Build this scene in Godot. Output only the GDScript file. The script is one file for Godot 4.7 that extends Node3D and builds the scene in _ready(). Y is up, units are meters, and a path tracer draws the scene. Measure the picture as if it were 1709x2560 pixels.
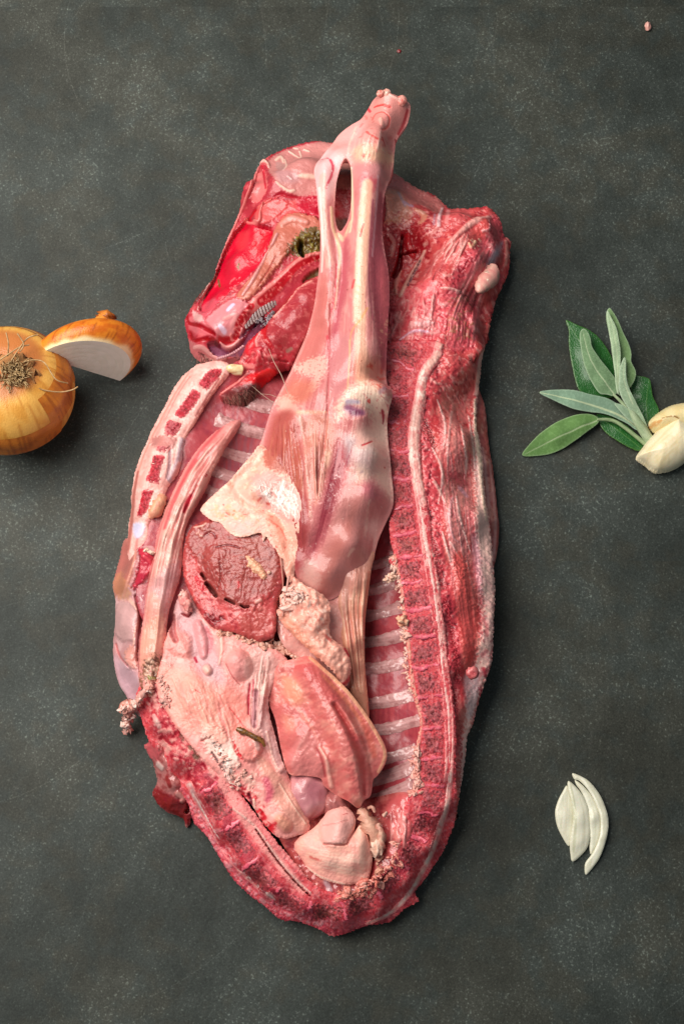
extends Node3D
# ---------------------------------------------------------------- survey of the photograph
# Plan positions are read off the photograph (1709 x 2560) at the height of the thing, in millimetres.
class Kit:
	const DIST := 1100.0
	const PITCH := 0.2443
	const FPX := 3850.0
	static var N: FastNoiseLite
	static var cam_y := DIST * cos(PITCH)
	static var cam_z := DIST * sin(PITCH)

	static func at(px: float, py: float, h: float) -> Vector3:
		var rx := (px - 854.5) / FPX
		var ry := -(py - 1280.0) / FPX
		var d := Vector3(rx, -cos(PITCH) + ry * sin(PITCH), -sin(PITCH) - ry * cos(PITCH))
		var t := (cam_y - h) / -d.y
		return Vector3(d.x * t, h, cam_z + d.z * t)

	static func rgb(h: int) -> Color:
		# colours are written as read off the lit photograph; here they become the surface's own
		var c := Color8((h >> 16) & 255, (h >> 8) & 255, h & 255).srgb_to_linear()
		return Color(pow(c.r, 1.14) * 0.92, pow(c.g, 1.2) * 0.93, pow(c.b, 1.17) * 0.94).linear_to_srgb()

	static func rgb_mid(a: int, b: int, t: float) -> int:
		var out := 0
		for k in [16, 8, 0]:
			out |= int(lerpf((a >> k) & 255, (b >> k) & 255, t)) << k
		return out

	static func n2(x: float, y: float) -> float:
		return N.get_noise_2d(x, y)

	static func fbm(x: float, y: float) -> float:
		return N.get_noise_2d(x, y) * 0.55 + N.get_noise_2d(x * 2.13 + 31.0, y * 2.13 - 17.0) * 0.3 + N.get_noise_2d(x * 4.4 - 9.0, y * 4.4 + 53.0) * 0.18

	static func curve(p: Array, closed: bool, sub: int) -> Array:   # Catmull-Rom through float tuples
		var out := []
		var n := p.size()
		var w: int = p[0].size()
		var last := n if closed else n - 1
		for i in last:
			var a = p[(i - 1 + n) % n] if closed or i > 0 else p[i]
			var b = p[i]
			var c = p[(i + 1) % n]
			var d = p[(i + 2) % n] if closed or i + 2 < n else c
			for k in sub:
				var t := float(k) / sub
				var t2 := t * t
				var t3 := t2 * t
				var q := PackedFloat32Array()
				q.resize(w)
				for j in w:
					q[j] = 0.5 * (2.0 * b[j] + (c[j] - a[j]) * t + (2.0 * a[j] - 5.0 * b[j] + 4.0 * c[j] - d[j]) * t2 + (3.0 * b[j] - 3.0 * c[j] + d[j] - a[j]) * t3)
				out.append(q)
		if not closed:
			var q := PackedFloat32Array()
			for v in p[n - 1]:
				q.append(v)
			out.append(q)
		return out

# ---------------------------------------------------------------- a piece of flesh: a height field over the table with its own outline and paint
class Patch extends Kit:
	var x0 := 0.0
	var z0 := 0.0
	var s := 0.7
	var nx := 0
	var nz := 0
	var H := PackedFloat32Array()
	var F := PackedFloat32Array()
	var C := PackedColorArray()
	var seed_x := 0.0

	func box(a: Vector2, b: Vector2, cell: float) -> void:
		s = cell
		x0 = a.x
		z0 = a.y
		nx = int((b.x - a.x) / s) + 2
		nz = int((b.y - a.y) / s) + 2
		H.resize(nx * nz)
		F.resize(nx * nz)
		C.resize(nx * nz)
		H.fill(-999.0)
		F.fill(-99.0)

	# signed distance to a closed line: exact near it, 1e3 / -1e3 farther than band
	func field(P: PackedVector2Array, band: float) -> PackedFloat32Array:
		var D := PackedFloat32Array()
		D.resize(nx * nz)
		D.fill(1e6)
		var n := P.size()
		for k in n:
			var a := P[k]
			var b := P[(k + 1) % n]
			var ab := b - a
			var l2 := maxf(ab.length_squared(), 1e-6)
			var i0 := maxi(0, int((minf(a.x, b.x) - band - x0) / s))
			var i1 := mini(nx - 1, int((maxf(a.x, b.x) + band - x0) / s) + 1)
			var j0 := maxi(0, int((minf(a.y, b.y) - band - z0) / s))
			var j1 := mini(nz - 1, int((maxf(a.y, b.y) + band - z0) / s) + 1)
			for j in range(j0, j1 + 1):
				var dz := z0 + j * s - a.y
				for i in range(i0, i1 + 1):
					var dx := x0 + i * s - a.x
					var t := clampf((dx * ab.x + dz * ab.y) / l2, 0.0, 1.0)
					var ex := dx - ab.x * t
					var ez := dz - ab.y * t
					var d := ex * ex + ez * ez
					var o := j * nx + i
					if d < D[o]:
						D[o] = d
		for j in nz:
			var z := z0 + j * s + 0.0001
			var cuts := PackedFloat32Array()
			for k in n:
				var a := P[k]
				var b := P[(k + 1) % n]
				if (a.y > z) != (b.y > z):
					cuts.append(a.x + (z - a.y) / (b.y - a.y) * (b.x - a.x))
			cuts.sort()
			var c := 0
			var inside := false
			for i in nx:
				var x := x0 + i * s
				while c < cuts.size() and cuts[c] < x:
					c += 1
					inside = not inside
				var o := j * nx + i
				var d := sqrt(D[o]) if D[o] < 1e5 else 1e3
				D[o] = d if inside else -d
		return D

	# outline: [px, py, height] at the rim; knobs: [px, py, height] inside
	func sheet(outline: Array, knobs: Array, o := {}) -> Patch:
		var sub: int = o.get("sub", 4)
		seed_x = outline[0][0] * 0.37 + outline[1][1] * 0.11
		var rim := PackedVector3Array()
		for q in outline:
			rim.append(at(q[0], q[1], q[2]))
		var P := PackedVector2Array()
		for q in curve(outline, true, sub):
			var v := at(q[0], q[1], q[2])
			P.append(Vector2(v.x, v.z))
		var lo := P[0]
		var hi := P[0]
		for p in P:
			lo = lo.min(p)
			hi = hi.max(p)
		var rag: float = o.get("rag", 0.0)
		box(lo - Vector2.ONE * (2.5 + rag), hi + Vector2.ONE * (2.5 + rag), o.get("cell", 0.6))
		F = field(P, 3.0 + rag)
		# carry the distance inwards
		for pss in 2:
			for jj in nz:
				var j := jj if pss == 0 else nz - 1 - jj
				var dj := -1 if pss == 0 else 1
				for ii in nx:
					var i := ii if pss == 0 else nx - 1 - ii
					var q := j * nx + i
					var d := F[q]
					if d < 1.5:
						continue
					if i + dj >= 0 and i + dj < nx:
						d = minf(d, absf(F[q + dj]) + s)
					if j + dj >= 0 and j + dj < nz:
						d = minf(d, absf(F[q + dj * nx]) + s)
						if i > 0:
							d = minf(d, absf(F[q + dj * nx - 1]) + s * 1.414)
						if i < nx - 1:
							d = minf(d, absf(F[q + dj * nx + 1]) + s * 1.414)
					F[q] = d
		if rag > 0.0:
			var rs: float = o.get("rags", 0.25)
			for j in nz:
				for i in nx:
					var q := j * nx + i
					if absf(F[q]) < 3.0 + rag:
						F[q] += fbm((x0 + i * s) * rs + seed_x, (z0 + j * s) * rs) * rag
		# heights
		var ks := rim.duplicate()
		for q in knobs:
			ks.append(at(q[0], q[1], q[2]))
		var step := 6
		var mx := nx / step + 2
		var mz := nz / step + 2
		var L := PackedFloat32Array()
		L.resize(mx * mz)
		var sig: float = o.get("sig", 9.0)
		for j in mz:
			for i in mx:
				var x := x0 + i * step * s
				var z := z0 + j * step * s
				var sw := 0.0
				var sh := 0.0
				for k in ks:
					var w: float = (k.x - x) * (k.x - x) + (k.z - z) * (k.z - z) + sig
					w = 1.0 / (w * w)
					sw += w
					sh += w * k.y
				L[j * mx + i] = sh / sw
		var B := PackedFloat32Array()
		B.resize(nx * nz)
		for j in nz:
			var fj := float(j) / step
			var j0 := int(fj)
			fj -= j0
			for i in nx:
				var fi := float(i) / step
				var i0 := int(fi)
				fi -= i0
				var a := j0 * mx + i0
				B[j * nx + i] = lerpf(lerpf(L[a], L[a + 1], fi), lerpf(L[a + mx], L[a + mx + 1], fi), fj)
		for pss in 2:
			B = soften(B, 4)
		var rw: float = o.get("rw", 4.0)
		var rd: float = o.get("rd", 2.0)
		var dome: float = o.get("dome", 0.0)
		var dw: float = o.get("dw", 12.0)
		for j in nz:
			for i in nx:
				var q := j * nx + i
				var d := F[q]
				if d < -1.5 * s:
					continue
				var h := B[q]
				d = maxf(d, 0.0)
				if d < rw:
					var t := 1.0 - d / rw
					h -= rd * (1.0 - sqrt(maxf(0.0, 1.0 - t * t)))
				if dome != 0.0:
					var t := maxf(0.0, 1.0 - d / dw)
					h += dome * sqrt(maxf(0.0, 1.0 - t * t))
				H[q] = h
		return self

	func soften(A: PackedFloat32Array, r: int) -> PackedFloat32Array:
		var T := A.duplicate()
		var k := 1.0 / (2 * r + 1)
		for j in nz:
			var o := j * nx
			var t := A[o] * (r + 1)
			for m in range(1, r + 1):
				t += A[o + mini(m, nx - 1)]
			for i in nx:
				T[o + i] = t * k
				t += A[o + mini(i + r + 1, nx - 1)] - A[o + maxi(i - r, 0)]
		var R := T.duplicate()
		for i in nx:
			var t := T[i] * (r + 1)
			for m in range(1, r + 1):
				t += T[i + mini(m, nz - 1) * nx]
			for j in nz:
				R[i + j * nx] = t * k
				t += T[i + mini(j + r + 1, nz - 1) * nx] - T[i + maxi(j - r, 0) * nx]
		return R

	# lie on another piece, rising from its surface
	func cling(host: Patch, lift: float, rise: float, blend := 0.0) -> Patch:
		for j in nz:
			for i in nx:
				var q := j * nx + i
				if F[q] < -1.5 * s:
					continue
				var x := (x0 + i * s - host.x0) / host.s
				var z := (z0 + j * s - host.z0) / host.s
				var a := clampi(int(x), 0, host.nx - 2)
				var b := clampi(int(z), 0, host.nz - 2)
				x = clampf(x - a, 0, 1)
				z = clampf(z - b, 0, 1)
				var o := b * host.nx + a
				var m := [host.H[o], host.H[o + 1], host.H[o + host.nx], host.H[o + host.nx + 1]]
				if m.min() < -900.0:
					continue
				var y := lerpf(lerpf(m[0], m[1], x), lerpf(m[2], m[3], x), z) + 0.12 + lift * smoothstep(-0.5, rise, F[q])
				H[q] = y if blend == 0.0 else lerpf(H[q], y, smoothstep(blend * 0.3, blend, host.F[o]))
		return self

	# even out what has been raised so far
	func relax(r: int) -> Patch:
		var M := 0.0
		for q in H.size():
			if H[q] > -900.0:
				M = maxf(M, H[q])
		var A := H.duplicate()
		var Wt := H.duplicate()
		for q in H.size():
			var ok := H[q] > -900.0
			A[q] = H[q] if ok else 0.0
			Wt[q] = 1.0 if ok else 0.0
		A = soften(A, r)
		Wt = soften(Wt, r)
		for q in H.size():
			if H[q] > -900.0 and Wt[q] > 0.01:
				H[q] = A[q] / Wt[q]
		return self

	# a chain of rounded bars: [px, py, axis height, radius]
	func bar(pts: Array, o := {}) -> Patch:
		var k: float = o.get("k", 1.5)
		var sq: float = o.get("flat", 1.0)
		var grow: bool = o.get("grow", true)
		var Q := []
		for q in curve(pts, false, 4):
			var v := at(q[0], q[1], q[2])
			Q.append(PackedFloat32Array([v.x, v.z, q[2], q[3]]))
		for m in Q.size() - 1:
			var a: PackedFloat32Array = Q[m]
			var b: PackedFloat32Array = Q[m + 1]
			var r := maxf(a[3], b[3])
			var abx := b[0] - a[0]
			var abz := b[1] - a[1]
			var l2 := maxf(abx * abx + abz * abz, 1e-6)
			var i0 := maxi(0, int((minf(a[0], b[0]) - r - x0) / s) - 2)
			var i1 := mini(nx - 1, int((maxf(a[0], b[0]) + r - x0) / s) + 2)
			var j0 := maxi(0, int((minf(a[1], b[1]) - r - z0) / s) - 2)
			var j1 := mini(nz - 1, int((maxf(a[1], b[1]) + r - z0) / s) + 2)
			for j in range(j0, j1 + 1):
				var dz := z0 + j * s - a[1]
				for i in range(i0, i1 + 1):
					var dx := x0 + i * s - a[0]
					var t := clampf((dx * abx + dz * abz) / l2, 0.0, 1.0)
					var ex := dx - abx * t
					var ez := dz - abz * t
					var rr := lerpf(a[3], b[3], t)
					var d := sqrt(ex * ex + ez * ez)
					var f := rr - d
					if f < -1.5 * s:
						continue
					var q := j * nx + i
					var y := lerpf(a[2], b[2], t) + sqrt(maxf(0.0, rr * rr - d * d)) * sq
					if H[q] < -900.0:
						H[q] = y
					elif F[q] <= 0.0 and f > 0.0:
						H[q] = y
					elif f > 0.0:
						var h := H[q]
						var e := maxf(k - absf(h - y), 0.0) / k
						H[q] = maxf(h, y) + e * e * k * 0.25
					if grow and f > F[q]:
						F[q] = f
		return self

	func hole(pts: Array, hgt: float) -> Patch:
		var P := PackedVector2Array()
		for q in curve(pts, true, 4):
			var v := at(q[0], q[1], hgt)
			P.append(Vector2(v.x, v.z))
		var D := field(P, 3.0)
		for q in D.size():
			if -D[q] < F[q]:
				F[q] = -D[q]
		return self

	func sample(x: float, z: float) -> float:
		var i := clampi(int((x - x0) / s + 0.5), 0, nx - 1)
		var j := clampi(int((z - z0) / s + 0.5), 0, nz - 1)
		var h := H[j * nx + i]
		return h

	func on(px: float, py: float, guess := 45.0) -> Vector3:
		var h := guess
		for k in 5:
			var v := at(px, py, h)
			var g := sample(v.x, v.z)
			if g > -900.0:
				h = lerpf(h, g, 0.8)
		return at(px, py, h)

	var mid := 45.0
	func settle() -> Patch:
		var t := 0.0
		var c := 0
		for q in range(0, H.size(), 7):
			if F[q] > 0.0:
				t += H[q]
				c += 1
		mid = t / maxi(c, 1)
		return self

	func fill(c: int) -> Patch:
		settle()
		C.fill(rgb(c))
		return self

	func bump(amp: float, sc: float, o := {}) -> Patch:
		var fx: float = o.get("fx", 1.0)
		var ang: float = o.get("ang", 0.0)
		var ca := cos(ang)
		var sa := sin(ang)
		var rid: bool = o.get("ridge", false)
		for j in nz:
			for i in nx:
				var q := j * nx + i
				if F[q] < -1.5 * s:
					continue
				var x := x0 + i * s
				var z := z0 + j * s
				var u := (x * ca + z * sa) * sc * fx + seed_x
				var v := (-x * sa + z * ca) * sc
				var n := fbm(u, v)
				H[q] += (amp if sc < 0.25 else amp * 0.6) * ((0.35 - absf(n)) * 1.6 if rid else n)
		return self

	# patches of another colour, by noise
	func mottle(c: int, sc: float, lo: float, hi: float, a: float, o := {}) -> Patch:
		var col := rgb(c)
		var fx: float = o.get("fx", 1.0)
		var ang: float = o.get("ang", 0.0)
		var hh: float = o.get("h", 0.0)
		var off: float = o.get("off", float(c % 977))
		var ca := cos(ang)
		var sa := sin(ang)
		for j in nz:
			for i in nx:
				var q := j * nx + i
				if F[q] < -1.5 * s:
					continue
				var x := x0 + i * s
				var z := z0 + j * s
				var n := fbm((x * ca + z * sa) * sc * fx + seed_x + off, (-x * sa + z * ca) * sc + off)
				if n > lo:
					var e := smoothstep(lo, hi, n)
					C[q] = C[q].lerp(col, e * a)
					H[q] += hh * e
		return self

	# a painted and raised line: [px, py, half width in px]
	func st(pts: Array, c: int, o := {}) -> Patch:
		var col := rgb(c)
		var al: float = o.get("a", 1.0)
		var soft: float = o.get("soft", 0.6)
		var hh: float = o.get("h", 0.0)
		var brk: float = o.get("brk", 0.0)
		var bs: float = o.get("bs", 0.35)
		var fib: float = o.get("fib", 0.0)
		var fs: float = o.get("fs", 1.1)
		var Q := []
		var src := pts
		if pts.size() == 1:
			src = [pts[0], [pts[0][0] + 0.5, pts[0][1] + 0.5, pts[0][2]]]
		for q in curve(src, false, 1 if pts.size() < 3 else 3):
			var v := on(q[0], q[1], mid)
			Q.append(PackedFloat32Array([v.x, v.z, maxf(q[2], 0.5) / 3.6]))
		var B := PackedFloat32Array()
		B.resize(nx * nz)
		B.fill(9.0)
		var T := B.duplicate()
		var W := B.duplicate()
		var ia := nx
		var ib := -1
		var ja := nz
		var jb := -1
		var run := 0.0
		for m in Q.size() - 1:
			var a: PackedFloat32Array = Q[m]
			var b: PackedFloat32Array = Q[m + 1]
			var r := maxf(a[2], b[2])
			var abx := b[0] - a[0]
			var abz := b[1] - a[1]
			var l2 := maxf(abx * abx + abz * abz, 1e-6)
			var ln := sqrt(l2)
			var i0 := maxi(0, int((minf(a[0], b[0]) - r - x0) / s))
			var i1 := mini(nx - 1, int((maxf(a[0], b[0]) + r - x0) / s) + 1)
			var j0 := maxi(0, int((minf(a[1], b[1]) - r - z0) / s))
			var j1 := mini(nz - 1, int((maxf(a[1], b[1]) + r - z0) / s) + 1)
			ia = mini(ia, i0)
			ib = maxi(ib, i1)
			ja = mini(ja, j0)
			jb = maxi(jb, j1)
			for j in range(j0, j1 + 1):
				var dz := z0 + j * s - a[1]
				for i in range(i0, i1 + 1):
					var dx := x0 + i * s - a[0]
					var t := clampf((dx * abx + dz * abz) / l2, 0.0, 1.0)
					var ex := dx - abx * t
					var ez := dz - abz * t
					var d := sqrt(ex * ex + ez * ez) / lerpf(a[2], b[2], t)
					var q := j * nx + i
					if d < B[q]:
						B[q] = d
						T[q] = run + t * ln
						W[q] = (dx * abz - dz * abx) / ln
			run += ln
		for j in range(ja, jb + 1):
			for i in range(ia, ib + 1):
				var q := j * nx + i
				var d := B[q]
				if d >= 1.0:
					continue
				var e := 1.0 if d < 1.0 - soft else 1.0 - smoothstep(1.0 - soft, 1.0, d)
				if brk > 0.0:
					e *= smoothstep(0.38 - brk, 0.62 - brk, fbm((x0 + i * s) * bs + seed_x, (z0 + j * s) * bs + pts[0][0]))
				var k := e
				if fib > 0.0:
					k *= 1.0 - fib * smoothstep(-0.1, 0.3, n2(T[q] * 0.06 + pts[0][1], W[q] * fs + seed_x))
				C[q] = C[q].lerp(col, k * al)
				H[q] += hh * (1.0 - d * d) * (e if brk > 0.0 else 1.0)
		return self

	# a painted area inside a closed line of [px, py]
	func area(pts: Array, c: int, o := {}) -> Patch:
		var col := rgb(c)
		var al: float = o.get("a", 1.0)
		var soft: float = o.get("soft", 1.0)
		var hh: float = o.get("h", 0.0)
		var brk: float = o.get("brk", 0.0)
		var bs: float = o.get("bs", 0.35)
		var rag: float = o.get("rag", 0.6)
		var P := PackedVector2Array()
		for q in curve(pts, true, 3):
			var v := on(q[0], q[1], mid)
			P.append(Vector2(v.x, v.z))
		var D := field(P, soft + rag + 1.0)
		for j in nz:
			for i in nx:
				var q := j * nx + i
				var d := D[q]
				if d < -soft - rag or F[q] < -1.5 * s:
					continue
				var x := x0 + i * s
				var z := z0 + j * s
				if rag > 0.0 and d < 50.0:
					d += fbm(x * 0.4 + seed_x, z * 0.4) * rag * 1.6
				var e := smoothstep(-soft * 0.5, soft * 0.5, d)
				if brk > 0.0:
					e *= smoothstep(0.38 - brk, 0.62 - brk, fbm(x * bs + seed_x, z * bs + pts[0][0]))
				if e > 0.0:
					C[q] = C[q].lerp(col, e * al)
					H[q] += hh * e
		return self

	# fine fibres between two guide lines of [px, py]
	func strands(a: Array, b: Array, n: int, c: int, o := {}) -> Patch:
		var rg := RandomNumberGenerator.new()
		rg.seed = int(a[0][0] * 7 + a[0][1] * 13 + n)
		var w: float = o.get("w", 2.0)
		var v: float = o.get("v", 0.0)
		for k in n:
			var f := rg.randf()
			var g := clampf(f + rg.randf_range(-0.08, 0.08), 0.0, 1.0)
			var t0: float = rg.randf_range(0.0, 0.6) if o.get("part", true) else 0.0
			var t1: float = minf(1.0, t0 + rg.randf_range(0.25, 0.7)) if o.get("part", true) else 1.0
			var pts := []
			for m in 4:
				var t := lerpf(t0, t1, m / 3.0) * (a.size() - 1)
				var i := mini(int(t), a.size() - 2)
				t -= i
				var fa := lerpf(f, g, m / 3.0)
				var pa := Vector2(a[i][0], a[i][1]).lerp(Vector2(a[i + 1][0], a[i + 1][1]), t)
				var pb := Vector2(b[i][0], b[i][1]).lerp(Vector2(b[i + 1][0], b[i + 1][1]), t)
				var p := pa.lerp(pb, fa) + Vector2(rg.randf_range(-1, 1), rg.randf_range(-1, 1)) * v
				pts.append([p.x, p.y, w * (0.5 + rg.randf()) * (0.5 if m == 0 or m == 3 else 1.0)])
			st(pts, c, {"a": o.get("a", 0.5) * rg.randf_range(0.5, 1.0), "soft": o.get("soft", 0.8), "h": o.get("h", 0.0)})
		return self

	# scattered dots inside a closed line of [px, py]
	func dots(pts: Array, n: int, c: int, r0: float, r1: float, o := {}) -> Patch:
		var rg := RandomNumberGenerator.new()
		rg.seed = int(pts[0][0] * 5 + pts[0][1] * 3 + c % 9973 + n)
		var P := PackedVector2Array()
		for q in pts:
			P.append(Vector2(q[0], q[1]))
		var lo := P[0]
		var hi := P[0]
		for p in P:
			lo = lo.min(p)
			hi = hi.max(p)
		var left := n
		var tries := 0
		while left > 0 and tries < n * 12:
			tries += 1
			var p := Vector2(rg.randf_range(lo.x, hi.x), rg.randf_range(lo.y, hi.y))
			if not Geometry2D.is_point_in_polygon(p, P):
				continue
			left -= 1
			var r := lerpf(r0, r1, pow(rg.randf(), 2.0))
			var d := Vector2.from_angle(rg.randf() * TAU) * r * rg.randf_range(0.2, 1.2)
			spot(p - d, p + d, r, c, o)
		return self

	func spot(p: Vector2, p2: Vector2, r: float, c: int, o: Dictionary) -> void:
		var a := on(p.x, p.y, mid)
		var b := on(p2.x, p2.y, mid)
		var col := rgb(c)
		var al: float = o.get("a", 0.8)
		var hh: float = o.get("h", 0.0)
		var soft: float = o.get("soft", 0.7)
		var w := maxf(r / 3.6, 0.3)
		var abx := b.x - a.x
		var abz := b.z - a.z
		var l2 := maxf(abx * abx + abz * abz, 1e-6)
		for j in range(maxi(0, int((minf(a.z, b.z) - w - z0) / s)), mini(nz - 1, int((maxf(a.z, b.z) + w - z0) / s) + 1) + 1):
			for i in range(maxi(0, int((minf(a.x, b.x) - w - x0) / s)), mini(nx - 1, int((maxf(a.x, b.x) + w - x0) / s) + 1) + 1):
				var dx := x0 + i * s - a.x
				var dz := z0 + j * s - a.z
				var t := clampf((dx * abx + dz * abz) / l2, 0.0, 1.0)
				var d := sqrt((dx - abx * t) * (dx - abx * t) + (dz - abz * t) * (dz - abz * t)) / w
				d += n2(dx * 1.3 + p.x, dz * 1.3) * 0.35
				if d < 1.0:
					var e := 1.0 - smoothstep(1.0 - soft, 1.0, d)
					var q := j * nx + i
					C[q] = C[q].lerp(col, e * al)
					H[q] += hh * e * 0.5

	func mesh(o := {}) -> ArrayMesh:
		var base: float = o.get("base", 0.0)
		var thick: float = o.get("thick", 200.0)
		var inset: float = o.get("inset", 0.35)
		var most: float = o.get("most", 7.0) * 0.001
		var idx := PackedInt32Array()
		idx.resize(nx * nz)
		idx.fill(-1)
		var V := PackedVector3Array()
		var NN := PackedVector3Array()
		var CC := PackedColorArray()
		var G := PackedVector2Array()
		var lim := -0.75 * s
		for j in range(1, nz - 1):
			for i in range(1, nx - 1):
				var q := j * nx + i
				var f := F[q]
				if f < lim:
					continue
				var h := H[q]
				if f <= 0.0 or h < -900.0:
					var sw := 0.0
					var sh := 0.0
					for d in [-1, 1, -nx, nx, -nx - 1, -nx + 1, nx - 1, nx + 1]:
						if F[q + d] > 0.0 and H[q + d] > -900.0:
							sw += 1.0
							sh += H[q + d]
					if sw > 0.0:
						h = sh / sw if h < -900.0 else minf(h, sh / sw)
					elif h < -900.0:
						continue
				var g := Vector2(F[q + 1] - F[q - 1], F[q + nx] - F[q - nx])
				var gl := g.length()
				g = g / gl if gl > 1e-5 else Vector2.ZERO
				var x := x0 + i * s
				var z := z0 + j * s
				if f < 0.75 * s:
					x -= g.x * f
					z -= g.y * f
				var hl := H[q - 1] if F[q - 1] > 0.0 else h
				var hr := H[q + 1] if F[q + 1] > 0.0 else h
				var hu := H[q - nx] if F[q - nx] > 0.0 else h
				var hd := H[q + nx] if F[q + nx] > 0.0 else h
				var nrm := Vector3(hl - hr, 2.0 * s, hu - hd)
				if f < 0.75 * s:
					nrm += Vector3(-g.x, 0, -g.y) * 1.2 * s
				idx[q] = V.size()
				V.append(Vector3(x, h, z) * 0.001)
				NN.append(nrm.normalized())
				CC.append(C[q].srgb_to_linear())
				G.append(g)
		var I := PackedInt32Array()
		var edge := {}
		for j in range(1, nz - 2):
			for i in range(1, nx - 2):
				var q := j * nx + i
				var a := idx[q]
				var b := idx[q + 1]
				var c := idx[q + nx]
				var d := idx[q + nx + 1]
				if a < 0 or b < 0 or c < 0 or d < 0:
					continue
				I.append_array(PackedInt32Array([a, b, d, a, d, c]))
				if F[q] < 2.0 * s or F[q + nx + 1] < 2.0 * s or F[q + 1] < 2.0 * s or F[q + nx] < 2.0 * s:
					for e in [[a, b], [b, d], [d, c], [c, a]]:
						var key: int = (e[0] << 24) | e[1]
						var rev: int = (e[1] << 24) | e[0]
						if edge.has(rev):
							edge.erase(rev)
						else:
							edge[key] = true
		# the side wall, turned in towards the base
		var ring := {}
		for key in edge:
			var e := [int(key) >> 24, int(key) & 0xFFFFFF]
			for v in e:
				if not ring.has(v):
					ring[v] = V.size()
					var p := V[v]
					var out := Vector3(-G[v].x, 0, -G[v].y)
					var yb := maxf(base, p.y * 1000.0 - thick) * 0.001
					yb = minf(yb, p.y - 0.0004)
					var drop := p.y - yb
					for k in 4:
						var t := k / 3.0
						V.append(Vector3(p.x, lerpf(p.y, yb, t), p.z) - out * minf(drop * inset, most) * t * t)
						NN.append((out + Vector3(0, 0.55 - 0.9 * t, 0)).normalized())
						CC.append(CC[v])
			var r0: int = ring[e[0]]
			var r1: int = ring[e[1]]
			for k in 3:
				I.append_array(PackedInt32Array([r0 + k, r0 + k + 1, r1 + k + 1, r0 + k, r1 + k + 1, r1 + k]))
		var A := []
		A.resize(Mesh.ARRAY_MAX)
		A[Mesh.ARRAY_VERTEX] = V
		A[Mesh.ARRAY_NORMAL] = NN
		A[Mesh.ARRAY_COLOR] = CC
		A[Mesh.ARRAY_INDEX] = I
		var m := ArrayMesh.new()
		if V.size() > 2:
			m.add_surface_from_arrays(Mesh.PRIMITIVE_TRIANGLES, A)
		return m

# ---------------------------------------------------------------- nodes
var mats := {}

func at(px: float, py: float, h: float) -> Vector3:
	return Kit.at(px, py, h)


func mat(called: String, rough: float, spec: float, bump_tex: Texture2D = null, bump := 0.0, sc := 60.0, sss := 0.0) -> StandardMaterial3D:
	var m := StandardMaterial3D.new()
	m.resource_name = called
	m.vertex_color_use_as_albedo = true
	m.roughness = rough
	m.metallic_specular = spec
	if bump_tex:
		m.heightmap_enabled = true
		m.heightmap_texture = bump_tex
		m.heightmap_scale = bump
		m.uv1_triplanar = true
		m.uv1_world_triplanar = true
		m.uv1_scale = Vector3.ONE * sc
	if sss > 0.0:
		m.subsurf_scatter_enabled = true
		m.subsurf_scatter_strength = sss
	mats[called] = m
	return m

func noise_tex(freq: float, oct: int, sd: int, size := 512, kind := FastNoiseLite.TYPE_SIMPLEX_SMOOTH) -> NoiseTexture2D:
	var n := FastNoiseLite.new()
	n.noise_type = kind
	n.frequency = freq
	n.fractal_octaves = oct
	n.seed = sd
	var t := NoiseTexture2D.new()
	t.width = size
	t.height = size
	t.seamless = true
	t.generate_mipmaps = false
	t.noise = n
	return t

func thing(called: String, label: String, category: String, group := "") -> Node3D:
	var o := Node3D.new()
	o.name = called
	tag(o, label, category, group)
	add_child(o, true)
	return o

func tag(o: Node, label: String, category := "", group := "") -> Node:
	o.set_meta("label", label)
	if category:
		o.set_meta("category", category)
	if group:
		o.set_meta("group", group)
	return o

func numbered(called: String, parent: Node) -> String:
	if not parent.has_node(called):
		return called
	var k := 1
	while parent.has_node("%s_%03d" % [called, k]):
		k += 1
	return "%s_%03d" % [called, k]

func put(called: String, m: Mesh, material: String, parent: Node) -> MeshInstance3D:
	var o := MeshInstance3D.new()
	o.name = numbered(called, parent)
	o.mesh = m
	o.material_override = mats[material]
	parent.add_child(o, true)
	return o

func arrays(V: PackedVector3Array, NN: PackedVector3Array, CC: PackedColorArray, I: PackedInt32Array) -> ArrayMesh:
	var A := []
	A.resize(Mesh.ARRAY_MAX)
	A[Mesh.ARRAY_VERTEX] = V
	A[Mesh.ARRAY_NORMAL] = NN
	A[Mesh.ARRAY_COLOR] = CC
	A[Mesh.ARRAY_INDEX] = I
	var m := ArrayMesh.new()
	m.add_surface_from_arrays(Mesh.PRIMITIVE_TRIANGLES, A)
	return m

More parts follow.
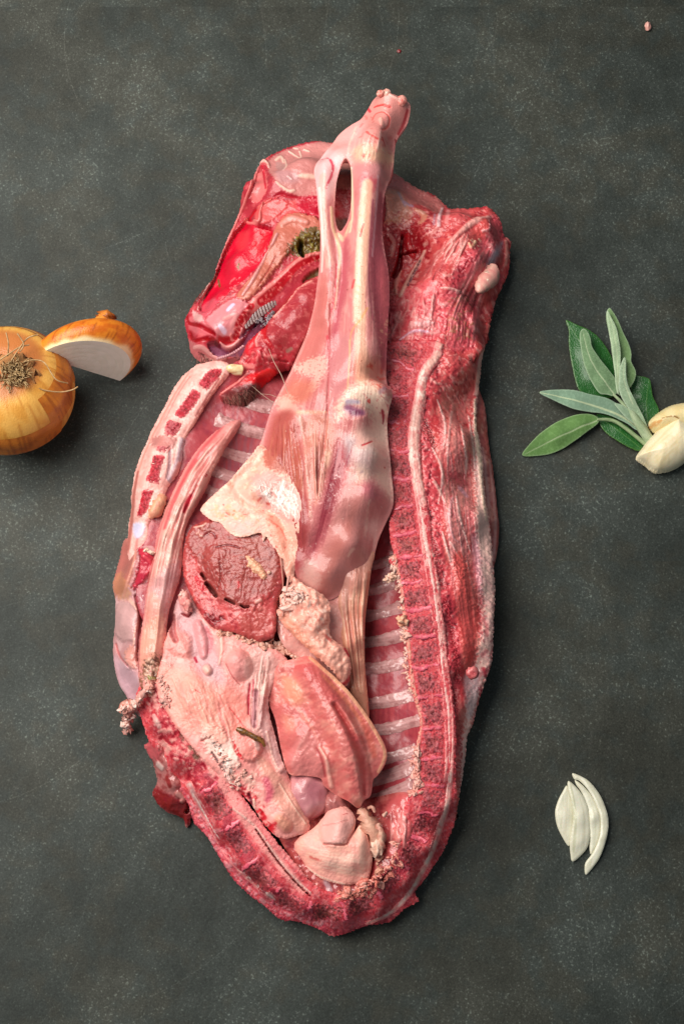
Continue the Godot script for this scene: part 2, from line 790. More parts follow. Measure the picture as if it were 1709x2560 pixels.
# a soft rope through [px, py, height mm, radius mm]; several may be joined into one mesh
class Ropes extends Kit:
	var V := PackedVector3Array()
	var NN := PackedVector3Array()
	var CC := PackedColorArray()
	var I := PackedInt32Array()
	func rope(pts: Array, c: int, c2: int, o := {}) -> Ropes:
		var ring: int = o.get("ring", 8)
		var flat: float = o.get("flat", 1.0)
		var amp: float = o.get("amp", 0.12)
		var sub: int = o.get("sub", 4)
		var sc: float = o.get("sc", 0.35)
		var ca := rgb(c)
		var cb := rgb(c2)
		var Q := []
		for q in curve(pts, false, sub):
			var v := at(q[0], q[1], q[2])
			Q.append([v, q[3]])
		var n := Q.size()
		var first := V.size()
		for k in n:
			var p: Vector3 = Q[k][0]
			var t: Vector3 = (Q[mini(k + 1, n - 1)][0] - Q[maxi(k - 1, 0)][0])
			if t.length() < 1e-4:
				t = Vector3(0, 0, 1)
			t = t.normalized()
			var side := t.cross(Vector3.UP)
			if side.length() < 0.05:
				side = t.cross(Vector3.RIGHT)
			side = side.normalized()
			var up := side.cross(t)
			for m in ring:
				var a := TAU * m / ring
				var dir := side * cos(a) + up * sin(a) * flat
				var r: float = Q[k][1]
				var nv := N.get_noise_3d(p.x * sc + dir.x * 0.8, p.y * sc + dir.y * 0.8, p.z * sc + dir.z * 0.8)
				r *= 1.0 + amp * nv * 1.6
				V.append((p + dir * r) * 0.001)
				NN.append((side * cos(a) * flat + up * sin(a)).normalized())
				CC.append(ca.lerp(cb, clampf(0.5 + nv * 1.1, 0, 1)).srgb_to_linear())
		for k in n - 1:
			for m in ring:
				var a := first + k * ring + m
				var b := first + k * ring + (m + 1) % ring
				I.append_array(PackedInt32Array([a, b + ring, a + ring, a, b, b + ring]))
		for e in 2:
			var k := 0 if e == 0 else n - 1
			var c0 := V.size()
			var t2: Vector3 = (Q[0][0] - Q[1][0]) if e == 0 else (Q[n - 1][0] - Q[n - 2][0])
			V.append((Q[k][0] + t2.normalized() * Q[k][1] * 0.5) * 0.001)
			NN.append(t2.normalized())
			CC.append(CC[first + k * ring])
			for m in ring:
				var a := first + k * ring + m
				var b := first + k * ring + (m + 1) % ring
				if e == 0:
					I.append_array(PackedInt32Array([c0, b, a]))
				else:
					I.append_array(PackedInt32Array([c0, a, b]))
		return self

	# a knobbly lump at [px, py, centre height], radii in mm
	func lump(px: float, py: float, h: float, r: Vector3, c: int, c2: int, o := {}) -> Ropes:
		var amp: float = o.get("amp", 0.3)
		var sc: float = o.get("sc", 1.2)
		var turn: float = o.get("turn", 0.0)
		var nu: int = o.get("n", 14)
		var nv := nu * 2 / 3
		var p := at(px, py, h)
		var B := Basis(Vector3.UP, turn)
		var ca := rgb(c)
		var cb := rgb(c2)
		var first := V.size()
		for j in nv + 1:
			var th := PI * j / nv
			for i in nu:
				var ph := TAU * i / nu
				var d := Vector3(sin(th) * cos(ph), cos(th), sin(th) * sin(ph))
				var n := N.get_noise_3d(d.x * sc + px, d.y * sc + py, d.z * sc) + 0.5 * N.get_noise_3d(d.x * sc * 2.7 + px, d.y * sc * 2.7, d.z * sc * 2.7 + py)
				var v := B * (d * r * (1.0 + amp * n * 1.5))
				V.append((p + v) * 0.001)
				NN.append(Vector3.ZERO)
				CC.append(ca.lerp(cb, clampf(0.5 - n * 1.1, 0, 1)).srgb_to_linear())
		var t0 := I.size()
		for j in nv:
			for i in nu:
				var a := first + j * nu + i
				var b := first + j * nu + (i + 1) % nu
				I.append_array(PackedInt32Array([a, b, b + nu, a, b + nu, a + nu]))
		for k in range(t0, I.size(), 3):
			var fn := (V[I[k + 2]] - V[I[k]]).cross(V[I[k + 1]] - V[I[k]])
			for m in 3:
				NN[I[k + m]] += fn
		for k in range(first, V.size()):
			NN[k] = NN[k].normalized() if NN[k].length() > 0.0 else Vector3.UP
		return self

	func done() -> ArrayMesh:
		var A := []
		A.resize(Mesh.ARRAY_MAX)
		A[Mesh.ARRAY_VERTEX] = V
		A[Mesh.ARRAY_NORMAL] = NN
		A[Mesh.ARRAY_COLOR] = CC
		A[Mesh.ARRAY_INDEX] = I
		var m := ArrayMesh.new()
		m.add_surface_from_arrays(Mesh.PRIMITIVE_TRIANGLES, A)
		return m

# crumbs of fat strewn along a line of [px, py, height]
func crumbs(pts: Array, n: int, spread: float, r0: float, r1: float, c: int, c2: int) -> ArrayMesh:
	var rg := RandomNumberGenerator.new()
	rg.seed = int(pts[0][0] * 3 + pts[0][1] * 11 + n)
	var R := Ropes.new()
	for k in n:
		var t := rg.randf() * (pts.size() - 1)
		var i := mini(int(t), pts.size() - 2)
		t -= i
		var r := lerpf(r0, r1, pow(rg.randf(), 1.6))
		R.lump(lerpf(pts[i][0], pts[i + 1][0], t) + rg.randf_range(-spread, spread), lerpf(pts[i][1], pts[i + 1][1], t) + rg.randf_range(-spread, spread), lerpf(pts[i][2], pts[i + 1][2], t) + rg.randf_range(-0.3, 0.8), Vector3(r * rg.randf_range(0.8, 1.6), r * 0.9, r * rg.randf_range(0.7, 1.3)), c, c2, {"n": 9, "amp": 0.4, "sc": 1.4, "turn": rg.randf() * 3.0})
	return R.done()

# a flat ribbon of [px, py, half width px] lying on another piece
func band(pts: Array, host: Patch, lift: float, o := {}) -> Patch:
	var Q := Kit.curve(pts, false, 2)
	var a := []
	var b := []
	for k in Q.size():
		var d := Vector2(Q[mini(k + 1, Q.size() - 1)][0] - Q[maxi(k - 1, 0)][0], Q[mini(k + 1, Q.size() - 1)][1] - Q[maxi(k - 1, 0)][1]).normalized().orthogonal()
		for s in [-1.0, 1.0]:
			var x: float = Q[k][0] + d.x * Q[k][2] * s
			var y: float = Q[k][1] + d.y * Q[k][2] * s
			(a if s < 0.0 else b).append([x, y, host.on(x, y).y + lift])
	b.reverse()
	return Patch.new().sheet(a + b, [], o).cling(host, lift, o.get("rise", 3.0))

func crumb_pile(host: Patch, pts: Array, n: int, spread: float, r0: float, r1: float, c: int, c2: int) -> ArrayMesh:
	var rg := RandomNumberGenerator.new()
	rg.seed = int(pts[0][0] * 3 + pts[0][1] * 11 + n)
	var R := Ropes.new()
	for k in n:
		var t := rg.randf() * (pts.size() - 1)
		var i := mini(int(t), pts.size() - 2)
		t -= i
		var r := lerpf(r0, r1, pow(rg.randf(), 2.2))
		var x := lerpf(pts[i][0], pts[i + 1][0], t) + rg.randfn(0, spread * 0.6)
		var y := lerpf(pts[i][1], pts[i + 1][1], t) + rg.randfn(0, spread * 0.6)
		var m := rg.randf()
		var ca := Kit.rgb(c).lerp(Kit.rgb(c2), m)
		R.lump(x, y, host.on(x, y).y + r * 0.25, Vector3(r * rg.randf_range(0.8, 2.2), r * rg.randf_range(0.5, 0.9), r * rg.randf_range(0.6, 1.2)), ca.to_rgba32() >> 8, c2, {"n": 9, "amp": 0.65, "sc": 1.5, "turn": rg.randf() * 3.0})
	return R.done()

func _ready() -> void:
	var N := FastNoiseLite.new()
	Kit.N = N
	N.noise_type = FastNoiseLite.TYPE_SIMPLEX_SMOOTH
	N.frequency = 1.0
	N.fractal_type = FastNoiseLite.FRACTAL_NONE
	N.seed = 7
	# camera
	var cam := Camera3D.new()
	cam.name = "camera"
	cam.fov = rad_to_deg(2.0 * atan(1280.0 / Kit.FPX))
	cam.near = 0.05
	cam.far = 20.0
	add_child(cam)
	cam.position = Vector3(0, Kit.cam_y, Kit.cam_z) * 0.001
	cam.rotation = Vector3(-PI / 2 + Kit.PITCH, 0, 0)
	cam.current = true
	# the room's dim light, and one large window to the upper left
	var we := WorldEnvironment.new()
	we.name = "surroundings"
	var e := Environment.new()
	e.background_mode = Environment.BG_COLOR
	e.background_color = Color(0.44, 0.47, 0.49)
	e.background_energy_multiplier = 1.0
	e.tonemap_mode = Environment.TONE_MAPPER_LINEAR
	e.tonemap_exposure = 1.0
	e.sdfgi_enabled = true
	e.ssao_enabled = true
	e.ssil_enabled = true
	we.environment = e
	add_child(we)
	var lamp := AreaLight3D.new()
	lamp.name = "window_light"
	lamp.area_size = Vector2(1.1, 1.0)
	lamp.light_color = Color(1.0, 0.975, 0.945)
	lamp.light_energy = 2.75
	lamp.area_range = 8.0
	lamp.shadow_enabled = true
	add_child(lamp)
	lamp.look_at_from_position(Vector3(-0.62, 1.0, -0.28), Vector3(0.0, 0.0, 0.0), Vector3.UP)
	var glow := StandardMaterial3D.new()
	glow.resource_name = "window_glow"
	glow.emission_enabled = true
	glow.emission = Color(1.0, 0.98, 0.95)
	glow.emission_energy_multiplier = 0.5
	var pane := BoxMesh.new()
	pane.size = Vector3(1.1, 1.0, 0.02)
	var win := MeshInstance3D.new()
	win.name = "window"
	win.mesh = pane
	win.material_override = glow
	win.transform = lamp.transform.translated_local(Vector3(0, 0, 0.015))
	win.set_meta("kind", "structure")
	add_child(win)
	make_materials()
	table()
	carcass()
	onion()
	sage()
	garlic()
	slivers()
	scraps()

func make_materials() -> void:
	var grain := noise_tex(0.05, 4, 3)
	var coarse := noise_tex(0.02, 3, 5)
	mat("meat", 0.36, 0.5, grain, 0.014, 40.0)
	mat("wet", 0.22, 0.5, grain, 0.012, 30.0)
	for q in [["wet", 0.3, 0.16], ["meat", 0.2, 0.2]]:
		mats[q[0]].clearcoat_enabled = true
		mats[q[0]].clearcoat = q[1]
		mats[q[0]].clearcoat_roughness = q[2]
	mat("cut", 0.42, 0.5, grain, 0.04, 60.0)
	mat("fat", 0.45, 0.5, coarse, 0.03, 40.0)
	mat("dry", 0.7, 0.3, grain, 0.02, 60.0)
	mat("skin", 0.36, 0.4, grain, 0.02, 26.0)
	mats["skin"].clearcoat_enabled = true
	mats["skin"].clearcoat = 0.35
	mats["skin"].clearcoat_roughness = 0.16
	mat("skin_paper", 0.38, 0.5, coarse, 0.02, 60.0)
	mat("leaf", 0.7, 0.35, grain, 0.03, 90.0)
	mat("gloss_leaf", 0.35, 0.5, coarse, 0.02, 60.0)
	mat("flesh", 0.35, 0.5, coarse, 0.008, 40.0, 0.05)

func table() -> void:
	# weathered dark stone: a grey-brown body, pale lichen-like flecks that come and go, a few hairline scratches
	var w := 1024
	var h := 1536
	var nz := FastNoiseLite.new()
	nz.noise_type = FastNoiseLite.TYPE_SIMPLEX_SMOOTH
	nz.fractal_octaves = 3
	nz.seed = 11
	nz.frequency = 0.004
	var big := nz.get_image(w, h, false, false, false).get_data()
	nz.seed = 12
	nz.frequency = 0.022
	nz.fractal_octaves = 4
	var mid := nz.get_image(w, h, false, false, false).get_data()
	nz.seed = 13
	nz.frequency = 0.16
	nz.fractal_octaves = 3
	var fine := nz.get_image(w, h, false, false, false).get_data()
	nz.seed = 14
	nz.frequency = 0.35
	nz.fractal_octaves = 2
	var dust := nz.get_image(w, h, false, false, false).get_data()
	var px := PackedByteArray()
	px.resize(w * h * 3)
	for k in w * h:
		var b := big[k] / 255.0
		var m := mid[k] / 255.0
		var f := fine[k] / 255.0
		var d := dust[k] / 255.0
		var t := smoothstep(0.35, 0.7, b * 0.6 + m * 0.4)
		var g := 46.0 + (m - 0.5) * 16.0 + (d - 0.5) * 32.0 + (f - 0.5) * 16.0 + (b - 0.5) * 33.0
		var tone := smoothstep(0.4, 0.62, big[(k * 7 + 91919) % (w * h)] / 255.0 * 0.0 + mid[(k + w * 517) % (w * h)] / 255.0 * 0.5 + big[(k + w * 700) % (w * h)] / 255.0 * 0.5)
		var thr := 0.70 - (m - 0.5) * 0.10 - (b - 0.5) * 0.14
		var s := clampf((f * 0.62 + d * 0.45 - thr) * 9.0, 0.0, 1.0)
		s = s * (0.55 + 0.45 * t)
		px[k * 3] = int(clampf(lerpf(g + 4.0 * tone - 3.0, 128.0, s * 0.6), 0, 255))
		px[k * 3 + 1] = int(clampf(lerpf(g + 3.0, 140.0, s * 0.6), 0, 255))
		px[k * 3 + 2] = int(clampf(lerpf(g - 1.0 - 3.0 * tone, 130.0, s * 0.6), 0, 255))
	# hairline scratches
	var rg := RandomNumberGenerator.new()
	rg.seed = 3
	for k in 150:
		var x := rg.randf() * w
		var y := rg.randf() * h
		var a := rg.randfn(1.9, 0.5)
		var turn := rg.randf_range(-0.004, 0.004)
		var bright := rg.randf_range(6, 26)
		for q in int(rg.randf_range(30, 220)):
			x += cos(a)
			y += sin(a)
			a += turn
			var i := (posmod(int(y), h) * w + posmod(int(x), w)) * 3
			if rg.randf() < 0.7:
				for c in 3:
					px[i + c] = mini(255, px[i + c] + int(bright))
	var im := Image.create_from_data(w, h, false, Image.FORMAT_RGB8, px)
	var m := StandardMaterial3D.new()
	m.resource_name = "stone"
	m.albedo_texture = ImageTexture.create_from_image(im)
	m.roughness = 0.62
	m.metallic_specular = 0.4
	m.heightmap_enabled = true
	m.heightmap_texture = noise_tex(0.12, 4, 21)
	m.heightmap_scale = 0.02
	m.uv1_scale = Vector3(1.0 / 0.54, 1.0 / 0.81, 1.0)
	m.uv1_offset = Vector3(0.5, 0.5, 0)
	mats["stone"] = m
	var V := PackedVector3Array()
	var NN := PackedVector3Array()
	var UV := PackedVector2Array()
	for c in [Vector2(-1, -1), Vector2(1, -1), Vector2(1, 1), Vector2(-1, 1)]:
		V.append(Vector3(c.x * 0.8, 0, c.y * 0.9))
		NN.append(Vector3.UP)
		UV.append(Vector2(c.x * 0.8, c.y * 0.9))
	var A := []
	A.resize(Mesh.ARRAY_MAX)
	A[Mesh.ARRAY_VERTEX] = V
	A[Mesh.ARRAY_NORMAL] = NN
	A[Mesh.ARRAY_TEX_UV] = UV
	A[Mesh.ARRAY_INDEX] = PackedInt32Array([0, 1, 2, 0, 2, 3])
	var am := ArrayMesh.new()
	am.add_surface_from_arrays(Mesh.PRIMITIVE_TRIANGLES, A)
	var o := put("table_top", am, "stone", self)
	o.set_meta("kind", "structure")
	tag(o, "dark weathered stone table top with pale flecks under everything", "table")

var lamb: Node3D

func carcass() -> void:
	lamb = thing("lamb_carcass", "raw skinned half lamb carcass with split head, folded leg and sawn backbone", "meat")
	rib_cage()
	outer_side()
	spine()
	neck()
	head()
	sternum()
	pelvis()
	leg()
	flank_flap()
	lower_organs()

func rib_cage() -> void:
	var p := Patch.new().sheet([[560, 925, 40], [700, 890, 20], [960, 880, 30], [1000, 1000, 48], [1010, 1200, 50], [1040, 1500, 50], [1080, 1800, 46], [1070, 1960, 40], [1000, 2080, 30], [880, 2120, 18], [760, 2000, 15], [560, 1800, 20], [420, 1640, 30], [340, 1500, 40], [370, 1300, 42], [440, 1120, 42]],
		[[640, 1150, 26], [760, 1400, 12], [850, 1600, 14], [900, 1800, 17], [900, 1950, 20], [600, 1040, 34], [980, 1500, 32], [1000, 1700, 33], [1000, 1850, 32], [700, 1000, 30], [540, 1250, 34], [500, 1500, 36], [480, 1350, 40], [640, 960, 34], [930, 1700, 24]], {"cell": 0.9, "sig": 40.0})
	p.fill(0xb4565a).bump(0.4, 0.12)
	p.mottle(0x9c4450, 0.08, 0.0, 0.4, 0.6)
	p.strands([[520, 1000], [560, 1300]], [[700, 960], [600, 1250]], 60, 0x9c6a72, {"w": 4.0, "a": 0.35})
	p.strands([[920, 1500], [900, 2000]], [[1030, 1480], [1050, 1960]], 90, 0x94404a, {"w": 2.5, "a": 0.3, "part": true})
	var cage := put("rib_cage", p.mesh({"thick": 8.0, "inset": 0.2}), "meat", lamb)
	# ribs showing through the lining
	for q in [[895, 1415, 985, 1396, 14, 0xc29a96], [895, 1478, 985, 1456, 15, 0xc29a96], [900, 1540, 1002, 1516, 16, 0xc29a96], [900, 1606, 1016, 1582, 17, 0xc29a96], [905, 1672, 1026, 1650, 17, 0xc29a96], [905, 1760, 1036, 1734, 18, 0xc29a96], [915, 1828, 1050, 1798, 17, 0xc29a96],
			[930, 1900, 1042, 1872, 16, 0xc29a96], [905, 1956, 1038, 1912, 18, 0xc29a96], [900, 2010, 1034, 1962, 19, 0xc29a96], [895, 2056, 1010, 2016, 17, 0xc29a96],
			[540, 1046, 680, 1088, 17, 0xc29a96], [520, 1110, 650, 1152, 16, 0xc29a96], [505, 1160, 615, 1200, 15, 0xc29a96], [495, 1210, 580, 1240, 14, 0xc29a96], [580, 990, 700, 1020, 18, 0xc29a96]]:
		var pts := []
		for k in 5:
			var t := k / 4.0
			pts.append([lerpf(q[0], q[2], t), lerpf(q[1], q[3], t) + 5.0 * sin(t * PI), q[4] * (0.9 + 0.2 * Kit.n2(t * 3.0, q[1]))])
		var r := band(pts, p, 1.3, {"rise": 4.5, "rw": 3.0, "rd": 0.9, "rag": 0.5, "rags": 0.2, "sig": 2.0})
		r.fill(q[5]).bump(0.3, 0.2).mottle(q[5] - 0x202828, 0.15, 0.0, 0.4, 0.6)
		var up := []
		var low := []
		for a in pts:
			up.append([a[0], a[1] - a[2] * 0.75, 4.0])
			low.append([a[0], a[1] + a[2] * 0.7, 4.5])
		r.strands(up, low, 12, q[5] + 0x181818, {"w": 2.5, "a": 0.5})
		put("rib", r.mesh({"thick": 3.0, "inset": 0.1}), "wet", cage)

func outer_side() -> void:
	# the skin side that bulges out under the back muscle
	var p := Patch.new().sheet([[1185, 960, 20], [1205, 990, 14], [1214, 1024, 14], [1220, 1090, 13], [1226, 1136, 13], [1235, 1194, 13], [1243, 1269, 12], [1247, 1335, 12], [1240, 1393, 12], [1225, 1425, 14], [1190, 1400, 24], [1170, 1200, 26], [1170, 1050, 26]], [[1205, 1150, 24], [1215, 1300, 24]], {"rw": 6.0, "rd": 5.0})
	p.fill(0xb5625c).bump(0.5, 0.15).mottle(0xd09a90, 0.12, 0.0, 0.4, 0.7, {"fx": 0.4, "ang": 1.57}).mottle(0x9c4a48, 0.2, 0.1, 0.4, 0.6)
	p.st([[1222, 1150, 5], [1232, 1230, 6], [1238, 1320, 6], [1232, 1400, 5]], 0xd8a8a2, {"a": 0.7})
	p.st([[1205, 1120, 6], [1215, 1200, 6], [1222, 1290, 6]], 0xcfa09c, {"a": 0.7})
	put("outer_flank", p.mesh({"inset": 0.5}), "meat", lamb)
	# back muscle
	var m := Patch.new().sheet([[1090, 830, 57], [1050, 960, 59], [1042, 1090, 60], [1048, 1200, 61], [1070, 1380, 61], [1087, 1500, 59], [1107, 1650, 56], [1124, 1800, 53], [1124, 1930, 49], [1116, 2020, 44], [1134, 2057, 22], [1143, 2019, 20], [1150, 1975, 22], [1158, 1926, 24], [1164, 1880, 26], [1168, 1842, 27], [1183, 1804, 28], [1198, 1749, 30], [1210, 1711, 32], [1227, 1661, 34], [1232, 1620, 35], [1233, 1577, 36], [1238, 1484, 36], [1235, 1439, 36], [1226, 1327, 34], [1213, 1244, 34], [1208, 1173, 34], [1203, 1120, 28], [1190, 1057, 28], [1196, 985, 25], [1202, 913, 24], [1213, 853, 24], [1222, 800, 24], [1160, 800, 54]],
		[[1130, 900, 57], [1160, 900, 50], [1120, 1100, 60], [1150, 1100, 54], [1120, 1300, 60], [1180, 1300, 52], [1140, 1450, 57], [1195, 1450, 46], [1150, 1600, 52], [1198, 1600, 43], [1150, 1750, 46], [1140, 1880, 42]], {"rw": 5.0, "rd": 5.0, "rag": 0.9, "rags": 0.3})
	m.fill(0xda625e).bump(0.7, 0.2)
	m.mottle(0xb43038, 0.1, 0.05, 0.4, 0.6, {"fx": 0.35, "ang": 1.5})
	m.mottle(0xeb9a8c, 0.12, 0.0, 0.4, 0.6, {"fx": 0.3, "ang": 1.5})
	# red band right of the cord with dark pits
	var band := [[1075, 880], [1110, 880], [1075, 1000], [1080, 1100], [1098, 1220], [1105, 1350], [1128, 1480], [1150, 1600], [1152, 1700], [1140, 1760], [1150, 1900], [1130, 1960], [1118, 1880], [1110, 1700], [1098, 1560], [1080, 1400], [1060, 1200], [1050, 1060]]
	m.area(band, 0xd4525c, {"a": 0.75, "soft": 4.0, "rag": 1.5})
	m.dots(band, 150, 0x7a1626, 1.5, 6.0, {"a": 0.75, "h": -0.8})
	m.dots(band, 160, 0xf0a09a, 1.5, 5.0, {"a": 0.7, "h": 0.5})
	for q in [[1062, 1068, 12], [1075, 1092, 10], [1080, 1110, 8]]:
		m.st([[q[0], q[1] - 14, q[2]], [q[0] + 4, q[1] + 12, q[2]]], 0x7d4038, {"a": 0.8, "brk": 0.5, "bs": 0.8, "h": -0.8})
	m.st([[1080, 1350, 12], [1095, 1400, 12], [1110, 1470, 8]], 0x8d3a3c, {"a": 0.7, "brk": 0.5, "bs": 0.9, "h": -0.7})
	m.st([[1112, 1500, 9], [1128, 1580, 9], [1140, 1650, 13], [1143, 1700, 12]], 0xa01228, {"a": 0.85, "brk": 0.45, "bs": 0.8, "h": -1.0})
	m.st([[1130, 1720, 10], [1142, 1790, 12], [1152, 1870, 8]], 0xb0182c, {"a": 0.85, "brk": 0.4, "bs": 0.7, "h": -0.8})
	# spongy muscle near the top
	var top := [[1080, 830], [1200, 820], [1185, 960], [1160, 1010], [1080, 990], [1060, 940]]
	m.area(top, 0xcf5a5c, {"a": 0.6, "soft": 8.0})
	m.dots(top, 130, 0x8a1c2a, 1.5, 5.0, {"a": 0.6, "h": -0.6})
	m.dots(top, 160, 0xf2b0a6, 1.5, 5.5, {"a": 0.65, "h": 0.6})
	# lengthwise muscle fibres and tendons
	var ga := [[1085, 1000], [1095, 1150], [1110, 1300], [1130, 1450], [1160, 1620]]
	var gb := [[1180, 960], [1190, 1130], [1205, 1260], [1215, 1400], [1215, 1600]]
	m.strands(ga, gb, 40, 0xeeb2a6, {"w": 7.0, "a": 0.35, "h": 0.15, "v": 3.0})
	m.strands(ga, gb, 34, 0xb03c48, {"w": 6.0, "a": 0.5, "h": -0.15, "v": 3.0})
	m.strands(ga, gb, 34, 0xf3cfc4, {"w": 2.2, "a": 0.5, "h": 0.2, "v": 4.0})
	for q in [[[1110, 1020], [1165, 1000], [1180, 1100], [1130, 1140], [1105, 1090]], [[1120, 1180], [1175, 1160], [1185, 1260], [1140, 1300]], [[1110, 1300], [1150, 1310], [1170, 1400], [1140, 1430]], [[1150, 1430], [1190, 1440], [1195, 1520], [1165, 1500]]]:
		m.area(q, 0xeea096, {"a": 0.55, "soft": 5.0, "rag": 5.0, "brk": 0.8, "bs": 0.14, "h": 0.5})
	for q in [[[1092, 1000], [1112, 1060], [1108, 1120]], [[1105, 1330], [1125, 1400], [1150, 1460]], [[1170, 1040], [1182, 1120], [1186, 1200]], [[1080, 1120], [1105, 1180], [1095, 1260]], [[1150, 1060], [1165, 1150], [1160, 1200]], [[1140, 1240], [1150, 1300], [1175, 1380]], [[1165, 1400], [1180, 1480], [1185, 1560]]]:
		m.st([[q[0][0], q[0][1], 3], [q[1][0], q[1][1], 6], [q[2][0], q[2][1], 2]], 0xf8d4ca, {"a": 0.85, "h": 0.6, "brk": 0.9, "soft": 0.9})
	m.st([[1128, 1030, 5], [1120, 1100, 4], [1118, 1160, 3]], 0xf0b8ae, {"a": 0.8, "h": 0.5})
	m.st([[1085, 1205, 6], [1100, 1230, 5], [1112, 1255, 2]], 0xf2c0b4, {"a": 0.8, "h": 0.6})
	m.st([[1130, 1245, 5], [1122, 1290, 6], [1130, 1340, 4], [1145, 1355, 2]], 0xecb0b0, {"a": 0.75, "h": 0.6})
	m.st([[1125, 1355, 3], [1150, 1395, 4], [1170, 1410, 2]], 0xf4c8c0, {"a": 0.75, "h": 0.5})
	m.st([[1150, 1220, 10], [1165, 1240, 8]], 0xdba6b4, {"a": 0.7})
	m.area([[1120, 1180], [1160, 1185], [1165, 1215], [1130, 1210]], 0x9c2432, {"a": 0.5, "soft": 3.0, "rag": 2.0})
	# red lean strip low down
	m.area([[1130, 1400], [1160, 1390], [1185, 1480], [1195, 1560], [1180, 1660], [1168, 1670], [1150, 1590]], 0xd2564f, {"a": 0.75, "soft": 4.0, "rag": 1.5, "h": 0.8})
	# pale fat along the outer edge
	m.area([[1190, 985], [1198, 1060], [1208, 1120], [1212, 1200], [1222, 1290], [1240, 1400], [1240, 1600], [1228, 1660], [1200, 1740], [1180, 1800], [1150, 1990], [1150, 1880], [1172, 1740], [1190, 1640], [1205, 1560], [1200, 1440], [1190, 1330], [1188, 1230], [1184, 1120], [1182, 1040]], 0xf4d0c4, {"a": 0.9, "soft": 5.0, "rag": 2.2, "h": 0.8})
	m.area([[1185, 1330], [1200, 1380], [1205, 1480], [1190, 1460], [1180, 1380]], 0xd8a4ae, {"a": 0.6, "soft": 4.0})
	m.st([[1196, 830, 10], [1205, 870, 12], [1198, 930, 12], [1190, 985, 8]], 0xe8bcae, {"a": 0.85, "h": 0.8})
	m.st([[1186, 1000, 4], [1188, 1080, 6], [1198, 1150, 8], [1203, 1220, 6], [1214, 1300, 4]], 0xf0d2bc, {"a": 0.9, "h": 0.6})
	for k in 14:
		var y := 1380.0 + k * 24.0
		m.st([[1196 + 4 * sin(k * 2.0), y - 14, 3.5], [1214, y, 5], [1232, y + 16, 4]], 0xf0cdbd if k % 2 == 0 else 0xe8b4b0, {"a": 0.6, "h": 0.9, "soft": 0.8})
	m.dots([[1200, 1500], [1238, 1500], [1228, 1680], [1190, 1740]], 26, 0xc05a60, 3.0, 9.0, {"a": 0.5})
	m.st([[1192, 1722, 10], [1202, 1735, 12], [1200, 1750, 8]], 0xb4203a, {"a": 0.9, "brk": 0.35, "h": -0.6})
	m.st([[1208, 1672, 6], [1213, 1690, 5]], 0xc84a54, {"a": 0.8})
	m.area([[1160, 1690], [1195, 1670], [1190, 1760], [1170, 1800], [1162, 1740]], 0xe2c6c6, {"a": 0.75, "soft": 4.0})
	m.st([[1152, 1860, 5], [1150, 1930, 5], [1146, 1980, 5]], 0xa6222e, {"a": 0.8, "brk": 0.4, "bs": 0.8})
	m.st([[1160, 1850, 4], [1156, 1940, 4], [1146, 2030, 4]], 0xe9c2b8, {"a": 0.8})
	put("back_muscle", m.mesh({"inset": 0.45}), "meat", lamb)
	# knob of bone at the lower end of the muscle
	put("bone_knob", Ropes.new().lump(1180, 1682, 50, Vector3(4.2, 3.5, 4.0), 0xe08a86, 0xc05a5c, {"amp": 0.25}).done(), "meat", lamb)

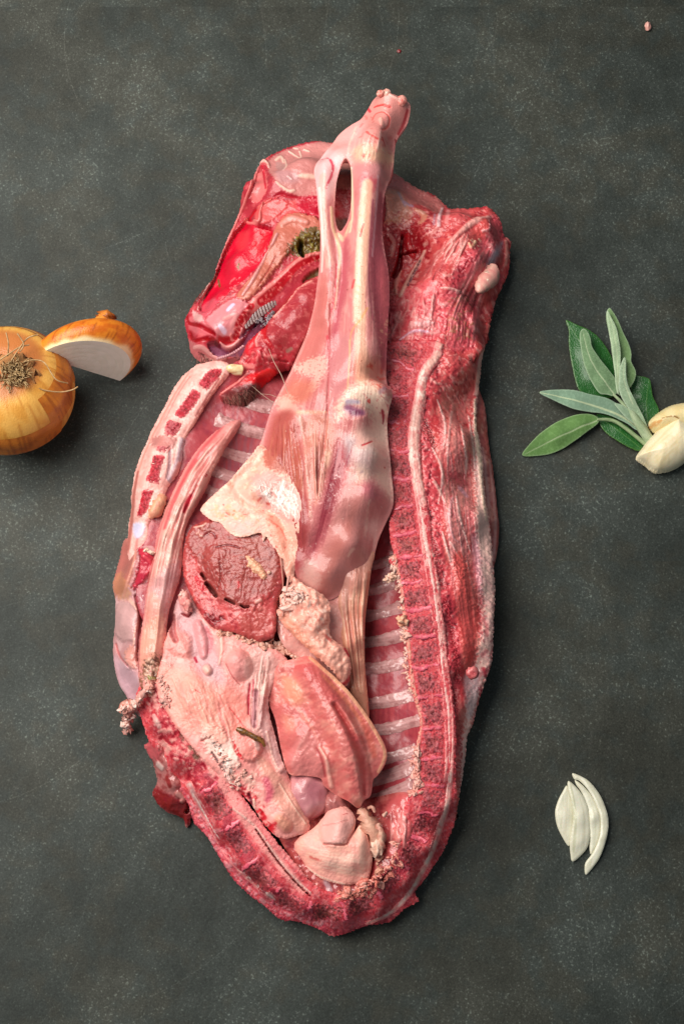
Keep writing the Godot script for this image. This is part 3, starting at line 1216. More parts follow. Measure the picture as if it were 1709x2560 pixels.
func spine() -> void:
	var o := [[1108, 858, 58], [1070, 945, 60], [1058, 1020, 61], [1050, 1095, 62], [1053, 1165, 62], [1064, 1235, 62], [1076, 1305, 62], [1082, 1370, 62], [1094, 1440, 61], [1105, 1520, 60], [1118, 1630, 57], [1127, 1700, 56], [1136, 1780, 54], [1140, 1845, 52], [1138, 1905, 48], [1140, 1970, 40], [1138, 2045, 24], [1120, 2100, 16], [1098, 2142, 14], [1060, 2200, 14], [1036, 2231, 14], [1046, 2252, 12], [1009, 2273, 14], [975, 2304, 12], [915, 2315, 13], [837, 2341, 10], [800, 2325, 13], [748, 2304, 13], [701, 2299, 13], [664, 2268, 14], [622, 2236, 14], [581, 2195, 14], [539, 2127, 14], [513, 2085, 14], [486, 2059, 15], [470, 2010, 18], [440, 1960, 22], [400, 1890, 24], [371, 1850, 26], [355, 1800, 28], [340, 1760, 30], [345, 1720, 36], [372, 1690, 42], [400, 1720, 46], [440, 1800, 48], [500, 1870, 48], [560, 1930, 46], [620, 2010, 44], [680, 2090, 42], [740, 2160, 40], [790, 2215, 38], [860, 2235, 38], [930, 2220, 40], [985, 2160, 42], [1000, 2080, 42], [1020, 1990, 46], [1046, 1964, 48], [1036, 1913, 50], [1040, 1863, 52], [1050, 1800, 54], [1025, 1716, 56], [1021, 1652, 57], [1010, 1568, 59], [996, 1442, 60], [972, 1400, 60], [985, 1388, 61], [973, 1331, 62], [975, 1250, 62], [960, 1150, 61], [955, 1000, 60], [950, 880, 58], [1000, 850, 57]]
	var p := Patch.new().sheet(o, [[1110, 2010, 46], [1075, 2110, 42], [1020, 2200, 40], [940, 2270, 36], [850, 2290, 34], [760, 2265, 36], [680, 2215, 38], [620, 2150, 40], [560, 2060, 42], [510, 1970, 44], [450, 1880, 44], [400, 1800, 44], [1085, 1900, 50], [1090, 1950, 48]], {"rw": 4.0, "rd": 2.0, "rag": 0.8, "rags": 0.35, "sub": 3})
	p.fill(0xdc585c).bump(0.3, 0.35).bump(0.4, 0.12)
	p.mottle(0xf6a49e, 0.14, 0.0, 0.4, 0.6)
	p.mottle(0xb82c3c, 0.22, 0.12, 0.42, 0.6, {"h": -0.2})
	# outer rim flesh at the bottom
	p.st([[440, 1960, 14], [500, 2060, 20], [560, 2150, 24], [640, 2245, 26], [720, 2290, 26], [830, 2318, 24], [920, 2300, 14]], 0xd86872, {"a": 0.85, "brk": 0.7, "h": 0.4})
	p.mottle(0xe0949a, 0.5, 0.18, 0.42, 0.6, {"h": 0.4})
	p.dots([[470, 2010], [560, 2150], [700, 2280], [840, 2325], [840, 2300], [720, 2260], [600, 2160], [500, 2010]], 70, 0xa82c40, 2.0, 6.0, {"a": 0.6, "h": -0.5})
	p.dots([[470, 2010], [560, 2150], [700, 2280], [840, 2325], [840, 2300], [720, 2260], [600, 2160], [500, 2010]], 120, 0xf0b4b4, 2.0, 6.0, {"a": 0.6, "h": 0.5})
	# pink bone processes inside the sacrum
	p.st([[520, 1900, 20], [575, 1985, 22], [630, 2070, 20], [700, 2160, 18], [755, 2225, 16]], 0xf6aaa2, {"a": 0.9, "brk": 0.95, "h": 0.7})
	p.st([[600, 1985, 12], [655, 2060, 14], [720, 2140, 14], [790, 2205, 14]], 0xf29c98, {"a": 0.85, "brk": 0.9, "h": 0.5})
	p.st([[580, 2020, 4], [640, 2068, 4], [690, 2140, 4], [740, 2200, 4], [775, 2232, 4]], 0xe8c0b4, {"a": 0.8, "h": 0.6, "brk": 0.85})
	p.st([[640, 2074, 2], [680, 2134, 2.4], [712, 2175, 2.2], [745, 2212, 2.4], [775, 2240, 2]], 0xa85454, {"a": 0.8, "h": -4.0, "brk": 0.8, "bs": 0.9})
	# bloody upper end near the tail
	p.st([[365, 1700, 16], [400, 1770, 20], [450, 1850, 24], [500, 1920, 22]], 0xc04a50, {"a": 0.8, "brk": 0.7})
	p.dots([[350, 1690], [400, 1710], [480, 1850], [540, 1950], [500, 1980], [400, 1860]], 150, 0xa8182e, 2.0, 9.0, {"a": 0.65, "h": -0.6})
	p.dots([[350, 1690], [400, 1710], [480, 1850], [540, 1950], [500, 1980], [400, 1860]], 130, 0xf0b4a8, 2.0, 9.0, {"a": 0.7, "h": 0.8})
	p.dots([[420, 1740], [470, 1800], [520, 1890], [490, 1900], [430, 1800]], 60, 0x6b4a34, 2.0, 7.0, {"a": 0.7, "h": -0.5})
	p.st([[385, 1790, 8], [398, 1815, 9]], 0xf0c4ba, {"a": 0.8, "h": 0.8})
	# darker, bloodier flesh round the lower bend
	p.st([[500, 1930, 26], [560, 2040, 30], [625, 2145, 32], [700, 2235, 30], [800, 2280, 28], [900, 2265, 28], [985, 2190, 28], [1050, 2090, 26], [1080, 1990, 22]], 0xb03448, {"a": 0.7, "brk": 0.62, "bs": 0.12, "soft": 0.7})
	p.st([[470, 2030, 8], [540, 2150, 10], [620, 2240, 12], [720, 2300, 12], [840, 2330, 12], [960, 2300, 10], [1040, 2230, 8]], 0x9a2c3c, {"a": 0.6, "brk": 0.6, "bs": 0.25})
	p.st([[470, 1990, 5], [530, 2110, 6], [600, 2200, 7], [690, 2275, 7], [800, 2312, 6]], 0xe8b4b4, {"a": 0.6, "brk": 0.5, "bs": 0.2, "h": 0.5})
	# crumbly rim on the cavity side
	p.st([[985, 1388, 5], [1000, 1460, 6], [1014, 1568, 6], [1026, 1652, 6], [1032, 1716, 6], [1050, 1800, 7], [1042, 1863, 9], [1040, 1920, 10], [1046, 1964, 10]], 0xe9b49c, {"a": 0.85, "brk": 0.7, "bs": 0.6, "h": 0.8})
	p.st([[1000, 2090, 14], [985, 2150, 16], [930, 2225, 16], [860, 2245, 14]], 0xd84a4c, {"a": 0.7, "brk": 0.6, "h": 0.6})
	p.st([[980, 2110, 7], [965, 2170, 8], [900, 2220, 8], [840, 2250, 8]], 0xf0b79c, {"a": 0.8, "brk": 0.5, "bs": 0.6, "h": 0.9})
	var bed := put("spine", p.mesh({"inset": 0.45, "thick": 26.0, "most": 5.0}), "cut", lamb)
	# vertebral bodies: [centre px, py, half width px, half length px, lean, marrow colour]
	var vb := [[1015, 880, 42, 26, 0.5, 0x8a3a3c], [985, 950, 40, 30, 0.15, 0x8e2c38], [985, 1020, 34, 27, 0.05, 0x84202e], [990, 1092, 30, 28, 0.0, 0x80303a], [995, 1162, 30, 28, -0.05, 0x7a3238], [1000, 1232, 30, 28, -0.1, 0x84383c], [1008, 1300, 30, 26, -0.1, 0x8a4240], [1018, 1362, 32, 24, -0.15, 0x8a443e], [1024, 1425, 30, 24, -0.15, 0x8c3f44], [1040, 1492, 34, 25, -0.12, 0x83424a], [1052, 1560, 34, 26, -0.1, 0x8c4850], [1060, 1632, 34, 28, -0.1, 0x86404a], [1068, 1706, 32, 28, -0.15, 0x874048], [1080, 1782, 26, 30, -0.08, 0x7e3840], [1080, 1858, 28, 30, 0.0, 0x80343e], [1082, 1930, 28, 28, 0.08, 0x7c3440], [1078, 1998, 26, 28, 0.18, 0x7c2c38], [1056, 2062, 26, 28, 0.4, 0x6a1c28], [1022, 2130, 24, 32, 0.55, 0x6a2028], [968, 2200, 24, 34, 0.85, 0x641a24], [900, 2262, 22, 36, 1.25, 0x5c2226], [820, 2280, 22, 38, 1.65, 0x5e2a2a], [725, 2255, 22, 34, 2.05, 0x74303a], [655, 2195, 26, 40, 2.45, 0x6c2a30], [598, 2105, 28, 38, 2.62, 0x70303a], [545, 2010, 26, 38, 2.65, 0x743838]]
	var vr := RandomNumberGenerator.new()
	vr.seed = 31
	for v in vb:
		v[5] = Kit.rgb_mid(v[5], 0xa84a4c, 0.35 if v[1] < 2000 else 0.05)
		var ca := cos(v[4])
		var sa := sin(v[4])
		var ring := []
		for q in [[-1, -0.75], [-0.8, -1], [0, -0.92], [0.8, -1], [1, -0.7], [0.9, 0], [1, 0.7], [0.8, 1], [0, 0.92], [-0.8, 1], [-1, 0.75], [-0.9, 0]]:
			var x: float = q[0] * v[2] * vr.randf_range(0.82, 1.08)
			var y: float = q[1] * v[3] * vr.randf_range(0.86, 1.08)
			var X: float = v[0] + x * ca - y * sa
			var Y: float = v[1] + x * sa + y * ca
			ring.append([X, Y, p.on(X, Y).y + 0.05])
		var b := Patch.new().sheet(ring, [[v[0], v[1], p.on(v[0], v[1]).y + 0.5]], {"rw": 1.2, "rd": 0.3, "rag": 1.6, "rags": 0.35, "cell": 0.5}).cling(p, 0.5, 2.5)
		b.fill(0xda545a).bump(0.2, 0.5).mottle(0xf09a94, 0.2, 0.0, 0.4, 0.5)
		b.area(scaled(ring, v[0] + vr.randf_range(-9, 5), v[1] + vr.randf_range(-6, 8), vr.randf_range(0.6, 0.95) if v[0] > 1000 and v[1] < 2050 else 0.94), v[5] + 0x201818, {"a": vr.randf_range(0.45, 0.85), "soft": 6.0, "rag": 6.0, "brk": 0.85, "bs": 0.22})
		b.area(scaled(ring, v[0] - 5, v[1] + 4, 0.5), v[5] + 0x0c1408, {"a": 0.6, "soft": 4.0, "rag": 2.0})
		b.dots(ring, 60, 0x5a1a20, 1.2, 4.0, {"a": 0.5, "h": -0.5})
		b.dots(ring, 50, 0xd8868c, 1.2, 3.8, {"a": 0.45, "h": 0.35})
		put("vertebra", b.mesh({"thick": 6.0, "inset": 0.1}), "cut", bed)
		# pale gristle between this body and the next
		var e0 := Vector2(v[0] + v[2] * 0.95 * ca - (v[3] + 7) * sa, v[1] + v[2] * 0.95 * sa + (v[3] + 7) * ca)
		var e1 := Vector2(v[0] - v[2] * 0.95 * ca - (v[3] + 7) * sa, v[1] - v[2] * 0.95 * sa + (v[3] + 7) * ca)
		var line := []
		for k in 5:
			var q := e0.lerp(e1, k / 4.0)
			line.append([q.x + vr.randf_range(-3, 3), q.y + vr.randf_range(-4, 4), p.on(q.x, q.y).y - 0.1, vr.randf_range(0.8, 1.7)])
		put("disc", Ropes.new().rope(line, 0xee8c94, 0xd85c70, {"amp": 0.8, "sc": 0.7, "ring": 8, "flat": 0.4}).done(), "meat", bed)
	# spinal cord, upper run
	var up := []
	for q in [[1100, 862, 4], [1088, 895, 4.2], [1062, 930, 4.5], [1047, 1008, 5], [1035, 1090, 5.2], [1037, 1165, 5], [1048, 1231, 4.4], [1058, 1302, 4.2], [1066, 1368, 4.2], [1077, 1430, 4.4], [1089, 1522, 4.4], [1103, 1631, 4], [1111, 1695, 3.8], [1120, 1779, 3.8], [1123, 1842, 3.6], [1122, 1905, 3.6], [1119, 1968, 3.4], [1113, 2020, 3], [1090, 2095, 2.8], [1068, 2153, 2.6], [1020, 2236, 2.4], [968, 2286, 2], [915, 2308, 1.5]]:
		up.append([q[0], q[1], p.on(q[0], q[1]).y + 0.2, q[2]])
	cord(up, p, bed, 0xf0bcae)
	var low := []
	for q in [[470, 1955, 2.6], [490, 1995, 2.8], [513, 2035, 2.8], [540, 2085, 3], [567, 2130, 3.2], [595, 2165, 3], [625, 2195, 3], [665, 2230, 2.8], [702, 2258, 2]]:
		low.append([q[0], q[1], p.on(q[0], q[1]).y + 0.2, q[2]])
	cord(low, p, bed, 0xd4a4a2)
	# fat crumbs along the sawn edge
	put("fat_crumbs", crumb_pile(p, [[982, 1390, 62], [990, 1440, 61], [998, 1470, 60], [1002, 1540, 59], [1012, 1600, 58], [1016, 1680, 57], [1030, 1740, 56]], 90, 5.0, 0.5, 1.5, 0xf8e0d2, 0xecbcaa), "fat", bed).set_meta("kind", "stuff")
	put("fat_crumbs", crumb_pile(p, [[1042, 1860, 54], [1036, 1910, 52], [1044, 1960, 50], [1030, 1985, 48]], 60, 9.0, 0.6, 2.2, 0xf8dacc, 0xeaa898), "fat", bed).set_meta("kind", "stuff")
	put("fat_crumbs", crumb_pile(p, [[1000, 2080, 46], [985, 2150, 44], [960, 2190, 42], [900, 2225, 40], [850, 2240, 39], [930, 2225, 40]], 110, 12.0, 0.6, 2.0, 0xf8cdbc, 0xe4907e), "fat", bed).set_meta("kind", "stuff")
	put("fat_knob", Ropes.new().lump(1005, 1552, 59, Vector3(4, 3.4, 3.6), 0xf0c8a8, 0xd88a70, {"amp": 0.4}).done(), "fat", bed)
	put("fat_knob", Ropes.new().lump(972, 1448, 58, Vector3(3.2, 2.4, 2.4), 0xf0cdb8, 0xd8a890, {"amp": 0.5}).lump(980, 1440, 59, Vector3(3, 2, 2), 0xf0cdb8, 0xd8a890, {"amp": 0.5}).done(), "fat", bed)

func cord(pts: Array, host: Patch, bed: Node, c: int) -> void:
	var a := []
	for q in pts:
		a.append([q[0], q[1], q[3] * 3.1])
	var b := band(a, host, 0.45, {"rise": 4.5, "rw": 3.0, "rd": 1.1, "rag": 0.5, "rags": 0.2, "cell": 0.6, "sig": 3.0})
	b.fill(c).bump(0.2, 0.1).mottle(0xe89a92, 0.06, 0.0, 0.35, 0.7).mottle(0xfae6d8, 0.08, 0.05, 0.35, 0.7)
	var l := []
	var r := []
	for q in a:
		l.append([q[0] - q[2] * 0.7, q[1] - q[2] * 0.3])
		r.append([q[0] + q[2] * 0.7, q[1] + q[2] * 0.3])
	b.strands(l, r, 14, 0xe08c86, {"w": 5.0, "a": 0.4, "h": -0.2})
	b.strands(l, r, 8, 0xfae4da, {"w": 4.0, "a": 0.4, "h": 0.15})
	b.mottle(0xe07c7c, 0.12, 0.2, 0.4, 0.6)
	for q in b.F.size():
		if b.F[q] < 1.6:
			b.C[q] = b.C[q].lerp(Kit.rgb(0xec8a88), 1.0 - smoothstep(0.2, 1.6, b.F[q]))
	put("spinal_cord", b.mesh({"thick": 5.0, "inset": 0.1}), "fat", bed)

func scaled(r: Array, cx: float, cy: float, k: float) -> Array:
	var out := []
	for q in r:
		out.append([cx + (q[0] - cx) * k, cy + (q[1] - cy) * k])
	return out

func neck() -> void:
	var p := Patch.new().sheet([[940, 420, 38], [983, 427, 32], [1020, 452, 26], [1050, 470, 24], [1085, 483, 22], [1120, 514, 26], [1165, 517, 32], [1200, 513, 34], [1222, 513, 34], [1250, 545, 32], [1260, 582, 28], [1277, 600, 20], [1274, 630, 18], [1273, 660, 18], [1268, 684, 16], [1252, 720, 16], [1240, 745, 16], [1228, 790, 18], [1218, 840, 22], [1190, 890, 50], [1100, 900, 56], [1010, 900, 56], [960, 870, 48], [945, 760, 40], [940, 550, 38]],
		[[1150, 600, 58], [1185, 640, 60], [1110, 700, 58], [1050, 790, 58], [1010, 630, 34], [1020, 660, 32], [985, 500, 40], [1040, 540, 40], [1080, 560, 50], [1225, 690, 46], [1230, 620, 44], [1130, 800, 58], [1180, 800, 52], [980, 800, 42], [1150, 545, 54], [1215, 560, 52]], {"rw": 5.0, "rd": 4.0, "rag": 0.9, "rags": 0.3})
	p.fill(0xcc5856).bump(0.8, 0.12).bump(0.15, 0.4)
	p.mottle(0xf0aca2, 0.12, 0.05, 0.4, 0.7).mottle(0xa42834, 0.15, 0.08, 0.4, 0.7, {"h": -0.4})
	# tan outer skin at the back of the head
	p.area([[960, 425], [990, 430], [1050, 470], [1110, 512], [1090, 530], [1040, 510], [1000, 530], [965, 520]], 0xc88078, {"a": 0.85, "soft": 3.0})
	p.area([[960, 480], [1000, 480], [1030, 530], [1010, 560], [962, 560]], 0xd8a088, {"a": 0.75, "soft": 4.0, "rag": 2.0})
	p.st([[995, 480, 6], [1005, 500, 7], [1012, 515, 5]], 0xa898a8, {"a": 0.6, "soft": 0.9})
	p.st([[1010, 505, 7], [1030, 515, 6]], 0xc0a0b4, {"a": 0.7})
	p.st([[1040, 525, 8], [1060, 540, 12], [1050, 560, 9]], 0xe8a688, {"a": 0.8, "h": 1.0})
	p.st([[965, 560, 10], [1000, 548, 9]], 0xc9886a, {"a": 0.8, "h": 0.6})
	# blood pool
	p.area([[955, 570], [1000, 560], [1040, 560], [1060, 600], [1070, 640], [1040, 650], [1020, 640], [1000, 680], [975, 720], [955, 700]], 0xa01824, {"a": 0.9, "soft": 4.0, "rag": 3.0, "brk": 0.85})
	p.st([[1018, 590, 8], [1022, 620, 9], [1032, 640, 8]], 0xc01c2a, {"a": 0.95, "h": 2.0})
	p.st([[1005, 590, 4], [1000, 640, 6], [995, 670, 10], [985, 690, 8]], 0x8a1420, {"a": 0.95, "h": -6.0})
	p.st([[1040, 628, 3], [1018, 632, 4], [1000, 640, 4]], 0x8a1420, {"a": 0.9, "h": -4.0})
	p.st([[975, 590, 9], [985, 610, 8], [978, 640, 7]], 0xe0a898, {"a": 0.7, "h": 1.0})
	p.dots([[960, 520], [1060, 530], [1080, 620], [1020, 640], [960, 600]], 30, 0xb01c2c, 2.0, 8.0, {"a": 0.7, "h": -0.5})
	p.dots([[960, 520], [1060, 530], [1080, 620], [1020, 640], [960, 600]], 26, 0xecb8a8, 2.0, 8.0, {"a": 0.6, "h": 0.7})
	# white gristle at the joint
	p.st([[1105, 522, 6], [1096, 545, 9], [1096, 565, 8]], 0xf2d8d8, {"a": 0.85, "h": 1.2, "soft": 0.9})
	p.st([[1086, 535, 6], [1084, 560, 6]], 0xb8a4b4, {"a": 0.6, "soft": 0.9})
	p.area([[1108, 520], [1170, 520], [1180, 530], [1140, 570], [1110, 570]], 0xd06462, {"a": 0.8, "soft": 3.0})
	p.st([[1120, 525, 7], [1115, 555, 7]], 0xe8a09c, {"a": 0.7})
	# pale bone strip and muscle strands running down to the left
	p.st([[1220, 545, 12], [1200, 545, 12], [1175, 560, 11], [1140, 590, 9], [1105, 625, 7], [1060, 690, 4]], 0xf0b4a8, {"a": 0.9, "h": 1.6})
	p.area([[1215, 545], [1226, 560], [1220, 580], [1190, 600], [1160, 610], [1180, 575]], 0xd8625c, {"a": 0.85, "soft": 2.0})
	p.st([[1222, 550, 4], [1223, 572, 4], [1205, 578, 3]], 0xf0bcb8, {"a": 0.9, "h": 0.8})
	p.area([[1100, 620], [1180, 570], [1160, 620], [1120, 660], [1080, 720], [1050, 700]], 0xd06a66, {"a": 0.6, "soft": 4.0})
	p.strands([[1105, 600], [1045, 700]], [[1180, 580], [1120, 700]], 20, 0xf4cabc, {"w": 4.0, "a": 0.6, "h": 0.5, "v": 4.0})
	p.strands([[1105, 600], [1045, 700]], [[1180, 580], [1120, 700]], 16, 0xb84a4e, {"w": 3.0, "a": 0.6, "h": -0.5, "v": 3.0})
	p.dots([[1170, 600], [1205, 590], [1200, 615], [1180, 630]], 10, 0xfae0c0, 2.0, 4.5, {"a": 0.95, "h": 1.0})
	p.st([[1172, 608, 4], [1178, 618, 6], [1190, 605, 4]], 0xf0c8a0, {"a": 0.8, "h": 1.2})
	# spongy sawn bone on the right
	var saw := [[1228, 535], [1255, 560], [1262, 590], [1240, 640], [1215, 690], [1185, 740], [1200, 800], [1180, 870], [1110, 870], [1100, 790], [1130, 690], [1160, 640], [1215, 590]]
	p.area(saw, 0xd25e66, {"a": 0.8, "soft": 3.0, "rag": 2.5})
	p.dots(saw, 90, 0x8e2030, 1.5, 6.0, {"a": 0.55, "h": -0.6})
	p.strands([[1235, 560], [1120, 780], [1110, 870]], [[1262, 600], [1200, 760], [1185, 870]], 44, 0xf0a8a2, {"w": 3.0, "a": 0.45, "h": 0.3, "v": 4.0})
	p.strands([[1235, 560], [1120, 780], [1110, 870]], [[1262, 600], [1200, 760], [1185, 870]], 36, 0xa83440, {"w": 3.0, "a": 0.45, "h": -0.4, "v": 4.0})
	p.dots(saw, 60, 0xeeb0aa, 2.0, 7.0, {"a": 0.5, "h": 0.4})
	p.dots([[1120, 740], [1180, 750], [1180, 850], [1110, 860]], 70, 0xb07a5a, 2.0, 6.0, {"a": 0.6, "h": 0.4})
	p.st([[1150, 730, 10], [1165, 745, 12], [1175, 760, 8]], 0x7a3434, {"a": 0.6, "brk": 0.5, "h": -0.8})
	p.st([[1170, 655, 8], [1150, 690, 8], [1135, 710, 6]], 0x9a1c2a, {"a": 0.7, "brk": 0.5, "h": -0.8})
	# blue-grey gristle plate and knob on the outer edge
	p.area([[1255, 605], [1246, 640], [1225, 668], [1215, 660], [1235, 625]], 0xb8aeb8, {"a": 0.85, "soft": 4.0, "h": -0.5})
	p.st([[1264, 605, 7], [1266, 635, 7], [1262, 660, 8]], 0xe09a8c, {"a": 0.85, "h": 1.5})
	p.st([[1258, 650, 7], [1252, 665, 8]], 0xd85a58, {"a": 0.8})
	p.st([[1250, 690, 9], [1246, 710, 8]], 0xb04850, {"a": 0.8})
	# upper left red face
	var red := [[965, 770], [1020, 720], [1100, 700], [1120, 790], [1100, 860], [1010, 850], [965, 850]]
	p.area(red, 0xea7478, {"a": 0.75, "soft": 5.0, "rag": 3.0})
	p.dots(red, 60, 0xb83040, 2.0, 8.0, {"a": 0.5, "h": -0.6})
	p.strands([[1010, 720], [970, 860]], [[1110, 710], [1090, 860]], 40, 0xf4b4ac, {"w": 3.5, "a": 0.45, "h": 0.35, "v": 5.0})
	p.dots(red, 60, 0xf6bcb4, 2.0, 9.0, {"a": 0.55, "h": 0.6})
	p.area([[1025, 805], [1075, 800], [1080, 815], [1030, 822]], 0xf4b8b4, {"a": 0.8, "soft": 2.0, "rag": 1.5, "h": 1.2})
	p.st([[970, 880, 3], [1005, 845, 4], [1035, 828, 5], [1070, 830, 4]], 0xe8b8c8, {"a": 0.85, "h": 0.8})
	p.st([[950, 760, 12], [965, 790, 10], [955, 840, 8]], 0x8a1a26, {"a": 0.85, "h": -1.5})
	p.st([[1105, 720, 5], [1130, 722, 4], [1150, 730, 3]], 0xf8c4b8, {"a": 0.8, "h": 0.8})
	# pale windpipe wall left of the strands
	p.st([[1060, 630, 6], [1045, 660, 8], [1020, 700, 8], [1000, 740, 7]], 0xe6b6a4, {"a": 0.9, "h": 1.5})
	p.st([[1050, 650, 4], [1030, 690, 6], [1018, 715, 4]], 0x8a6a74, {"a": 0.7, "h": -3.0, "brk": 0.8, "soft": 0.9})
	p.st([[1000, 680, 7], [990, 710, 8], [990, 735, 6]], 0xe0a090, {"a": 0.85, "h": 2.0})
	var n := put("neck", p.mesh({"inset": 0.45}), "meat", lamb)
	put("bone_knob", Ropes.new().rope([[1232, 668, 40, 4], [1222, 690, 42, 7], [1205, 712, 44, 6], [1195, 728, 44, 3]], 0xf0c2b0, 0xe09a90, {"amp": 0.15, "ring": 14}).done(), "meat", n)
	put("bone_knob", Ropes.new().lump(1216, 690, 48.5, Vector3(2.4, 1.2, 4.0), 0xf4dcc8, 0xe0b0a0, {"amp": 0.2}).done(), "fat", n)

func head() -> void:
	var p := Patch.new().sheet([[960, 420, 36], [900, 385, 34], [850, 358, 28], [824, 352, 24], [791, 348, 20], [736, 359, 18], [700, 372, 20], [670, 388, 24], [652, 402, 26], [626, 463, 26], [588, 551, 26], [555, 628, 26], [530, 694, 26], [500, 730, 20], [470, 778, 18], [461, 800, 18], [470, 842, 18], [478, 880, 20], [505, 905, 22], [530, 922, 22], [560, 925, 24], [590, 905, 28], [612, 875, 36], [640, 830, 44], [680, 790, 46], [740, 740, 48], [820, 700, 48], [900, 660, 44], [955, 600, 40]],
		[[700, 450, 56], [760, 420, 56], [660, 560, 50], [600, 640, 48], [560, 740, 46], [700, 600, 56], [640, 700, 56], [590, 780, 54], [540, 820, 48], [760, 560, 54], [720, 680, 54], [505, 800, 40], [500, 850, 36], [560, 880, 34], [620, 440, 50], [800, 450, 52], [870, 460, 48], [880, 560, 46]], {"rw": 6.0, "rd": 4.0, "rag": 0.5})
	p.fill(0xb63c46).bump(0.5, 0.12)
	p.mottle(0xdc7c7a, 0.12, 0.05, 0.4, 0.5)
	# brain in the opened skull
	p.area([[668, 405], [700, 380], [760, 362], [830, 360], [840, 480], [800, 490], [750, 490], [705, 470], [680, 440]], 0xcf928a, {"a": 0.95, "soft": 2.0, "h": -0.6})
	for q in [[[690, 400, 6], [702, 392, 7], [708, 405, 4]], [[712, 398, 3], [716, 415, 4], [708, 425, 3]], [[722, 378, 3], [738, 388, 4], [752, 390, 3], [748, 378, 3]], [[735, 370, 4], [745, 372, 3]], [[760, 374, 4], [772, 378, 4]], [[690, 455, 4], [705, 468, 6], [722, 478, 7], [735, 476, 5]], [[745, 440, 7], [765, 440, 11], [785, 442, 10]], [[720, 440, 3], [730, 448, 3]]]:
		p.st(q, 0xf0d4c0, {"a": 0.85, "h": 0.5, "soft": 0.8})
	p.area([[690, 405], [712, 408], [708, 425], [692, 422]], 0xbd948e, {"a": 0.8, "soft": 2.0})
	p.area([[690, 428], [740, 430], [745, 455], [700, 455]], 0xc49a9a, {"a": 0.6, "soft": 4.0})
	p.st([[800, 350, 4], [830, 354, 5]], 0xe0b0c0, {"a": 0.8})
	p.st([[668, 395, 7], [690, 372, 7], [735, 358, 6], [790, 348, 5]], 0xdc7c78, {"a": 0.8, "h": 0.8, "brk": 0.85})
	p.st([[655, 402, 7], [668, 408, 6], [672, 418, 4]], 0xf0bcae, {"a": 0.9, "h": 1.2})
	p.dots([[658, 385], [680, 375], [684, 392], [668, 400]], 12, 0xb02434, 2.0, 5.0, {"a": 0.7})
	# skull edge and the red air spaces
	p.area([[640, 440], [660, 425], [668, 470], [645, 505], [625, 490]], 0xe88a84, {"a": 0.85, "soft": 1.5, "h": -1.2})
	p.st([[655, 412, 3], [660, 440, 4], [664, 470, 3]], 0xc01c34, {"a": 0.85, "h": -0.6})
	p.st([[642, 436, 2.5], [634, 465, 3], [622, 492, 3]], 0xb02030, {"a": 0.8, "h": -0.8})
	var sinus := [[610, 554], [625, 545], [644, 560], [668, 566], [682, 576], [675, 617], [655, 648], [634, 674], [608, 700], [581, 721], [560, 742], [540, 758], [514, 779], [498, 770], [503, 745], [529, 706], [550, 659], [581, 590]]
	p.area(sinus, 0xd00f36, {"a": 1.0, "soft": 1.0, "h": -5.0, "rag": 0.4})
	p.area([[596, 585], [622, 575], [628, 600], [612, 625], [590, 625]], 0xe04a50, {"a": 0.8, "soft": 5.0})
	p.area([[630, 580], [675, 585], [665, 620], [640, 640], [625, 615]], 0xc8002e, {"a": 0.7, "soft": 4.0})
	p.area([[560, 690], [590, 640], [600, 660], [575, 710], [540, 745]], 0xd82c48, {"a": 0.6, "soft": 5.0})
	p.area([[495, 775], [530, 745], [545, 755], [525, 785], [505, 795]], 0xd86a74, {"a": 0.85, "soft": 3.0})
	p.st([[576, 592, 4], [556, 640, 4.5], [540, 690, 5], [522, 725, 5], [505, 750, 4]], 0x8e0c20, {"a": 0.9, "h": -1.2})
	p.st([[654, 396, 5], [640, 435, 5], [622, 480, 5], [604, 525, 5], [582, 576, 5], [560, 622, 5], [540, 664, 5], [525, 700, 5]], 0xe68e88, {"a": 0.95, "h": 2.2})
	p.st([[650, 408, 7], [660, 400, 7], [670, 410, 5]], 0xf0b8aa, {"a": 0.9, "h": 1.5})
	# curl of bone at the top of the sinus
	p.area([[640, 520], [690, 500], [720, 510], [690, 545], [660, 560], [640, 560]], 0xdf6c68, {"a": 0.9, "soft": 2.5, "h": 1.0})
	p.st([[638, 525, 8], [626, 542, 7]], 0xc01028, {"a": 0.95, "h": -3.0})
	p.st([[658, 508, 3], [650, 530, 4], [648, 552, 5], [630, 560, 5], [612, 552, 4]], 0xee948c, {"a": 0.95, "h": 2.4})
	p.st([[644, 520, 4], [668, 504, 4], [692, 494, 4]], 0xe27870, {"a": 0.85, "h": 1.6})
	p.st([[682, 496, 4], [702, 484, 6], [718, 490, 4], [745, 492, 3], [765, 498, 3]], 0xb81830, {"a": 0.95, "h": -1.4})
	p.area([[690, 510], [750, 502], [770, 530], [720, 545], [690, 545]], 0xd8605c, {"a": 0.85, "soft": 3.0})
	p.area([[745, 500], [800, 490], [805, 545], [765, 545], [745, 525]], 0xc0203c, {"a": 0.95, "soft": 3.0, "rag": 2.0})
	p.dots([[740, 495], [800, 490], [800, 545], [745, 545]], 40, 0xe88a8e, 1.5, 4.0, {"a": 0.6, "h": 0.6})
	p.dots([[575, 700], [640, 680], [600, 745], [560, 760]], 30, 0xee8a84, 1.5, 5.0, {"a": 0.75, "h": 0.9})
	p.st([[546, 700, 4], [549, 716, 4]], 0x6a6420, {"a": 0.85})
	p.dots([[590, 660], [600, 660], [600, 670], [590, 670]], 3, 0x7a7420, 2.0, 3.5, {"a": 0.9})
	# tan bone and the green feed left in the throat
	p.area([[686, 577], [700, 552], [722, 536], [760, 536], [800, 552], [805, 600], [745, 612], [705, 655], [676, 690], [650, 725], [628, 745], [606, 752], [590, 742], [612, 712], [636, 684], [660, 645]], 0xc87c68, {"a": 1.0, "soft": 1.6, "h": 2.0, "rag": 1.0})
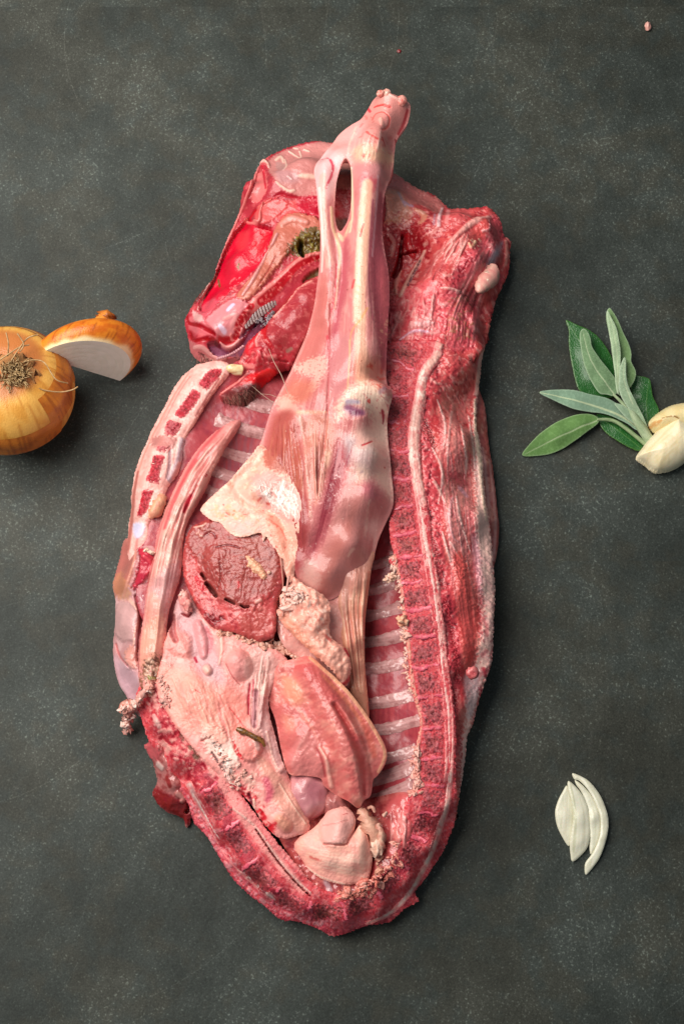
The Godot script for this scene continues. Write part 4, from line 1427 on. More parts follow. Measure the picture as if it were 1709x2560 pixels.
	p.st([[705, 560, 12], [730, 546, 13], [765, 556, 10]], 0xe0a094, {"a": 0.9, "h": 1.5, "soft": 0.9})
	p.st([[692, 585, 5], [672, 625, 6], [650, 665, 6], [628, 705, 6], [606, 738, 5]], 0xdca09c, {"a": 0.85, "h": 1.2})
	p.st([[690, 640, 2], [668, 680, 2.5], [645, 715, 2]], 0xa83a38, {"a": 0.7, "h": -0.6})
	p.dots([[650, 690], [715, 615], [735, 650], [690, 690], [650, 730]], 50, 0x9a5030, 1.2, 4.0, {"a": 0.6})
	p.area([[738, 598], [760, 575], [800, 572], [806, 645], [770, 645], [745, 640], [722, 630]], 0x6a5a28, {"a": 0.95, "soft": 2.5, "rag": 2.5})
	p.dots([[735, 595], [800, 575], [800, 640], [745, 640]], 90, 0x8c8436, 1.5, 5.0, {"a": 0.75, "h": 1.2})
	p.dots([[720, 600], [800, 575], [800, 640], [715, 640]], 60, 0x54461c, 1.5, 5.0, {"a": 0.7, "h": -0.8})
	p.st([[752, 605, 7], [750, 622, 8], [757, 640, 6]], 0x4a3c18, {"a": 0.9, "h": -9.0})
	# palate: red marrow strip with pink edges
	p.st([[800, 636, 8], [770, 645, 12], [742, 662, 14], [712, 692, 16], [680, 725, 17], [650, 752, 17], [626, 772, 14]], 0xe28a82, {"a": 1.0, "h": 2.0, "soft": 0.3})
	p.st([[796, 642, 5], [770, 650, 7], [742, 666, 8], [712, 697, 10], [682, 730, 11], [652, 754, 11]], 0xc00f24, {"a": 0.97, "h": -0.8, "soft": 0.3})
	p.dots([[720, 680], [790, 640], [790, 655], [730, 700], [660, 760], [645, 752]], 60, 0xee8a80, 1.2, 3.5, {"a": 0.75, "h": 0.5})
	p.area([[765, 690], [800, 670], [805, 700], [775, 705], [758, 705]], 0x66562a, {"a": 0.95, "soft": 2.0, "h": -3.0})
	# front bone, white gristle, red cut round it
	p.area([[514, 800], [545, 770], [580, 748], [605, 750], [626, 768], [612, 795], [594, 825], [575, 850], [548, 842], [528, 822]], 0xdf9698, {"a": 0.95, "soft": 2.0, "h": 1.5})
	p.st([[570, 774, 7], [582, 762, 8]], 0xdcd0ea, {"a": 0.95})
	p.st([[550, 815, 8], [560, 828, 10]], 0xe4d0e2, {"a": 0.9})
	p.st([[560, 796, 7], [590, 788, 9], [580, 812, 7]], 0xeaa8a2, {"a": 0.7, "h": 0.8})
	p.st([[630, 764, 8], [606, 792, 9], [594, 818, 9], [592, 840, 8], [574, 852, 8], [550, 848, 6]], 0xc00c22, {"a": 0.97, "soft": 0.4, "h": -0.5})
	p.dots([[575, 840], [605, 780], [630, 764], [600, 840], [575, 858]], 46, 0xf09a92, 1.2, 3.8, {"a": 0.85, "h": 0.8})
	p.st([[606, 826, 5], [602, 846, 6], [586, 864, 7], [566, 870, 6], [552, 860, 5]], 0xecaaa4, {"a": 1.0, "h": 2.2})
	p.area([[474, 792], [500, 788], [520, 805], [545, 850], [520, 842], [490, 836], [474, 820]], 0xd87a7e, {"a": 0.85, "soft": 2.5})
	p.st([[468, 790, 4], [472, 806, 5], [496, 812, 6], [520, 824, 7], [536, 834, 5]], 0x9e0a1e, {"a": 0.95, "h": -1.2})
	p.st([[476, 832, 5], [484, 850, 7], [504, 848, 7], [524, 846, 8], [546, 856, 4]], 0xa00a1e, {"a": 0.97, "h": -1.2, "brk": 0.9})
	p.area([[482, 775], [504, 788], [506, 804], [486, 800]], 0xe0b4ae, {"a": 0.9, "soft": 1.5})
	p.st([[538, 690, 6], [518, 715, 8], [496, 740, 9], [476, 768, 7]], 0x9c5a50, {"a": 0.9, "h": 0.8})
	p.strands([[470, 770], [520, 700]], [[488, 770], [538, 700]], 24, 0x5a2a26, {"w": 1.4, "a": 0.7, "v": 3.0})
	p.st([[526, 712, 2.5], [508, 745, 3], [494, 775, 3]], 0xecc0b6, {"a": 0.8, "h": 1.2})
	# open mouth: purple lining
	p.area([[520, 862], [545, 860], [560, 872], [580, 874], [605, 850], [640, 800], [660, 790], [655, 820], [625, 850], [610, 880], [570, 890], [540, 888], [528, 878]], 0x8f5a72, {"a": 0.97, "soft": 1.5, "h": -4.0, "rag": 0.4})
	p.st([[522, 862, 5], [540, 862, 5], [552, 870, 4]], 0x6c1228, {"a": 0.9, "h": -1.0})
	p.st([[600, 842, 5], [625, 815, 5], [650, 796, 5]], 0x7a4458, {"a": 0.9, "h": -3.0})
	# upper lip with its fringe of white papillae, hairy chin skin
	p.area([[470, 850], [500, 865], [520, 875], [540, 892], [575, 895], [600, 880], [608, 885], [590, 905], [560, 930], [530, 925], [505, 908], [478, 882]], 0xc07a78, {"a": 0.9, "soft": 2.0})
	p.st([[485, 868, 5], [505, 868, 6], [522, 882, 6], [540, 894, 5], [565, 896, 4]], 0xdca8a2, {"a": 0.8, "h": 0.8})
	p.area([[472, 868], [510, 890], [560, 905], [590, 900], [560, 930], [530, 925], [505, 908], [478, 885]], 0x7a3a38, {"a": 0.8, "soft": 3.0, "brk": 0.75, "bs": 0.4})
	p.strands([[478, 880], [505, 912]], [[505, 880], [560, 925]], 50, 0x4a1c1c, {"w": 1.6, "a": 0.7, "v": 2.0})
	p.strands([[480, 875], [500, 905]], [[530, 895], [575, 915]], 30, 0xe0b0a4, {"w": 1.2, "a": 0.6, "v": 3.0})
	p.st([[575, 898, 6], [592, 900, 6]], 0x6a3430, {"a": 0.9, "h": -5.0})
	p.area([[830, 380], [900, 390], [930, 440], [900, 480], [840, 470]], 0xcf9484, {"a": 0.85, "soft": 4.0})
	p.area([[830, 480], [900, 480], [910, 530], [880, 560], [835, 545]], 0xb83440, {"a": 0.85, "soft": 4.0, "rag": 3.0})
	p.area([[820, 550], [890, 555], [890, 620], [820, 620]], 0x6e3a28, {"a": 0.9, "soft": 4.0})
	var hd := put("head", p.mesh({"inset": 0.4}), "meat", lamb)
	# ridges of the palate
	for k in 22:
		var t := k / 21.0
		var x := lerpf(612, 752, t)
		var y := lerpf(806, 700, t)
		var w := lerpf(13, 9, t)
		var R := Ropes.new().rope([[x - w * 0.2, y - w * 1.1, 47.8, 0.9], [x + 1, y, 47.6, 1.1 + 0.12 * sin(k * 2.3)], [x + 5, y + w * 1.1, 46.6, 1.0]], 0x9c8882 if k < 17 else 0x8a7848, 0x86706c if k < 17 else 0x746a40, {"amp": 0.25, "ring": 8, "flat": 0.4})
		put("palate_ridge", R.done(), "wet", hd)
	put("papilla_fringe", crumbs([[640, 806, 46], [660, 800, 46], [680, 785, 46], [655, 815, 45]], 40, 6.0, 0.5, 1.2, 0xa8a0a0, 0x6a6066), "wet", hd).set_meta("kind", "stuff")
	for k in 13:
		var t := k / 12.0
		put("papilla", Ropes.new().lump(lerpf(545, 608, t), lerpf(896, 866, t) + 5 * sin(t * PI), 35.5 + 4 * t, Vector3(1.3, 1.2, 1.1), 0xd8a8a8, 0xb88890, {"n": 9, "amp": 0.1}).done(), "wet", hd)
	# lower jaw with cheek, tongue stump and lip
	var j := Patch.new().sheet([[830, 660, 50], [794, 686, 50], [756, 704, 50], [718, 752, 50], [680, 788, 50], [659, 816, 50], [618, 852, 48], [609, 875, 46], [597, 903, 44], [613, 928, 42], [593, 950, 44], [570, 965, 46], [549, 982, 46], [556, 1003, 40], [593, 1012, 36], [623, 1013, 34], [662, 962, 34], [705, 922, 40], [730, 910, 44], [760, 850, 50], [800, 800, 52], [850, 720, 52]],
		[[740, 780, 58], [680, 840, 56], [650, 880, 54], [640, 950, 48], [690, 900, 50], [600, 985, 47], [760, 740, 57]], {"rw": 4.0, "rd": 3.5, "rag": 0.6})
	j.fill(0xae4448).bump(0.5, 0.12).mottle(0xa42e38, 0.1, 0.05, 0.4, 0.6).mottle(0xd88680, 0.2, 0.15, 0.4, 0.5)
	j.st([[780, 702, 5], [745, 722, 5], [718, 756, 5], [685, 792, 5]], 0xeaa898, {"a": 0.8, "h": 1.0, "brk": 0.9})
	j.st([[665, 815, 6], [660, 840, 8], [672, 858, 8], [680, 870, 6]], 0xb8101e, {"a": 0.95, "h": -0.8})
	j.area([[655, 815], [640, 835], [622, 855], [612, 880], [625, 890], [645, 850], [660, 830]], 0xd02430, {"a": 0.85, "soft": 2.5})
	j.st([[650, 830, 4], [640, 850, 5], [642, 865, 4]], 0xf0a49a, {"a": 0.8, "h": 0.8})
	j.st([[625, 880, 9], [650, 875, 10], [640, 900, 12], [620, 905, 9]], 0xd85058, {"a": 0.8, "h": 1.0})
	j.area([[660, 870], [690, 870], [730, 880], [728, 905], [690, 910], [660, 900]], 0xc03844, {"a": 0.8, "soft": 4.0, "rag": 3.0, "brk": 0.85})
	j.st([[655, 880, 4], [665, 900, 5], [690, 900, 4], [720, 905, 3]], 0x8a1424, {"a": 0.8, "h": -1.2})
	j.st([[665, 895, 8], [690, 892, 8]], 0xe69a92, {"a": 0.7, "h": 1.0})
	j.st([[718, 878, 6], [728, 872, 6]], 0x9c9078, {"a": 0.7})
	j.st([[600, 905, 6], [615, 915, 7], [640, 918, 6]], 0xf09c94, {"a": 0.8, "h": 0.8})
	j.dots([[605, 880], [700, 860], [720, 905], [640, 925], [600, 910]], 26, 0xe69a92, 1.5, 5.0, {"a": 0.6, "h": 0.6})
	j.dots([[605, 880], [700, 860], [720, 905], [640, 925], [600, 910]], 40, 0xb01828, 1.5, 6.0, {"a": 0.7, "h": -0.6})
	j.area([[612, 945], [640, 930], [700, 920], [700, 935], [660, 962], [620, 958], [600, 965]], 0xd01822, {"a": 0.95, "soft": 2.0})
	j.st([[700, 922, 6], [660, 935, 8], [640, 945, 7]], 0xe03a38, {"a": 0.8, "h": 1.5})
	j.st([[550, 985, 6], [575, 968, 7], [600, 950, 6], [618, 930, 5]], 0xe88a84, {"a": 0.95, "h": 1.2})
	j.area([[553, 990], [590, 970], [620, 960], [655, 962], [625, 1010], [590, 1012], [560, 1005]], 0x7a3c38, {"a": 0.9, "soft": 3.0, "brk": 0.9})
	j.area([[600, 985], [640, 965], [628, 1012], [605, 1012]], 0x3a1c1a, {"a": 0.9, "soft": 3.0, "rag": 2.0})
	j.strands([[555, 990], [565, 1008]], [[635, 962], [625, 1012]], 60, 0xc89084, {"w": 1.3, "a": 0.6, "v": 2.0})
	var jaw := put("lower_jaw", j.mesh({"thick": 24.0, "inset": 0.3}), "meat", lamb)
	put("tooth", Ropes.new().rope([[570, 916, 45, 1.4], [576, 920, 46.5, 3.2], [590, 922, 46.5, 3.3], [605, 922, 46, 3.0]], 0xe9dcb0, 0xd9b98c, {"amp": 0.05, "ring": 12, "flat": 0.8}).done(), "wet", jaw)
	put("tooth", Ropes.new().rope([[578, 928, 44, 1.2], [588, 930, 45, 2.4], [604, 930, 45, 2.4]], 0xe0d0a8, 0xc8a888, {"amp": 0.05, "ring": 10}).done(), "wet", jaw)
	# loose hairs
	var rg := RandomNumberGenerator.new()
	rg.seed = 5
	var R := Ropes.new()
	for k in 46:
		var x := rg.randf_range(556, 640)
		var y := lerpf(1000, 968, (x - 556) / 84.0) + rg.randf_range(-8, 10)
		var dx := rg.randf_range(-6, 26)
		R.rope([[x, y, 45, 0.16], [x + dx * 0.5, y + rg.randf_range(6, 14), 43, 0.13], [x + dx, y + rg.randf_range(14, 30), 38, 0.08]], 0xa8907c if k % 3 else 0x3a2420, 0x6a4a40, {"ring": 4, "sub": 2})
	for k in 40:
		var x := rg.randf_range(478, 570)
		var y := 893.0 + (x - 478) * 0.3 + rg.randf_range(-12, 4)
		R.rope([[x, y, 32, 0.15], [x + rg.randf_range(-6, 3), y + 10, 29, 0.12], [x + rg.randf_range(-10, 4), y + 20, 24, 0.07]], 0xb09a88 if k % 2 else 0x3a2020, 0x7a5a50, {"ring": 4, "sub": 2})
	for q in [[[672, 872, 58, 0.22], [685, 905, 60, 0.22], [704, 940, 70, 0.22], [720, 985, 76, 0.2]], [[630, 965, 48, 0.18], [660, 990, 45, 0.18], [690, 1010, 50, 0.14]], [[650, 985, 40, 0.16], [680, 988, 42, 0.16], [715, 1005, 60, 0.12]], [[610, 990, 45, 0.16], [620, 1015, 35, 0.15], [626, 1045, 30, 0.12]]]:
		R.rope(q, 0xd8c4b0, 0xb09a88, {"ring": 4, "sub": 4})
	put("hair", R.done(), "dry", jaw).set_meta("kind", "stuff")

func sternum() -> void:
	var p := Patch.new().sheet([[500, 905, 38], [464, 930, 26], [438, 961, 24], [413, 1009, 24], [387, 1057, 24], [365, 1105, 24], [345, 1152, 24], [331, 1210, 24], [327, 1280, 24], [320, 1320, 24], [322, 1400, 30], [350, 1395, 38], [372, 1345, 43], [375, 1305, 44], [392, 1275, 45], [410, 1239, 45], [418, 1215, 45], [448, 1172, 44], [464, 1092, 44], [482, 1062, 45], [515, 1000, 46], [545, 962, 45], [575, 925, 44], [560, 900, 42]],
		[[450, 1000, 46], [420, 1060, 47], [390, 1130, 48], [370, 1200, 48], [350, 1270, 46], [480, 960, 46], [520, 930, 45], [425, 1140, 48], [400, 1190, 48]], {"rw": 5.0, "rd": 4.0, "rag": 0.5})
	p.fill(0xf2bcb0).bump(0.4, 0.2).mottle(0xe2a59c, 0.15, 0.1, 0.45, 0.6).mottle(0xf6d4ca, 0.1, 0.0, 0.4, 0.6)
	# outer edge of skin
	p.st([[470, 935, 5], [440, 980, 5], [405, 1045, 5], [372, 1110, 6], [350, 1165, 7], [336, 1220, 7], [328, 1290, 8], [322, 1370, 9]], 0xd59a8c, {"a": 0.85, "soft": 0.8})
	p.st([[345, 1180, 6], [336, 1230, 8], [330, 1300, 9], [318, 1380, 10]], 0xb87266, {"a": 0.9, "soft": 0.8})
	p.st([[475, 940, 2], [440, 995, 2], [415, 1045, 1.5]], 0xd88078, {"a": 0.8, "h": -0.4})
	# membrane edge on the cavity side
	p.st([[560, 938, 6], [530, 978, 6], [500, 1035, 7], [475, 1080, 8], [462, 1110, 8]], 0xe0a496, {"a": 0.9, "h": 0.8})
	p.st([[550, 945, 2.5], [520, 990, 2.5], [490, 1040, 2.5]], 0xc8706c, {"a": 0.7, "h": -0.8})
	p.st([[455, 1100, 9], [450, 1140, 10], [440, 1170, 10], [425, 1200, 9]], 0xb9a3a8, {"a": 0.85, "h": 1.2})
	p.st([[450, 1160, 8], [435, 1195, 8]], 0xd49a92, {"a": 0.8, "h": 1.0})
	p.st([[425, 1118, 5], [424, 1160, 6], [418, 1195, 5]], 0x9a7a80, {"a": 0.7, "h": -0.8})
	p.area([[382, 1095], [410, 1090], [440, 1098], [430, 1118], [395, 1120], [378, 1110]], 0xc98a82, {"a": 0.9, "soft": 2.5, "rag": 1.5, "h": 1.0})
	p.st([[340, 1375, 6], [345, 1345, 5], [360, 1320, 4]], 0xd8928a, {"a": 0.8})
	# gristle tip
	p.area([[334, 1308], [362, 1312], [358, 1335], [345, 1347], [335, 1338]], 0xd9d4ea, {"a": 0.95, "soft": 2.5, "h": 1.0})
	var st := put("breastbone", p.mesh({"inset": 0.4}), "fat", lamb)
	for q in [[[521, 927], [545, 922], [556, 926], [548, 943], [530, 962], [515, 975], [505, 968], [496, 957]], [[480, 974], [492, 976], [501, 984], [494, 1002], [483, 1018], [468, 1036], [454, 1046], [444, 1042], [437, 1034], [455, 1008]], [[419, 1052], [438, 1052], [454, 1060], [448, 1073], [438, 1088], [424, 1088], [411, 1083]], [[394, 1115], [412, 1114], [426, 1119], [418, 1130], [402, 1130], [391, 1124]], [[384, 1139], [400, 1137], [413, 1140], [406, 1158], [400, 1175], [397, 1208], [384, 1208], [365, 1200], [373, 1180], [378, 1160]], [[358, 1224], [372, 1224], [384, 1227], [376, 1250], [369, 1274], [360, 1286], [352, 1292], [343, 1286], [348, 1262], [353, 1240]]]:
		var c := Vector2.ZERO
		var ring := []
		for a in q:
			c += Vector2(a[0], a[1]) / q.size()
			ring.append([a[0], a[1], p.on(a[0], a[1]).y + 0.5])
		var b := Patch.new().sheet(ring, [[c.x, c.y, p.on(c.x, c.y).y + 0.9]], {"rw": 1.0, "rd": 0.5, "cell": 0.5, "rag": 1.1, "rags": 0.45}).cling(p, 0.4, 1.5)
		b.fill(0xc81c36).bump(0.3, 0.9)
		b.area(scaled(q, c.x, c.y, 0.75), 0xaa1228, {"a": 0.6, "soft": 3.0})
		b.dots(q, 70, 0x7a0a18, 1.0, 3.2, {"a": 0.7, "h": -0.4})
		b.dots(q, 80, 0xde6a72, 1.0, 3.0, {"a": 0.6, "h": 0.3})
		if q[0][0] > 390 and q[0][0] < 430:
			b.dots(q, 30, 0xd08080, 2.0, 5.0, {"a": 0.7})
		for a in b.F.size():
			if b.F[a] < 1.4:
				b.C[a] = b.C[a].lerp(Kit.rgb(0xeaa49c), (1.0 - smoothstep(0.1, 1.4, b.F[a])) * 0.85)
		put("breastbone_segment", b.mesh({"thick": 4.0, "inset": 0.1}), "cut", st)
	put("fat_lump", Ropes.new().rope([[408, 1240, 44, 2.5], [400, 1255, 46, 4.2], [388, 1278, 46, 4.4], [378, 1292, 43, 2.4]], 0xe9b490, 0xcf8e74, {"amp": 0.3, "sc": 0.5, "ring": 12}).done(), "fat", st)
	# long pink breast strip
	var m := Patch.new().sheet([[596, 1045, 40], [600, 1058, 40], [582, 1085, 42], [566, 1105, 44], [548, 1140, 46], [532, 1168, 47], [515, 1212, 48], [483, 1270, 48], [464, 1312, 48], [456, 1352, 48], [453, 1408, 48], [447, 1445, 48], [430, 1492, 48], [418, 1540, 47], [412, 1605, 46], [400, 1680, 46], [380, 1740, 45], [352, 1720, 44], [344, 1680, 43], [347, 1601, 43], [358, 1540, 44], [366, 1467, 45], [384, 1376, 46], [400, 1303, 47], [425, 1239, 47], [450, 1188, 46], [480, 1137, 45], [520, 1090, 43], [560, 1060, 40]],
		[[580, 1065, 44], [540, 1115, 50], [490, 1190, 53], [445, 1270, 54], [420, 1350, 54], [410, 1430, 54], [395, 1520, 52], [380, 1620, 50]], {"rw": 6.0, "rd": 5.0, "rag": 0.4})
	m.fill(0xe09a92).bump(0.5, 0.12)
	var la := [[560, 1075], [470, 1170], [410, 1300], [370, 1480], [355, 1680]]
	var lb := [[590, 1070], [530, 1180], [460, 1320], [430, 1490], [400, 1680]]
	m.strands(la, lb, 40, 0xc8635f, {"w": 7.0, "a": 0.45, "v": 3.0})
	m.strands(la, lb, 60, 0xf2c6b6, {"w": 4.0, "a": 0.5, "v": 3.0, "h": 0.3})
	m.st([[560, 1062, 8], [500, 1130, 10], [465, 1190, 10], [430, 1265, 9], [412, 1320, 8]], 0xc95a5c, {"a": 0.75, "soft": 0.9})
	m.st([[585, 1065, 6], [540, 1130, 9], [500, 1210, 9]], 0xeeb0a4, {"a": 0.7, "h": 0.8})
	m.st([[478, 1240, 7], [470, 1255, 8], [460, 1280, 5]], 0xb4142c, {"a": 0.9, "soft": 0.7})
	m.st([[485, 1225, 2], [478, 1240, 2]], 0x8a1020, {"a": 0.8})
	m.st([[517, 1187, 3], [514, 1192, 2]], 0xb01828, {"a": 0.8})
	m.area([[385, 1450], [445, 1400], [450, 1440], [425, 1490], [410, 1540], [380, 1560], [370, 1500]], 0xd8a6a4, {"a": 0.7, "soft": 5.0, "rag": 3.0})
	m.area([[365, 1560], [410, 1540], [412, 1600], [395, 1650], [352, 1670], [350, 1610]], 0xecaa94, {"a": 0.85, "soft": 4.0, "rag": 2.0, "h": 0.6})
	m.area([[375, 1480], [400, 1500], [410, 1560], [385, 1570], [365, 1540]], 0xe4a894, {"a": 0.6, "soft": 4.0})
	m.st([[385, 1400, 4], [362, 1500, 4], [350, 1600, 4], [345, 1690, 3]], 0xb05a58, {"a": 0.7, "soft": 0.8})
	m.st([[348, 1560, 2], [344, 1630, 2], [342, 1690, 2]], 0xe6cfa4, {"a": 0.7})
	m.area([[360, 1660], [400, 1640], [402, 1700], [380, 1745], [350, 1720]], 0x7a5a3c, {"a": 0.75, "soft": 3.0, "rag": 3.0, "brk": 0.7})
	m.dots([[360, 1650], [410, 1640], [410, 1720], [370, 1750]], 60, 0x4a2c20, 1.5, 5.0, {"a": 0.75, "h": -0.7})
	m.dots([[360, 1650], [410, 1640], [420, 1720], [370, 1750]], 60, 0xe8c0a8, 1.5, 6.0, {"a": 0.7, "h": 0.8})
	m.dots([[395, 1700], [425, 1690], [415, 1740], [390, 1750]], 30, 0x8c1024, 2.0, 7.0, {"a": 0.8})
	m.dots([[370, 1690], [390, 1690], [390, 1700], [370, 1700]], 12, 0x8a8440, 1.5, 4.0, {"a": 0.8})
	put("breast_strip", m.mesh({"thick": 26.0, "inset": 0.3}), "meat", lamb)
	put("sinew", Ropes.new().rope([[404, 1652, 49, 0.4], [415, 1655, 50, 0.5], [424, 1664, 49, 0.3]], 0xf0d8cc, 0xe8c4b8, {"ring": 5}).rope([[424, 1655, 49, 0.3], [426, 1668, 49, 0.3]], 0xf0d8cc, 0xe8c4b8, {"ring": 5}).done(), "fat", lamb)
	# skin of the belly on the left
	var f := Patch.new().sheet([[322, 1340, 22], [308, 1350, 14], [298, 1390, 12], [287, 1430, 12], [280, 1462, 12], [287, 1500, 12], [287, 1560, 12], [281, 1610, 12], [284, 1660, 12], [295, 1706, 13], [312, 1735, 14], [329, 1765, 16], [350, 1790, 22], [372, 1760, 38], [362, 1690, 42], [360, 1600, 42], [368, 1500, 42], [385, 1420, 44], [392, 1370, 44], [370, 1350, 42], [350, 1340, 34]],
		[[320, 1450, 36], [330, 1550, 36], [325, 1650, 34], [345, 1420, 42], [370, 1390, 46], [310, 1550, 28]], {"rw": 8.0, "rd": 6.0})
	f.fill(0xc99a98).bump(0.7, 0.1)
	f.mottle(0xdcb6b4, 0.06, -0.05, 0.4, 0.8)
	f.area([[285, 1420], [310, 1350], [345, 1340], [340, 1400], [320, 1470], [290, 1490], [282, 1460]], 0xb97062, {"a": 0.85, "soft": 4.0, "rag": 2.0})
	f.area([[300, 1430], [325, 1470], [320, 1500], [290, 1490], [282, 1460]], 0xd8a070, {"a": 0.5, "soft": 3.0, "rag": 2.0})
	f.area([[345, 1375], [362, 1372], [392, 1400], [390, 1420], [365, 1450], [335, 1475], [340, 1440], [350, 1400]], 0xc02840, {"a": 0.9, "soft": 2.5, "rag": 1.2, "h": 3.0})
	f.st([[358, 1390, 6], [380, 1410, 6], [370, 1435, 5]], 0xe05a64, {"a": 0.7, "h": 1.0})
	f.st([[350, 1390, 3], [345, 1430, 3], [328, 1470, 3]], 0x8a2c30, {"a": 0.8, "h": -1.0})
	f.st([[340, 1380, 4], [330, 1420, 5], [318, 1460, 6], [310, 1490, 7]], 0xdca08c, {"a": 0.8, "h": 1.0})
	f.area([[295, 1510], [320, 1505], [345, 1520], [350, 1545], [340, 1570], [332, 1600], [300, 1600], [288, 1570]], 0xcfa8a4, {"a": 0.9, "soft": 3.0, "h": 2.5})
	f.st([[325, 1500, 7], [345, 1525, 6], [349, 1548, 5], [338, 1580, 4], [335, 1610, 4]], 0xe8b8a8, {"a": 0.85, "h": 1.0})
	f.st([[340, 1490, 8], [352, 1540, 7], [346, 1600, 6], [345, 1650, 5]], 0x7a2a2c, {"a": 0.9, "h": -4.0})
	f.area([[312, 1630], [335, 1615], [345, 1640], [342, 1670], [320, 1668]], 0xd89a8a, {"a": 0.8, "soft": 3.0, "rag": 2.0, "h": 1.5})
	f.st([[290, 1610, 4], [300, 1640, 4], [320, 1665, 3]], 0xc06a66, {"a": 0.7, "h": -1.0})
	f.area([[285, 1640], [310, 1660], [345, 1690], [350, 1770], [320, 1745], [295, 1700]], 0xd9b4bc, {"a": 0.8, "soft": 5.0})
	put("belly_skin", f.mesh({"inset": 0.5}), "meat", lamb)
	put("fat_crumbs", crumbs([[362, 1374, 47], [372, 1378, 47], [382, 1384, 46]], 16, 4.0, 0.6, 1.3, 0xf4dcc8, 0xe0b8a0), "fat", lamb).set_meta("kind", "stuff")
	put("fat_shred", shred().rope([[372, 1712, 47, 1.8], [358, 1735, 44, 2.2], [345, 1755, 36, 1.8], [332, 1768, 28, 2.6], [318, 1775, 20, 2.0], [322, 1795, 14, 2.8], [318, 1815, 8, 2.2], [316, 1832, 4, 1.6]], 0xf0ccc0, 0xd89a8c, {"amp": 0.8, "sc": 0.55, "ring": 12, "sub": 6}).rope([[330, 1768, 28, 2.5], [312, 1762, 20, 2.8], [308, 1778, 14, 2.0]], 0xeec4b4, 0xd0806c, {"amp": 0.7, "sc": 0.6, "ring": 10, "sub": 5}).done(), "fat", lamb)

